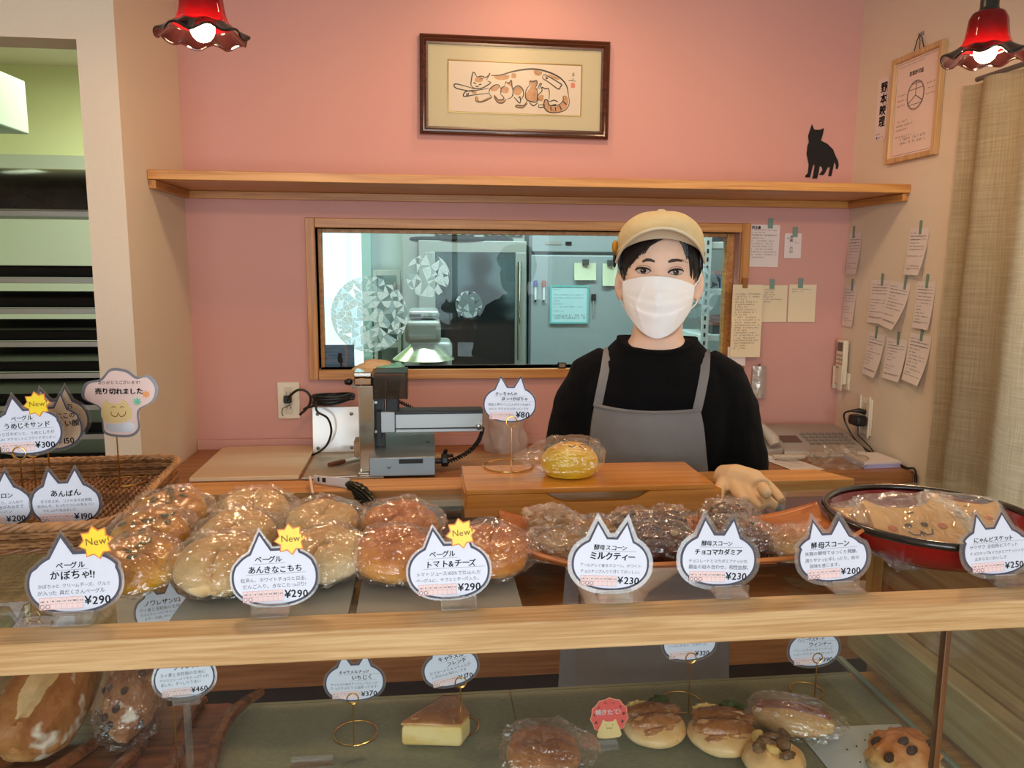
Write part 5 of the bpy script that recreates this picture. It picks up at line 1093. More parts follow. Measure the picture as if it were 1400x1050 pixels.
ringcard('plum and shiso bagel price card, 300 yen with yellow star, in the wicker basket', (36, 588), 88, 1.10, [('ベーグル', -.20, .16, .085, 1, None), ('うめじそサンド', -.32, .04, .105, 1, .68), ('あらガネギンと、うめとしそが', -.43, -.07, .07, 0, .84), ('しみ! アクセントにフライドオニオン', -.44, -.15, .07, 0, .86)], '¥300', (33, 690), (32, 628), 1.130, 'brass ring card holder of the plum shiso card in the basket', roll=.05, ears=.05, new=(.215, .40, .1), seed=41)
BRP = mat('tan_card_paper', (206, 178, 150), .5)
o = ringcard('tan cat price card with a smiling face title, behind the plum shiso card', (66, 584), 84, 1.165, [('にこにこの', -.05, .14, .10, 1, None), ('まるい顔', .02, .0, .12, 1, None)], '¥150', (51, 690), (50, 625), 1.130, 'brass ring card holder of the tan smiling card in the basket', roll=.06, ears=.05, seed=42, paper=BRP, tbl=None)
ringcard('tan cat price card standing hindmost in the basket, mostly hidden', (77, 573), 80, 1.225, [('えがお', -.02, .16, .11, 1, None), ('しっとり甘い', .0, .02, .08, 0, .4)], '¥160', (70, 670), (69, 612), 1.130, 'brass ring card holder of the hindmost tan card in the basket', roll=.1, ears=0.02, seed=43, paper=BRP, tbl=None)
ringcard('price card for the sweet bean bun, 190 yen, leaning in the front of the basket', (90, 686), 86, 1.055, [('あんぱん', -.22, .10, .13, 1, .46), ('甘さ控えめ、コクのある自家製', -.38, .0, .07, 0, .78), ('粒あんを、もっちりコシのあるパン', -.43, -.075, .07, 0, .86), ('でたっぷり包みました。', -.36, -.15, .07, 0, .56)], '¥190', None, None, 0, None, roll=.03, ears=-.02, seed=44, circ=2)
ringcard('price card for the melon bread, 200 yen, leaning in the basket at the left edge', (-4, 690), 86, 1.058, [('サクサクメロン', -.40, .10, .12, 1, .66), ('さっくり、ふんわり', -.10, .0, .07, 0, .5), ('生地がみみまで', -.05, -.075, .07, 0, .45), ('おいしいパン', -.15, -.15, .07, 0, .36)], '¥200', None, None, 0, None, roll=.06, ears=-.02, seed=45, circ=2)
# sold-out cloud card
P = atY(163, 553, 1.27); w = 92 * depth(P) / F
so_ = thing('sold_out_card', 'pink cloud shaped sold out card with a cream cat face, above the basket', 'sign', P, face(0, 0, 0))
cl = smooth([(-.47, .10), (-.42, .30), (-.22, .36), (-.08, .50), (.12, .48), (.26, .38), (.42, .40), (.52, .24), (.46, .05), (.28, -.06), (.24, -.16), (.24, -.36), (.1, -.46), (-.2, -.42), (-.24, -.26), (-.25, -.12), (-.28, -.02)], 5, True)
sc = lambda pts: [(x * w, y * w) for x, y in pts]
PKC = mat('pink_cloud', (240, 206, 196), .45, coat=.3); CRM = mat('cream_cat', (236, 206, 140), .5)
MB().prism(sc([(x * 1.10, y * 1.08) for x, y in cl]), -.0007, 0).build('laminate', mat('grey_laminate_edge', (120, 118, 124), .3, coat=.5), so_, smooth=False)
MB().prism(sc(cl), .0001, .0004).build('cloud', PKC, so_, smooth=False)
MB().prism(sc(smooth([(-.26, -.18), (-.24, -.02), (-.17, .08), (-.13, .02), (.02, .02), (.06, .08), (.13, -.0), (.18, -.14), (.12, -.24), (-.02, -.27), (-.16, -.27)], 3, True)), .0005, .0008).build('cat_face', CRM, so_, smooth=False)
MB().prism(sc(smooth([(-.20, -.29), (-.02, -.30), (.14, -.27), (.20, -.34), (.14, -.42), (-.16, -.40)], 3, True)), .0005, .0007).build('shine_band', mat('silver_band', (226, 226, 230), .2, .3), so_, smooth=False)
mb = MB(); rnd = random.Random(5)
for s in ([(-.12, -.10), (-.11, -.16), (-.05, -.18), (-.02, -.12)], [(-.02, -.12), (.01, -.18), (.07, -.16), (.09, -.10)]): poly_strip(sc(smooth(s, 4)), .007 * w, .001, None, mb)
for x in (-.08, .04): poly_strip(sc([(x - .03, -.05), (x, -.025), (x + .03, -.045)]), .007 * w, .001, None, mb)
mb.build('face_lines', BROWNI, so_, smooth=False)
mb = MB(); text(mb, '売り切れました', -.33 * w, .16 * w, .105 * w, 2, .4, z=.001, rnd=rnd, width=.68 * w); text(mb, 'ありがとうございます!', -.28 * w, .31 * w, .07 * w, 0, .4, z=.001, rnd=rnd, width=.6 * w); mb.build('lettering', INK, so_, smooth=False)
MB().prism(sc(star(8, .075, .035, .26, .04)), .0006, .0009).build('green_flower', mat('green_flower', (110, 200, 160), .5), so_, smooth=False); MB().prism(sc(star(8, .07, .033, .39, .15)), .0006, .0009).build('orange_flower', mat('orange_flower', (244, 160, 80), .5), so_, smooth=False)
holder('brass ring card holder of the sold out card, standing in the basket', (atY(163, 656, 1.27).x, 1.272, 1.130), atY(163, 590, 1.27).z - .004, .030)
# ------------------------------------------------------------------ cards inside the case
low = dict(group='price cards inside the display case', psize=.13)
ringcard('price card for the caramel nut and fig bread, 370 yen, inside the case', (485, 931), 76, 1.115, [('キャラメルナッツ', -.28, .15, .105, 1, .54), ('いちじく', -.06, .03, .11, 1, .38), ('キャラメル味のナッツといちじくが', -.43, -.07, .07, 0, .84), ('たっぷりぶどうと詰まってます!', -.43, -.145, .07, 0, .84)], '¥370', (484, 1026), (486, 962), SZ + .0008, 'brass ring card holder of the fig bread card on the lower shelf', roll=.0, ears=0, seed=51, r=.033, **low)
ringcard('price card for the caramel French toast, 170 yen, tilted inside the case', (616, 912), 72, 1.12, [('キャラメル', -.20, .16, .11, 1, .5), ('フレンチ', -.06, .04, .11, 1, .38), ('カスタードとキャラメルが', -.42, -.06, .07, 0, .8), ('しみ込んだ味わいです', -.40, -.14, .07, 0, .7)], '¥170', (630, 1006), (623, 940), SZ + .0008, 'brass ring card holder behind the French toast on the lower shelf', roll=.22, ears=0, seed=52, r=.030, **low)
ringcard('teriyaki chicken bread price card, 320 yen, inside the case before the apron', (943, 877), 72, 1.15, [('てりやきチキン', -.30, .12, .10, 1, .6), ('もちもちフォカッチャに、てりやき', -.43, .0, .07, 0, .84), ('ソースとチキン、マヨネーズ。', -.42, -.09, .07, 0, .8)], '¥320', (941, 977), (943, 906), SZ + .0008, 'brass ring card holder between the two topped buns', roll=.03, ears=0, seed=53, r=.033, **low)
ringcard('price card for the honey mustard sausage bread, 390 yen, inside the case at the right', (1113, 886), 70, 1.17, [('ハニーマスタード', -.35, .16, .10, 1, .56), ('ウインナー', -.12, .045, .10, 1, .46), ('パリッと大きなウインナーと', -.42, -.05, .07, 0, .8), ('ハニーマスタードがぴったり', -.42, -.135, .07, 0, .82)], '¥390', (1113, 963), (1113, 906), SZ + .0008, 'brass ring card holder behind the sausage bread', roll=.02, ears=0, seed=54, r=.027, **low)
P = atY(252, 925, 1.02); w = 76 * depth(P) / F
card('price card for the whole raisin walnut loaf, 460 yen, inside the case at the left', P, w, face(.08, .2), [('ノワレザン', -.18, .14, .12, 1, .5), ('ライ麦と全粒粉の生地に', -.42, .03, .075, 0, .8), ('クルミとレーズンをたっぷり入れ', -.43, -.05, .07, 0, .86), ('ました。ずっしりうまい', -.42, -.13, .07, 0, .7)], '¥460', -.02, 2, None, seed=55, lam=.07, **low)
P2 = P.copy(); st = thing('card_stand', 'clear acrylic stand under the raisin walnut loaf card inside the case', 'stand', (P.x + .004, P.y - .008, SZ + .0008)); hs_ = P.z - .42 * w - SZ
MB().box(-.02, .02, -.02, .02, 0, .003).build('base', ACRYL, st, bevel=.0008); MB().box(-.018, .018, -.004, .002, hs_ - .004, hs_ + .008).box(-.004, .004, -.004, .002, .0031, hs_ - .0042).build('upright', ACRYL, st, smooth=False)
P = atY(224, 834, 1.04); w = 74 * depth(P) / F
card('half raisin walnut loaf price card, 230 yen, under the glass top at the left', P, w, face(.12, .1), [('ノワレザン1/2', -.33, .12, .12, 1, .66), ('ライ麦と全粒粉の生地に', -.43, .02, .075, 0, .8), ('クルミとレーズンをたっぷり入れ', -.43, -.06, .07, 0, .86), ('ます。お試しサイズ。', -.36, -.14, .07, 0, .6)], '¥230', -.02, 2, None, seed=56, lam=.05, **low)
holder('brass ring card holder of the half loaf card inside the case', (P.x + .004, 1.043, SZ + .0008), P.z - .36 * w - .003, .03)
# fresh-baked sign
P = atY(833, 984, 1.075); w = 50 * depth(P) / F
fb_ = thing('fresh_baked_sign', 'small red scalloped fresh-baked sign with a cream cat on the lower shelf', 'sign', P, face(0, .05))
sc = lambda pts: [(x * w, y * w) for x, y in pts]
scal = []
for i in range(9):
    a = math.radians(-40 + 260 * i / 8)
    for q_ in range(5): b = a + math.radians(-95 + 190 * q_ / 4); scal.append((.36 * math.cos(a) + .16 * math.cos(b), .10 + .36 * math.sin(a) + .16 * math.sin(b)))
REDS = mat('coral_red_card', (232, 92, 84), .5)
MB().prism(sc(offs(scal, .02)), -.0005, 0).build('backing', mat('peach_edge', (244, 170, 130), .5), fb_, smooth=False); MB().prism(sc(scal), .0001, .0004).build('red_face', REDS, fb_, smooth=False)
MB().prism(sc(smooth([(-.30, -.50), (-.30, -.28), (-.22, -.10), (-.17, .02), (-.10, -.04), (.10, -.04), (.17, .02), (.23, -.12), (.30, -.28), (.30, -.50)], 3, True)), .0005, .0008).build('cat', CRM, fb_, smooth=False)
mb = MB(); text(mb, '焼きたて!', -.40 * w, .16 * w, .17 * w, 1, .4, z=.0009, width=.8 * w); mb.build('lettering', mat('white_lettering', (250, 240, 236), .5), fb_, smooth=False)
mb = MB()
for s in ([(-.08, -.20), (-.05, -.25), (0, -.22), (.05, -.25), (.08, -.20)], [(-.10, -.12), (-.09, -.15)], [(.10, -.12), (.09, -.15)]): poly_strip(sc(s), .012 * w, .001, None, mb)
mb.build('face_lines', BROWNI, fb_, smooth=False)
st = thing('card_stand', 'tiny clear acrylic stand under the red fresh-baked sign', 'stand', (P.x, P.y + .002, SZ + .0008)); hh = P.z - .50 * w - SZ
MB().box(-.016, .016, -.012, .012, 0, .002).build('base', ACRYL, st, bevel=.0006); MB().box(-.015, .015, .0005, .003, .0021, max(.012, hh + .02)).build('upright', ACRYL, st, smooth=False)
# ================================================================== bread
def bagmesh(a, b, c, seed=0, tail=.0, n=(60, 34), pw=.72, amp=.10):
    """loose film bag: boxy shell resting on z = 0 with pinched creases and a flattened crimped tail on +x"""
    sd = V((seed * 3.1, seed * 1.7, 0))
    def f(u, v):
        th = 2 * PI * u; ph = -PI / 2 + PI * v
        cp, sp = math.cos(ph), math.sin(ph); ct, st_ = math.cos(th), math.sin(th)
        e = lambda t: math.copysign(abs(t) ** pw, t)
        p = V((e(ct) * e(cp), e(st_) * e(cp), e(sp)))
        q = V((ct * cp, st_ * cp, sp))
        k = 1 + amp * (nz(q * 2.3 + sd) + 1.1 * abs(nz(q * 4.0 + sd, 1, 2)) - .35)
        k += .9 * amp * (noise.cell_vector(q * 5.5 + sd).x - .5) * .35 + .55 * amp * nz(q * 9 + sd, 1, 2)
        z = c * p.z * k
        x = p.x * a * k; y = p.y * b * k
        if tail and p.x > .55: x += tail * (p.x - .55) / .45; z *= 1 - .75 * (p.x - .55) / .45; y *= 1 - .25 * (p.x - .55) / .45
        z += c
        if z < .0012: z = .0012 + .0004 * abs(nz(q * 9))
        return V((x, y, z))
    return MB().surf(f, n[0], n[1], True, False)
def bagelmesh(R, r, h, seed, hole=.55, lump=.10, split=0):
    sd = V((seed * 2.3, seed, seed * .7))
    def f(u, v):
        a, b = 2 * PI * u, 2 * PI * v
        k = 1 + lump * nz(V((math.cos(a), math.sin(a), 0)) * 1.3 + sd) + .03 * nz(V((math.cos(a) * 3, math.sin(a) * 3, math.cos(b) * 2)) + sd)
        if split: k *= 1 - .10 * math.exp(-((a - split) / .14) ** 2)
        rr = R + r * k * math.cos(b); z = h * k * math.sin(b)
        z *= 1 - .38 * math.exp(-((((a - split * 1.7) + PI) % (2 * PI) - PI) / .10) ** 2)
        rr = max(rr, .0025)
        if z < 0: z *= .8
        return V((rr * math.cos(a), rr * math.sin(a), z + h * .80))
    mb = MB().surf(f, 56, 26, True, True); return mb
PUMP = bread('pumpkin_crust', (186, 110, 16), (228, 164, 12), (246, 204, 24), .32, .35, 0, .05, bump=.12)
KINA = bread('kinako_crust', (206, 156, 88), (230, 198, 140), (246, 228, 186), .55, .1, 0, .05, spots=((176, 118, 58), 30, .66), bump=.15)
TOMA = bread('tomato_crust', (172, 86, 16), (222, 136, 44), (242, 178, 92), .42, .2, 0, .05, spots=((140, 60, 20), 40, .68), bump=.2)
SEED = mat('pumpkin_seed', (92, 92, 44), .4); CHEESE = mat('toasted_cheese', (206, 150, 90), .5)
def bagel(label, X, Y, m, R=.026, r=.028, h=.024, rz=0, tilt=(0, 0), seed=1, seeds=0, z=GZ + .0035, tail=.02, sc=1.0, group=None):
    o = thing('wrapped_bagel', label, 'bagel', (X, Y, z), (RX(tilt[0]) @ RZ(rz)).to_euler(), group)
    b = bagelmesh(R * sc, r * sc, h * sc, seed, split=.6 + seed).build('bagel', m, o)
    b.location.z = .0016
    rnd = random.Random(seed)
    for i in range(seeds):
        a = rnd.uniform(0, 2 * PI); q = R + r * rnd.uniform(-.5, .4); d = MB().ell((0, 0, 0), (.0062, .0035, .0016), 10, 6, M=T(q * math.cos(a), q * math.sin(a), h * .8 + h * math.sqrt(max(0, 1 - ((q - R) / r) ** 2)) + .0016) @ RZ(rnd.uniform(0, 6)) @ RX(rnd.uniform(-.4, .4)))
        d.build('pumpkin_seed', SEED, o)
    bagmesh((R + r) * sc * 1.05, (R + r) * sc * 1.02, h * sc * 1.06, seed, tail).build('plastic_bag', BAG, o, angle=9)
    return o
GB = 'wrapped bagels on the glass top'
def onz(px, py, z=GZ + .03): return atZ(px, py, z)
rows_ = (
    (238, 1.080, PUMP, .3, .22, 1, 9, 'pumpkin bagel with green seeds in a clear bag, furthest back of its three'), (210, .985, PUMP, .9, .25, 2, 9, 'pumpkin bagel with green seeds in a clear bag, middle of its three'), (192, .893, PUMP, -.4, .18, 3, 7, 'pumpkin bagel in a clear bag nearest the rail, half behind its card'),
    (351, 1.075, KINA, .2, .22, 4, 0, 'pale kinako bagel in a clear bag, back left of its five'), (328, .980, KINA, 1.0, .22, 5, 0, 'pale kinako bagel in a clear bag, middle of the left row of its five'), (305, .884, KINA, -.3, .16, 6, 0, 'pale kinako bagel in a clear bag, left front and largest of its five'),
    (443, 1.010, KINA, .7, .25, 7, 0, 'pale kinako bagel in a clear bag, back right, below the tongs'), (447, .905, KINA, 2.2, .2, 8, 0, 'pale kinako bagel in a clear bag, front right, behind its yellow star'),
    (549, 1.000, TOMA, .3, .25, 9, 0, 'orange tomato bagel in a clear bag, back one of its three'), (540, .900, TOMA, 1.2, .2, 10, 0, 'orange tomato bagel in a clear bag, left of its price card'), (668, .900, TOMA, .4, .2, 11, 0, 'orange tomato bagel in a clear bag, right of its price card'))
for i, (px, Y, m, rz, tl, sd, s, lb) in enumerate(rows_):
    X = atY(px, 770 if Y > .95 else 800, Y).x
    bagel(lb, X, Y, m, R=.0205, r=.0275, h=.0235, rz=rz, tilt=(tl, 0), seed=sd, seeds=s, group=GB, sc=1.05 if i == 5 else .98, z=GZ + .0035 + .044 * math.sin(tl), tail=.012)
# ------------------------------------------------------------------ scones on their tray
tr_ = thing('scone_tray', 'long boat shaped orange wooden tray of scones on the glass top', 'tray', (.318, .945, GZ + .0004))
def boat(u, v):
    x = (u - .5) * 2; y = (v - .5) * 2
    X = x * .222; Yy = y * (.082 - .022 * abs(x) ** 3) ; z = .003 + .017 * max(0, (abs(y) - .5) / .5) ** 1.3 + .026 * max(0, (abs(x) - .55) / .45) ** 1.7
    return V((X, Yy, z))
m_ = MB().surf(boat, 60, 24).build('tray', SCONEW, tr_); q = m_.modifiers.new('thick', 'SOLIDIFY'); q.thickness = .0042; q.offset = 1
MB().box(-.12, .12, -.04, .04, 0, .0032).build('foot', SCONEW, tr_)
SC1 = bread('milk_tea_scone', (150, 104, 56), (178, 140, 92), (170, 144, 104), .7, 0, 0, .045, spots=((70, 54, 36), 55, .62), bump=.8, bscale=70)
SC2 = bread('chocolate_scone', (112, 68, 40), (86, 54, 36), (60, 38, 26), .6, .1, 0, .045, spots=((34, 22, 16), 45, .58), bump=.9, bscale=60)
SC3 = bread('plain_scone', (186, 112, 52), (218, 164, 98), (228, 196, 140), .6, .05, 0, .04, bump=.8, bscale=60)
def sconemesh(a, b, c, seed):
    sd = V((seed, seed * 2, 3))
    def fn(p): return 1 + .13 * nz(p * 2.2 + sd) + .07 * nz(p * 6 + sd)
    mb = MB().ell((0, 0, 0), (a, b, c), 48, 28, fn=fn); mb.v = [V((p.x, p.y, max(p.z, -c * .55) + c * .55)) for p in mb.v]; return mb
GS = 'wrapped scones on the wooden tray'
for i, (px, py, m, a, b, c, rz, lb) in enumerate((
    (752, 718, SC1, .031, .028, .026, .3, 'speckled milk tea scone in a clear bag, back left on the tray'), (766, 742, SC1, .036, .028, .022, -.2, 'pale speckled milk tea scone in a clear bag, front left on the tray'), (816, 727, SC1, .030, .027, .024, .6, 'speckled milk tea scone in a clear bag, third from the left, above its price card'),
    (868, 719, SC2, .030, .026, .025, .1, 'dark chocolate scone in a clear bag, back left of the dark group'), (896, 738, SC2, .040, .030, .026, -.3, 'dark chocolate scone with nut pieces in a clear bag, middle of the tray'), (912, 718, SC2, .028, .026, .026, .8, 'dark chocolate scone in a clear bag, behind the one with nut pieces'),
    (994, 715, SC2, .033, .028, .030, .5, 'dark chocolate scone in a clear bag with big gold highlights, right of the middle'), (1009, 738, SC2, .038, .030, .028, -.1, 'dark chocolate scone in a clear bag above the chocolate macadamia card'), (1088, 740, SC3, .033, .028, .022, .2, 'golden plain scone in a clear bag, alone at the right end of the tray'))):
    P = atZ(px, py, GZ + .03); o = thing('wrapped_scone', lb, 'scone', (P.x, P.y, GZ + .0085), (0, 0, rz), GS)
    s_ = sconemesh(a, b, c, i + 2).build('scone', m, o); s_.location.z = .001
    if m is SC2:
        rnd = random.Random(i)
        for j in range(5): t_ = rnd.uniform(0, 2 * PI); q_ = rnd.uniform(.2, .75); MB().ell((a * q_ * math.cos(t_), b * q_ * math.sin(t_), c * .55 + c * math.sqrt(1 - q_ * q_) * 1.03), (.005, .004, .003), 10, 6).build('nut_piece' if j % 2 else 'chocolate_chip', mat('macadamia', (190, 160, 112), .5) if j % 2 else mat('chip', (40, 26, 20), .3), o)
    bagmesh(a * 1.2, b * 1.18, c * .90, i + 20, .016, amp=.14).build('plastic_bag', BAGB, o, angle=9)
# ------------------------------------------------------------------ red lacquer bowl and biscuits
bw_ = thing('lacquer_bowl', 'wide red lacquer bowl with a black rim holding cat biscuits', 'bowl', (.672, .952, GZ + .0004)); LACQ = mat('red_lacquer', (146, 12, 14), .2, coat=.4); LACB = mat('black_lacquer_rim', (30, 24, 20), .25, coat=.6)
MB().lathe([(0, 0), (.098, 0), (.108, .004), (.124, .022), (.133, .0395), (.128, .0395), (.119, .024), (.104, .008), (.0, .006)], 72, caps=False).build('bowl', LACQ, bw_, angle=50)
MB().tube([(.1315 * math.cos(2 * PI * i / 80), .1315 * math.sin(2 * PI * i / 80), .0425) for i in range(80)], .0052, 10, closed=True).build('rim', LACB, bw_)
BISC = mat('biscuit', (228, 176, 108), .7, var=.12, vscale=40, bump=.2, bscale=120); CHK = mat('biscuit_cheek', (206, 112, 58), .6); CHO = mat('icing_chocolate', (52, 30, 20), .5)
catb = smooth([(-.5, -.05), (-.46, .22), (-.42, .42), (-.22, .30), (.22, .30), (.42, .42), (.46, .22), (.5, -.05), (.36, -.30), (0, -.36), (-.36, -.30)], 4, True)
for i, (x, y, z, w_, rot, lb, fc) in enumerate(((-.030, -.020, .0165, .125, (.50, .0, .06), 'large cat face biscuit in a clear bag, front and middle of the red bowl', 1), (.070, .022, .016, .095, (.40, .05, -.45), 'cat face biscuit in a clear bag, right side of the red bowl', 1), (-.066, .050, .0125, .07, (.2, 0, .4), 'small piece of biscuit in a clear bag, left side of the red bowl', 0))):
    o = thing('cat_biscuit', lb, 'biscuit', (bw_.location.x + x, bw_.location.y + y, bw_.location.z + .010 + z), rot, 'cat biscuits in the red bowl')
    MB().prism([(p[0] * w_, p[1] * w_) for p in catb], 0, .008).build('biscuit', BISC, o, bevel=.003)
    if fc:
        for sx in (-1, 1):
            MB().ell((sx * .095 * w_ - .02 * w_, (-.10 + .13) * w_, .0085), (.042 * w_, .034 * w_, .0010), 14, 8).build('eye', CHO, o); MB().ell((sx * .29 * w_ - .02 * w_, (-.13 + .13) * w_, .0085), (.055 * w_, .045 * w_, .0009), 16, 8).build('cheek', CHK, o)
        mb = MB(); g = lambda pts: [(x_ * w_, (y_ + .13) * w_, .0085) for x_, y_ in pts]
        mb.tube(g([(-.16, -.18), (-.13, -.23), (-.06, -.24), (-.02, -.19), (.02, -.24), (.09, -.23), (.12, -.17)]), .008 * w_, 6); mb.tube(g([(-.02, -.19), (-.02, -.26)]), .007 * w_, 6); mb.tube(g([(-.03, .06), (.05, .08)]), .007 * w_, 6); mb.build('mouth', CHO, o)
    bagmesh(w_ * .62, w_ * .50, .0075, i + 40, .01, pw=.45, amp=.10).build('plastic_bag', glassy('flat_bag_film', (252, 252, 250), .05, .08, .8, 30, .4, haze=.05), o)
    o.children[-1].location.z = -.003
# ------------------------------------------------------------------ pumpkin face bun on the wooden box
P = atZ(778, 648, BZ1); o = thing('pumpkin_bun', 'round yellow pumpkin bun with a drawn face in a clear bag, on the amber box', 'bun', (P.x, 1.198, BZ1 + .0004))
def bunf(p): return 1 + .02 * nz(p * 2)
mb = MB().ell((0, 0, 0), (.045, .041, .033), 40, 26, fn=bunf); mb.v = [V((p.x, p.y, max(p.z, -.018) + .0195)) for p in mb.v]
mb.build('bun', bread('yellow_bun', (228, 164, 14), (246, 200, 24), (248, 216, 60), .5, .1, 0, .055, bump=.08), o)
for s in ([(-.006, -.012), (.0, -.016), (.005, -.011)], [(.012, -.012), (.017, -.016), (.022, -.010)], [(-.012, -.004), (-.008, -.001), (-.004, -.004)], [(.016, -.004), (.02, -.001), (.024, -.004)]):
    MB().tube([(x, y - .004, .0195 + .033 * math.sqrt(max(0, 1 - (x / .045) ** 2 - ((y - .004) / .041) ** 2)) + .0003) for x, y in s], .0008, 6).build('drawn_line', CHO, o)
b_ = bagmesh(.054, .046, .0300, 61, .036, amp=.08); b_.v = [V((-p.x, p.y, p.z)) for p in b_.v]; b_.f = [tuple(reversed(f)) for f in b_.f]; b_.build('plastic_bag', BAGB, o, angle=9)
# ------------------------------------------------------------------ lower shelf
LZ = SZ + .0008
wv = thing('wave_tray', 'dark brown glossy twisted wood tray at the left of the lower shelf', 'tray', (-.62, 1.12, LZ)); TW = wood('twisted_brown_wood', (140, 84, 46), (84, 46, 26), 'X', 1, .25, coat=.4)
for j in range(9):
    x0 = -.30 + .075 * j
    MB().tube([(x0 + .02 * math.sin(k_ * .5 + j) + .05 * k_ / 9, -.14 + .030 * k_, .010 + .004 * math.sin(k_ * .9 + j) + (.012 if j == 8 else 0)) for k_ in range(10)], [.007 + .004 * math.sin(PI * k_ / 9) for k_ in range(10)], 8, M=SC(1.0, 1, 1)).build('twisted_rib', TW, wv)
box(-.33, .30, -.14, .13, 0, .0035).build('base', TW, wv)
MB().tube([(-.33 + .07 * i, -.15 + .004 * math.sin(i), .014 + .006 * math.sin(i * 1.8)) for i in range(11)], .011, 10).build('front_edge', TW, wv)
LOAF = bread('country_crust', (150, 88, 40), (186, 128, 70), (214, 168, 110), .6, 0, -.02, .1, spots=((238, 222, 198), 15, .60), bump=.6)
P = atZ(60, 985, LZ + .05); o = thing('country_loaf', 'large floury country loaf with a split top at the left of the lower shelf', 'bread', (P.x, P.y + .045, LZ + .030), (.38, 0, -.05))
def lf(p):
    k = (abs(p.x) ** 2.8 + abs(p.y) ** 2.8 + abs(p.z) ** 2.8) ** (-1 / 2.8) * (1 + .05 * nz(p * 2.2 + V((1, 0, 0))))
    if p.z > 0: k *= 1 - .20 * math.exp(-((p.x - .08 * p.y) / .22) ** 2) * (1 if p.y > -.7 else .25) + .06 * math.exp(-((abs(p.x) - .45) / .14) ** 2)
    return k
mb = MB().ell((0, 0, .048), (.058, .098, .048), 64, 44, fn=lf); mb.v = [V((p.x, p.y, max(p.z, .004))) for p in mb.v]; mb.build('loaf', LOAF, o)
lb_ = BVHTree.FromPolygons(mb.v, mb.f)
def ear(u, v):
    y = -.066 + .150 * v; x = .004 + .08 * y + (u - .5) * .042 * math.sin(PI * min(.97, .1 + .9 * v)) ** .6 + .003 * nz((v * 6, u, 0)); h = lb_.ray_cast(V((x, y, 1)), V((0, 0, -1))); return V((x, y, (h[0].z if h[0] else .09) + .0012 * math.sin(PI * u)))
MB().surf(ear, 12, 30).build('split_crumb', bread('split_crumb', (206, 160, 100), (230, 196, 146), (240, 216, 176), .7, 0, .0, .1, bump=.7, bscale=50), o)
FRU = bread('fruit_crust', (140, 78, 42), (180, 122, 74), (206, 172, 130), .6, 0, 0, .09, spots=((232, 220, 204), 24, .60), bump=.7)
P = atZ(182, 955, LZ + .05); o = thing('fruit_loaf', 'knobbly raisin and walnut loaf in a clear bag right of the country loaf', 'bread', (P.x, P.y + .02, LZ + .025), (.38, 0, .1))
mb = MB().ell((0, 0, .042), (.040, .085, .040), 48, 36, fn=lambda p: 1 + .12 * nz(p * 3 + V((5, 0, 0)))); mb.v = [V((p.x, p.y, max(p.z, .003))) for p in mb.v]; mb.build('loaf', FRU, o)
rnd = random.Random(12)
for i in range(26): a, b = rnd.uniform(0, 2 * PI), rnd.uniform(.1, 1.2); q = V((math.cos(a) * math.cos(b), math.sin(a) * math.cos(b), math.sin(b))); MB().ell((q.x * .040, q.y * .085, .042 + q.z * .040), (.006, .007, .005), 10, 8, fn=lambda p: 1 + .2 * nz(p * 3)).build('raisin' if i % 3 else 'walnut', mat('raisin', (46, 26, 26), .4) if i % 3 else mat('walnut', (176, 128, 78), .6), o)
bagmesh(.048, .098, .044, 71, 0).build('plastic_bag', BAGB, o, angle=9)
# French toast wedge
P = atZ(592, 998, LZ + .01); o = thing('french_toast', 'thick wedge of caramel French toast on the lower shelf', 'bread', (P.x, P.y, LZ), (0, 0, .25))
mb = MB(); wed = [(-.052, -.010), (.030, -.045), (.052, -.020), (.050, .035), (.030, .045)]
def ring(k, z): return [V((x * k + .001 * math.sin(i), y * k, z)) for i, (x, y) in enumerate(wed)]
mb.rings([ring(.97, .001), ring(1.02, .008), ring(1.02, .026), ring(.98, .034)]); w_ = mb.build('toast', bread('toast_side', (232, 200, 120), (238, 212, 146), (226, 188, 110), .6, .1, 0, .04, bump=.3), o, sub=0, bevel=.004, seg=3)
mb = MB(); mb.rings([ring(.985, .0346), ring(1.01, .0372), ring(.97, .0392), ring(.80, .0400), ring(.45, .0408), ring(.02, .0405)])
mb.build('caramel_top', bread('caramel_top', (140, 84, 40), (188, 128, 66), (220, 176, 112), .3, .4, .033, .042, spots=((232, 204, 160), 60, .64), bump=.9, bscale=60), o, angle=60)
# bagged bun bottom middle
P = atZ(742, 1030, LZ + .02); o = thing('wrapped_bun', 'brown ring bun in a clear bag at the bottom middle of the lower shelf', 'bun', (P.x, P.y, LZ))
bagelmesh(.024, .030, .024, 31).build('bun', bread('brown_bun', (150, 82, 36), (196, 128, 66), (222, 168, 104), .4, .2, 0, .05, bump=.15), o); bagmesh(.062, .058, .027, 72, .022).build('plastic_bag', BAG, o, angle=9)
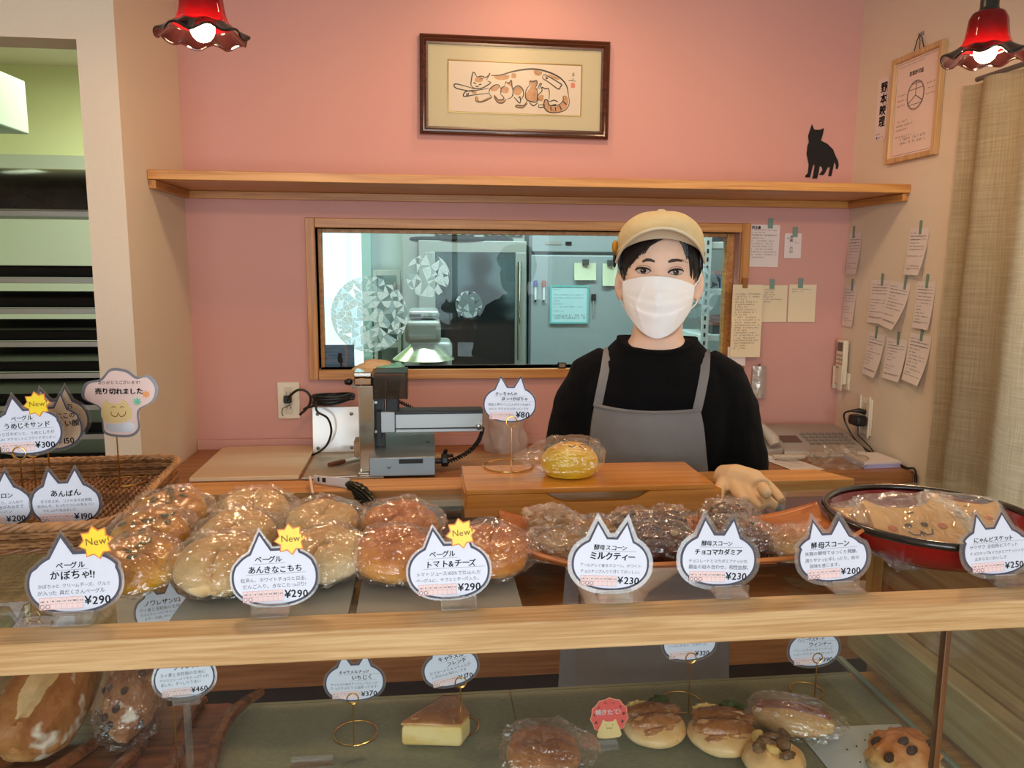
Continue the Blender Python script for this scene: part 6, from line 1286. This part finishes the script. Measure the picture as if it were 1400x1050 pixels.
# two topped buns
DOUGH = bread('pale_dough', (216, 160, 92), (232, 190, 130), (240, 212, 160), .45, .15, 0, .05, spots=((206, 130, 56), 22, .62), bump=.1); HAM = bread('glazed_chicken', (110, 60, 24), (164, 104, 54), (200, 142, 98), .25, .5, .02, .05, spots=((216, 164, 104), 30, .58), bump=.9); EGG = mat('mayo_egg', (236, 206, 130), .4, var=.2, vscale=60); GRN = mat('green_pepper', (44, 70, 24), .3, var=.4, vscale=80)
for i, (px, py, rz, s, lb) in enumerate(((895, 992, .1, 1.0, 'round bun topped with glazed chicken and green pepper, left one of two'), (988, 1003, -.15, 1.08, 'round bun topped with glazed chicken and green pepper, right one of two'))):
    P = atZ(px, py, LZ + .02); o = thing('topped_bun', lb, 'bun', (P.x, P.y, LZ), (0, 0, rz), 'buns topped with glazed chicken'); o.scale = (s, s, s)
    mb = MB().ell((0, 0, .017), (.049, .046, .019), 44, 24, fn=lambda p: 1 + .03 * nz(p * 2 + V((i, 0, 0)))); mb.v = [V((p.x, p.y, max(p.z, .001))) for p in mb.v]; mb.build('bun', DOUGH, o)
    for k_, (x, y, z, a, b, c, r_) in enumerate(((-.003, -.010, .034, .041, .015, .010, .05), (.002, .010, .038, .042, .016, .011, -.1), (.0, -.026, .026, .030, .010, .007, .1))):
        MB().ell((0, 0, 0), (a, b, c), 30, 16, M=T(x, y, z) @ RZ(r_) @ RX(.35), fn=lambda p: 1 + .14 * nz(p * 3 + V((k_ * 2 + i, 0, 0)))).build('chicken_slice', HAM, o)
    MB().ell((-.018, .028, .036), (.018, .012, .010), 24, 14, fn=lambda p: 1 + .2 * nz(p * 3)).build('egg_topping', EGG, o); MB().ell((.018, .028, .042), (.017, .011, .009), 24, 14, fn=lambda p: 1 + .3 * nz(p * 3 + V((i, 2, 0)))).build('pepper', GRN, o)
# sausage bread in a bag
P = atZ(1083, 985, LZ + .02); o = thing('sausage_bread', 'long sausage bread in a shiny clear bag at the right of the lower shelf', 'bread', (P.x, P.y, LZ), (0, 0, -.45))
mb = MB().ell((0, 0, .022), (.062, .032, .022), 44, 24, fn=lambda p: 1 + .04 * nz(p * 2)); mb.v = [V((p.x, p.y, max(p.z, .001))) for p in mb.v]; mb.build('roll', DOUGH, o)
MB().ell((0, .002, .036), (.056, .014, .014), 36, 18, fn=lambda p: 1 + .05 * nz(p * 4)).build('sausage', bread('sausage', (120, 58, 44), (152, 84, 66), (170, 108, 84), .3, .4, .02, .05, bump=.4), o); bagmesh(.070, .040, .027, 73, .012).build('plastic_bag', BAG, o, angle=9)
# mushroom bread at the bottom edge and chocolate chunk scone
P = atZ(1058, 1038, LZ + .02); o = thing('mushroom_bread', 'bread topped with browned mushrooms and cheese at the bottom edge of the photo', 'bread', (P.x, P.y, LZ))
mb = MB().ell((0, 0, .02), (.045, .04, .022), 36, 20, fn=lambda p: 1 + .05 * nz(p * 2)); mb.v = [V((p.x, p.y, max(p.z, .001))) for p in mb.v]; mb.build('bun', DOUGH, o)
rnd = random.Random(8)
for i in range(9):
    a = 2 * PI * i / 9; q = .012 + .018 * (i % 2); MB().ell((0, 0, 0), (.013, .009, .005), 20, 10, M=T(q * math.cos(a), q * math.sin(a), .042 + .003 * (i % 3)) @ RZ(a * 2) @ RX(.4), fn=lambda p: 1 + .25 * nz(p * 3 + V((i, 0, 0)))).build('mushroom_slice' if i % 3 else 'melted_cheese', mat('mushroom', (116, 88, 60), .4, var=.4, vscale=90) if i % 3 else EGG, o)
P = atZ(1243, 1035, LZ + .02); o = thing('chunk_scone', 'crumbly scone with chocolate chunks by the glass partition', 'scone', (P.x - .012, P.y, LZ + .0045), (0, 0, .2))
sconemesh(.050, .045, .034, 33).build('scone', SC3, o)
for i, (a, b) in enumerate(((3.6, .5), (4.4, .9), (5.0, .35), (5.6, .8), (4.0, 1.2), (2.8, .7))): q = V((math.cos(a) * math.cos(b), math.sin(a) * math.cos(b), math.sin(b))); MB().ell((q.x * .05, q.y * .045, .0187 + q.z * .034), (.009, .006, .007), 10, 8, fn=lambda p: 1 + .25 * nz(p * 2)).build('chocolate_chunk', CHO, o)
# clear acrylic tag near the bottom left of the shelf
o = thing('clear_tag', 'empty clear acrylic tag lying on the lower shelf below the fig bread card', 'tag', atZ(425, 1045, LZ + .001)); box(-.03, .03, -.01, .01, 0, .002).build('plate', ACRYL, o, bevel=.0006); box(-.03, .03, .0102, .0125, 0, .006).build('lip', ACRYL, o)
# ------------------------------------------------------------------ tongs on the ledge and the glove
tg = thing('bread_tongs', 'open bread tongs with white taped arms and dark scalloped heads lying on the ledge', 'tongs', atY(429, 654, 1.30))
TW_ = mat('white_taped_arm', (226, 222, 224), .45); TD = mat('dark_tong_head', (46, 44, 34), .3, .5)
h0 = atY(429, 655, 1.295); a1 = atY(478, 674, 1.262); a2 = atY(517, 692, 1.22); b1 = atY(428, 690, 1.20); b2 = atY(433, 716, 1.155)
for z_ in (h0,): z_.z = max(z_.z, 1.129)
a1.z = max(a1.z, 1.130); b1.z = 1.128
def strap(mb, p0, p1, w0, w1, t): 
    d = (p1 - p0).normalized(); s_ = V((0, 0, 1)); s_ = (s_ - d * s_.dot(d)).normalized(); n_ = d.cross(s_)
    rr = []
    for p, w_ in ((p0, w0), (p1, w1)): rr.append([p + s_ * w_ + n_ * t, p - s_ * w_ + n_ * t, p - s_ * w_ - n_ * t, p + s_ * w_ - n_ * t])
    return mb.rings(rr)
part(strap(MB(), h0, a1, .0065, .0085, .0012), 'right_arm', TW_, tg, bevel=.0008); part(strap(MB(), h0 + V((-.006, 0, 0)), b1, .006, .006, .002), 'left_arm', mat('pinkish_arm', (226, 196, 176), .45), tg, bevel=.0008)
for i_, (t0, t1) in enumerate(((.12, .16), (.25, .34))): part(strap(MB(), h0.lerp(a1, t0) + V((0, -.002, .001)), h0.lerp(a1, t1) + V((0, -.002, .001)), .0035, .0035, .0006), 'dark_mark', BLACK, tg, smooth=False)
def headm(p0, p1, w_):
    d = (p1 - p0); L = d.length; d.normalize(); s_ = d.cross(V((0, 1, .15))).normalized(); n_ = s_.cross(d); mb = MB()
    mb.surf(lambda u, v: p0 + d * (L * v) + s_ * ((u - .5) * 2 * w_ * math.sin(PI * min(.97, .12 + .80 * v)) * (1 + .06 * math.sin(v * 40))) + n_ * (-.008 * (1 - (2 * u - 1) ** 2) + .0012 * math.cos(u * 40)), 28, 26); return mb
for p0, p1, w_ in ((a1, a2, .0145), (b1 + V((0, 0, 0)), b2, .006)):
    mm = part(headm(p0, p1, w_), 'scalloped_head', TD, tg); q = mm.modifiers.new('thick', 'SOLIDIFY'); q.thickness = .0012
gl = thing('rubber_glove', 'beige rubber glove with a teal cuff edge lying beside the amber wooden box', 'glove', (.52, 1.2, 1.123))
mb = MB(); gz = lambda px, py, z: atZ(px, py, z)
mb.tube([gz(985, 652, 1.137), gz(1005, 655, 1.140), gz(1030, 660, 1.141), gz(1040, 668, 1.138)], [.020, .025, .022, .017], 16)
for pts, r in (([(1035, 655, 1.140), (1052, 666, 1.137), (1062, 676, 1.131), (1069, 686, 1.124)], [.012, .0088, .0082, .0075]), ([(1030, 662, 1.138), (1044, 678, 1.133), (1054, 688, 1.127), (1062, 693, 1.122)], [.012, .0088, .0082, .007]),
               ([(1018, 664, 1.137), (1026, 678, 1.131), (1034, 688, 1.125), (1042, 695, 1.121)], [.012, .0088, .0082, .007]), ([(1004, 662, 1.136), (1010, 676, 1.130), (1018, 686, 1.125)], [.013, .010, .008]), ([(990, 660, 1.135), (983, 672, 1.130), (981, 684, 1.125), (982, 692, 1.122)], [.013, .0095, .0085, .007]),
               ([(1042, 666, 1.148), (1046, 672, 1.147), (1050, 678, 1.143)], [.010, .0095, .007])): mb.tube([gz(*p) for p in pts], r, 12)
put(remesh(mb, .0022, 5), 'glove', GLV, gl, True)
part(MB().tube([gz(979, 652, 1.130), gz(988, 645, 1.148), gz(1008, 642, 1.156), gz(1030, 646, 1.153), gz(1044, 654, 1.140)], .0040, 8), 'cuff_edge', GLT, gl)
# ================================================================== the shop assistant
PX, PY, PR = .454, 1.50, -.275
SKIN = mat('skin', (238, 198, 172), .55, sub=.12, var=.04, vscale=20)
bm_ = MB()
def ering(z, hw, yf, yb, n=40, p=2.25, zf=None):
    r = []
    for i in range(n):
        a = 2 * PI * i / n; c, s = math.cos(a), math.sin(a); e = 2 / p
        yc = 0.15 * yf + .15 * yb if False else (yf + yb) / 2; x = hw * math.copysign(abs(c) ** e, c)
        y = yc + (yb - yc if s > 0 else yc - yf) * math.copysign(abs(s) ** e, s)
        r.append(V((x, y, z if zf is None else zf(x, y, s))))
    return r
HR = [(1.349, .016, -.074, -.03), (1.354, .030, -.086, -.012), (1.366, .042, -.091, .012), (1.385, .052, -.092, .035), (1.408, .060, -.092, .058), (1.432, .066, -.091, .075), (1.456, .0705, -.090, .086), (1.48, .073, -.092, .093), (1.505, .0735, -.092, .095), (1.528, .069, -.084, .088), (1.548, .056, -.066, .072), (1.562, .036, -.040, .046), (1.568, .010, -.012, .016)]
def interp(R, z):
    for a, b in zip(R, R[1:]):
        if a[0] <= z <= b[0]: t = (z - a[0]) / (b[0] - a[0]); t = t; return [a[k] + (b[k] - a[k]) * t for k in range(4)]
    return R[-1] if z > R[-1][0] else R[0]
rings = []
for i in range(56):
    z = 1.349 + (1.568 - 1.349) * i / 55; _, hw, yf, yb = interp(HR, z); r = ering(z, hw, yf, yb, 64)
    for p in r:
        if p.y < 0:
            g = lambda x0, z0, sx, sz: math.exp(-((p.x - x0) / sx) ** 2 - ((p.z - z0) / sz) ** 2)
            p.y += .0075 * (g(-.031, 1.470, .016, .011) + g(.031, 1.470, .016, .011)) - .0035 * (g(-.031, 1.490, .020, .008) + g(.031, 1.490, .020, .008))
            p.y -= .010 * g(0, 1.452, .010, .020) + .018 * g(0, 1.432, .012, .012) + .003 * (g(-.04, 1.445, .018, .014) + g(.04, 1.445, .018, .014))
    rings.append(r)
bm_.rings(rings)
for s in (-1, 1):
    bm_.ell((0, 0, 0), (.009, .020, .030), 20, 14, M=T(s * .0745, .010, 1.447) @ RZ(s * .35) @ RX(-.12))
    bm_.ell((0, 0, 0), (.006, .012, .012), 12, 8, M=T(s * .073, .0, 1.425))
bm_.rings([ering(1.24, .10, -.055, .06), ering(1.285, .095, -.052, .062), ering(1.318, .068, -.045, .06), ering(1.345, .050, -.040, .055), ering(1.375, .046, -.040, .05), ering(1.41, .046, -.035, .05)])
bm_.rings([ering(.90, .135, -.08, .08), ering(1.05, .115, -.085, .07), ering(1.2, .125, -.08, .07), ering(1.27, .12, -.06, .065), ering(1.30, .085, -.05, .06)])
bm_.rings([ering(.80, .14, -.085, .09), ering(.92, .13, -.08, .08)])
for s in (-1, 1):
    bm_.tube([(s * .075, 0, .86), (s * .078, -.005, .62), (s * .078, -.01, .46), (s * .078, .005, .28), (s * .078, .01, .07)], [.078, .070, .052, .050, .036], 16)
    bm_.ell((s * .08, -.05, .035), (.042, .11, .034), 20, 12)
    bm_.tube([(s * .105, .01, 1.28), (s * .14, .01, 1.20), (s * .158, .005, 1.07)], [.045, .045, .040], 14)
LW, RWr = V((-.118, -.135, .895)), V((-.022, -.138, .895))
bm_.tube([V((-.158, .005, 1.07)), V((-.176, -.03, 1.02)), V((-.165, -.085, .97)), LW], [.040, .042, .038, .026], 16)
bm_.tube([V((.158, .005, 1.07)), V((.150, -.045, 1.03)), V((.085, -.105, .985)), RWr], [.040, .043, .038, .026], 16)
def hand(mb, w, d, side, up):
    d = V(d).normalized(); up = V(up).normalized(); s = d.cross(up).normalized() * side
    pc_ = w + d * .045
    mb.tube([w, w + d * .02, w + d * .05, w + d * .085], [.024, .027, .032, .026], 14, M=None)
    for k, (o_, L, r) in enumerate(((-.027, .062, .0085), (-.009, .070, .009), (.009, .066, .0088), (.026, .052, .0078))):
        b = w + d * .082 + s * o_
        mb.tube([b - d * .02, b, b + d * L * .45 + up * -.006, b + d * L * .75 - up * .018, b + d * L * .9 - up * .032], [r * 1.1, r * 1.05, r, r * .92, r * .75], 10)
    b = w + d * .025 - s * .028
    mb.tube([b, b - s * .014 + d * .02, b - s * .018 + d * .045, b - s * .012 + d * .066], [.012, .0105, .0095, .0075], 10)
hand(bm_, LW, (.55, -.05, -.80), 1, (0, -1, .1)); hand(bm_, RWr + V((0, -.012, 0)), (-.55, -.08, -.80), -1, (0, -1, .1))
bme = remesh(bm_, .0036, 3)
body = put(bme, 'person', SKIN); body.location = (PX, PY, 0); body.rotation_euler = (0, 0, PR)
PMI = (T(PX, PY, 0) @ RZ(PR)).inverted()
tag(body, 'person in beige cap, white mask, black top and grey apron standing behind the display case', 'person')
bvh = BVHTree.FromPolygons([v.co.copy() for v in bme.vertices], [tuple(p.vertices) for p in bme.polygons])
def front(x, z, off, bv=None, miss=-.02):
    h = (bv or bvh).ray_cast(V((x, -1, z)), V((0, 1, 0)))
    return V((x, (h[0].y if h[0] else miss) - off, z))
def loc(px, py, y=1.41):
    o = PMI @ CAMLOC; d = PMI.to_3x3() @ ray(px, py); p = o + d * ((y - PY - o.y) / d.y); return (p.x, p.z)
def patch(name, pts, off, m, thick=0, sub=3):
    """outline in local (x, z) laid onto the face"""
    c = V((sum(p[0] for p in pts) / len(pts), sum(p[1] for p in pts) / len(pts))); mb = MB(); n = len(pts); vs = []; fs = []
    for k in range(sub + 1):
        f_ = k / sub
        for p in pts: q = c + (V(p) - c) * f_; vs.append(front(q.x, q.y, off))
    for k in range(sub):
        for i in range(n): fs.append((k * n + i, k * n + (i + 1) % n, (k + 1) * n + (i + 1) % n, (k + 1) * n + i))
    return mb.add(vs, fs).build(name, m, body)
SCL = mat('eye_white', (206, 192, 186), .25, coat=.5); IRIS = mat('brown_iris', (44, 26, 18), .12, coat=1); HAIRM = mat('black_hair', (17, 14, 14), .38, spec=.5, bump=.35, bscale=300, stretch=(1, 1, .05)); BROW = mat('eyebrow', (66, 46, 38), .7); LASH = mat('lash_line', (28, 18, 16), .6)
for s in (-1, 1):
    ex, ez = (loc(879.5, 370.5) if s < 0 else loc(924.5, 372.5))
    al = [(ex + .0118 * math.cos(a), ez + (.0047 if math.sin(a) > 0 else .0037) * math.copysign(abs(math.sin(a)) ** .9, math.sin(a)) + s * .0008 * math.cos(a)) for a in [2 * PI * i / 28 for i in range(28)]]
    e = patch('eye', al, .0008, SCL)
    patch('iris', [(ex + .0056 * math.cos(a), ez + .0003 + .0047 * math.sin(a)) for a in [2 * PI * i / 20 for i in range(20)]], .0014, IRIS)
    MB().ell((0, 0, 0), (.0009, .0005, .0009), 10, 6, M=T(*front(ex - .0015, ez + .0016, .0018))).build('eye_glint', mat('eye_glint', (250, 250, 250), .1), body)
    ln = [front(ex + .0138 * math.cos(a), ez + .0056 * math.sin(a) + s * .001 * math.cos(a), .0015) for a in [PI * (1.02 - 1.04 * i / 16) for i in range(17)]]
    MB().tube(ln, [.0007 + .0014 * math.sin(PI * min(1, .12 + i / 17)) for i in range(17)], 6).build('eyelash', LASH, body)
    MB().tube([front(ex + .0135 * math.cos(a), ez + .0030 + .0075 * math.sin(a), .0002) for a in [PI * (.95 - .9 * i / 12) for i in range(13)]], .00055, 5).build('eyelid_crease', mat('lid_crease', (168, 118, 94), .7), body)
    MB().tube([front(ex + .012 * math.cos(a), ez - .0048 * math.sin(a), .0006) for a in [PI * (.95 - .9 * i / 12) for i in range(13)]], .0005, 5).build('lower_lash', LASH, body)
    br = [(880, 358.5), (886, 354), (891, 353.5), (895, 357)] if False else None
    if s < 0: bl = [(878, 356), (884, 353), (890, 353.5), (895.5, 356.5), (895, 359), (889, 357.5), (883, 357.5), (878.5, 359)]
    else: bl = [(913, 357), (918, 354), (926, 353.5), (934, 355), (942, 359.5), (934, 358), (926, 357.5), (919, 358.5), (914, 359.5)]
    patch('eyebrow', [loc(*p) for p in bl], .0008, BROW, sub=2)
# mask
MASK = mat('white_mask', (250, 248, 247), .8, bump=.06, bscale=500, spec=.2)
mcx = loc(900, 400)[0]
def maskf(u, v, off=0):
    a = 2 * u - 1; hw = .0665 - .006 * v * v
    zt = 1.4635 - .014 * a * a - .003 * a; zb = 1.351 + .050 * abs(a) ** 1.9
    z = zt + (zb - zt) * v
    y = -.054 - (.056 + .010 * math.sin(PI * v) - .010 * v) * (1 - abs(a) ** 2.0) - .010 * math.exp(-(a / .28) ** 2) * math.exp(-((v - .33) / .22) ** 2)
    for q in (.24, .43, .62): y -= .0042 * (1 - abs(a) ** 4) * (1 / (1 + math.exp((v - q) * 90)) - .5) * -1
    y -= .0016 * nz((a * 2.2, v * 3.5, 4)) * (1 - .3 * abs(a)) + .0022 * math.sin(PI * v) * math.exp(-((abs(a) - .62 + .55 * abs(v - .55)) / .05) ** 2)
    return V((mcx + a * hw * (1 - .06 * math.exp(-((v - .5) / .25) ** 2) * 0), y + off, z))
mk = MB().surf(maskf, 60, 60).build('face_mask', MASK, body); q = mk.modifiers.new('thick', 'SOLIDIFY'); q.thickness = .001; q.offset = -1
for s in (0, 1):
    sg = -1 if s == 0 else 1
    MB().tube([maskf(s, .02), V((sg * .0725, -.035, 1.456)), V((sg * .079, -.006, 1.470)), V((sg * .0815, .016, 1.468)), V((sg * .078, .026, 1.445)), V((sg * .076, .012, 1.422)), V((sg * .070, -.03, 1.412)), maskf(s, .96)], .0013, 6).build('ear_loop', MASK, body)
# hair
hb = MB(); rr = []
for i in range(26):
    z = 1.405 + (1.572 - 1.405) * i / 25; _, hw, yf, yb = interp(HR, z); rr.append(ering(z, hw + .0055, max(yf, -.082) if z > 1.5 else -.010 - .012 * ((z - 1.405) / .1), yb + .010, 48))
hb.rings(rr); put(remesh(hb, .003, 4), 'back_hair', HAIRM, body)
def strands(name, S0, S1, E0, E1, n, bow, r0, off=.0035, seed=1):
    mb = MB(); rnd = random.Random(seed)
    for i in range(n):
        t = i / (n - 1); s = V(S0).lerp(V(S1), t); e = V(E0).lerp(V(E1), t) + V((rnd.uniform(-1.5, 1.5), rnd.uniform(-2.5, 2)))
        c = (s + e) / 2 + V(bow); pts = []
        for k in range(12):
            w = k / 11; p = s * (1 - w) ** 2 + c * 2 * w * (1 - w) + e * w * w; x, z = loc(p.x, p.y); x = max(-.0765, min(.0765, x)); pts.append(front(x, z, off * (1 - .5 * w), miss=-.035))
        mb.tube(pts, [r0 * (1 - .82 * (k / 11) ** 2) for k in range(12)], 7)
    return mb.build(name, HAIRM, body)
strands('fringe', (926, 317), (850, 340), (866, 356), (850, 381), 26, (-9, -9), .0042)
strands('fringe', (912, 315), (852, 334), (880, 345), (852, 366), 22, (-6, -6), .0045, seed=2)
strands('side_hair', (916, 317), (960, 345), (938, 348), (957, 386), 22, (9, -7), .0036, seed=3)
strands('side_hair', (936, 325), (962, 345), (946, 380), (957, 388), 12, (5, -4), .0036, seed=4)
strands('sideburn', (846, 345), (852, 345), (852, 384), (856, 372), 7, (-1, 0), .0036, seed=5)
# cap
CAPM = mat('beige_canvas_cap', (212, 194, 150), .85, bump=.25, bscale=600, var=.05, vscale=30); CAPU = mat('cap_lining', (224, 212, 182), .85)
def crown(u, v):
    a = 2 * PI * u; ph = PI / 2 * v; c, s = math.cos(a), math.sin(a)
    rx = .0825 * math.cos(ph) ** .62; ry = .107 * math.cos(ph) ** .62
    base = 1.500 + (.030 * max(0, -s) ** 1.5) - .010 * max(0, s)
    puff = 1 + .035 * math.sin(PI * min(1, v * 1.5)) + .008 * math.cos(6 * a) * math.sin(PI * v)
    z = base + (1.5845 - base) * math.sin(ph) ** .95
    return V((rx * c * puff, ry * s * puff + .002, z + .002 * nz((c * 2, s * 2, v * 2)) * math.sin(PI * v)))
cp_ = MB().surf(crown, 72, 26, True).build('cap_crown', CAPM, body); q = cp_.modifiers.new('thick', 'SOLIDIFY'); q.thickness = .002; q.offset = -1
MB().tube([crown(i / 72, 0) + V((0, 0, .004)) for i in range(72)], .0035, 8, closed=True).build('cap_band', CAPM, body)
def brim(u, v):
    t = (u - .5) * 2; a = -PI / 2 + t * 1.22; c, s = math.cos(a), math.sin(a)
    ix, iy = .0825 * c, .107 * s; iz = 1.500 + .030 * max(0, -s) ** 1.5 + .002
    L = .046 * (1 - abs(t) ** 2.6); oz = 1.5465 - .058 * abs(t) ** 1.9
    x = ix + c * .003 * v; y = iy - L * v; z = iz + (oz - iz) * v ** .8 + .004 * math.sin(PI * v) * (1 - t * t)
    return V((x * (1 + .02 * v), y, z))
bb = MB().surf(brim, 44, 12).build('cap_brim', [CAPM], body); q = bb.modifiers.new('thick', 'SOLIDIFY'); q.thickness = .0035; q.offset = 0
MB().tube([brim(i / 44, 1) for i in range(45)], .0026, 8).build('brim_piping', CAPU, body)
low_ = MB().surf(lambda u, v: brim(u, .02 + .95 * v) + V((0, 0, -.0026)), 44, 10).build('brim_underside', CAPU, body)
MB().ell((0, 0, 0), (.006, .014, .013), 18, 12, M=T(-.0855, -.02, 1.517) @ RX(.4)).build('mustard_bow', mat('mustard_bow', (190, 134, 30), .6), body)
MB().ell((0, 0, 0), (.004, .010, .014), 16, 10, M=T(-.0865, .004, 1.492)).build('cap_buckle', mat('dark_buckle', (60, 58, 60), .3, .6), body)
MB().ell((0, .002, 1.5855), (.009, .009, .004), 14, 8).build('cap_button', CAPM, body)
# black top
sh_ = MB()
def nz_(x, y, s): return 0
def neck(zb, dip): return lambda x, y, s: zb - dip * max(0, -s) - .004 * max(0, s)
SR = [(.80, .150, -.100, .095, None), (.90, .148, -.100, .092, None), (1.0, .143, -.102, .088, None), (1.1, .145, -.106, .088, None), (1.18, .150, -.106, .09, None), (1.24, .152, -.092, .09, None), (1.275, .142, -.076, .085, None)]
rings = [ering(z, hw, yf, yb, 48) for z, hw, yf, yb, _ in SR]
rings.append(ering(1.30, .115, -.066, .075, 48, zf=neck(1.302, .006))); rings.append(ering(1.32, .092, -.056, .068, 48, zf=neck(1.326, .014))); rings.append(ering(1.34, .074, -.052, .064, 48, zf=neck(1.344, .024)))
sh_.rings(rings)
for s in (-1, 1):
    pts = [(s * .085, .008, 1.285), (s * .118, .008, 1.262), (s * .140, .006, 1.20), (s * .152, -.002, 1.12), (s * .158, -.010, 1.045)]
    sh_.tube(pts, [.046, .056, .062, .067, .071], 22)
shme = remesh(sh_, .0045, 7)
for v_ in shme.vertices:
    c = v_.co; w = .0035 * nz((c.x * 9, c.y * 9, c.z * 14)) + .0025 * nz((c.x * 30, c.y * 14, c.z * 7)); n_ = v_.normal
    if c.z < 1.30: v_.co = c + n_ * w
BLK = mat('black_cotton', (13, 13, 14), .95, spec=.1, sheen=.03, bump=.15, bscale=500)
put(shme, 'black_top', BLK, body)
MB().tube([p + V((0, 0, -.001)) for p in ering(1.34, .0745, -.0525, .0645, 60, zf=neck(1.343, .024))], .0045, 8, closed=True).build('collar', BLK, body)
sbv = BVHTree.FromPolygons([v.co.copy() for v in shme.vertices], [tuple(p.vertices) for p in shme.polygons])
tr2 = MB()
tr2.rings([ering(.78, .156, -.098, .104), ering(.86, .152, -.098, .1), ering(.90, .146, -.095, .095)])
for s in (-1, 1): tr2.tube([(s * .078, 0, .85), (s * .082, -.004, .62), (s * .082, -.008, .44), (s * .082, .005, .10)], [.086, .080, .066, .060], 18)
put(remesh(tr2, .006, 5), 'trousers', mat('dark_trousers', (44, 46, 54), .9), body)
SHOE = mat('dark_shoe', (34, 32, 32), .6)
for s in (-1, 1):
    mb = MB().ell((s * .082, -.05, .045), (.048, .125, .045), 24, 14); mb.v = [V((p.x, p.y, max(p.z, .0005))) for p in mb.v]; mb.build('shoe', SHOE, body)
# grey apron
APR = mat('grey_apron', (128, 124, 122), .85, bump=.2, bscale=450, var=.06, vscale=9, spec=.2); APS = mat('apron_hem', (118, 114, 112), .85)
acx = loc(884, 560, 1.39)[0]
AW = [(1.226, .098), (1.19, .106), (1.13, .112), (1.06, .121), (.98, .150), (.86, .163), (.55, .175)]
def aw(z):
    for a, b in zip(AW, AW[1:]):
        if b[0] <= z <= a[0]: return a[1] + (b[1] - a[1]) * (a[0] - z) / (a[0] - b[0])
    return AW[-1][1] if z < .6 else AW[0][1]
def aprf(u, v, off=.006):
    z = 1.226 - .006 * math.sin(PI * u) - v * .67; x = acx * (1 - .6 * min(1, v * 2)) + (u - .5) * 2 * aw(z)
    zz = max(z, .84); h = sbv.ray_cast(V((max(-.14, min(.14, x)), -1, zz)), V((0, 1, 0))); y = h[0].y if h[0] else -.02
    h2 = sbv.ray_cast(V((x * .5, -1, zz)), V((0, 1, 0)))
    if h2[0] : y = min(y, h2[0].y + .035 + 8 * max(0, abs(x) - .09) ** 2)
    if z < 1.0: y -= .012 * min(1, (1.0 - z) / .15) + .005 * math.sin(u * 14 + z * 3) * min(1, (1 - z) / .2)
    return V((x, y - off - .0015 * nz((x * 14, z * 9, 2)), z))
ap = MB().surf(aprf, 60, 70).build('apron', APR, body); q = ap.modifiers.new('sm', 'SMOOTH'); q.iterations = 6; q = ap.modifiers.new('thick', 'SOLIDIFY'); q.thickness = .0015; q.offset = 1
MB().tube([aprf(i / 40, .012, .0085) for i in range(41)], .0016, 6).build('apron_top_hem', APS, body)
for s, top in ((0, (834, 453)), (1, (970, 463))):
    b = aprf(.04 if s == 0 else .96, .012, .0075); tx, tz = loc(*top, 1.47); mb = MB(); L = []
    for k in range(23):
        t = k / 22; x = b.x + (tx - b.x) * t
        if t < .7: z = b.z + (1.292 - b.z) * t / .7; p = front(x, z, .004, sbv)
        else:
            w_ = (t - .7) / .3; h = sbv.ray_cast(V((x, -.048 + .13 * w_, 2)), V((0, 0, -1))); p = (h[0] if h[0] else V((x, 0, 1.30))) + V((0, -.002 * (1 - w_), .004))
        L.append(p)
    for _ in range(3): L = [L[0]] + [(L[i - 1] + L[i] * 2 + L[i + 1]) / 4 for i in range(1, len(L) - 1)] + [L[-1]]
    mb.rings([[p + V((-.0085, .001, -.0008)), p + V((-.0085, -.0012, .001)), p + V((.0085, -.0012, .001)), p + V((.0085, .001, -.0008))] for p in L]); mb.build('apron_strap', APR, body)
mb = MB(); rnd = random.Random(21)
for i in range(6): 
    p = aprf(rnd.uniform(.35, .7), rnd.uniform(.17, .24), .0095); mb.ell((p.x, p.y, p.z), (.0016, .0006, .0014), 8, 5)
d_ = mb.build('flour_specks', mat('flour', (210, 204, 196), .9), body); d_['kind'] = 'stuff'
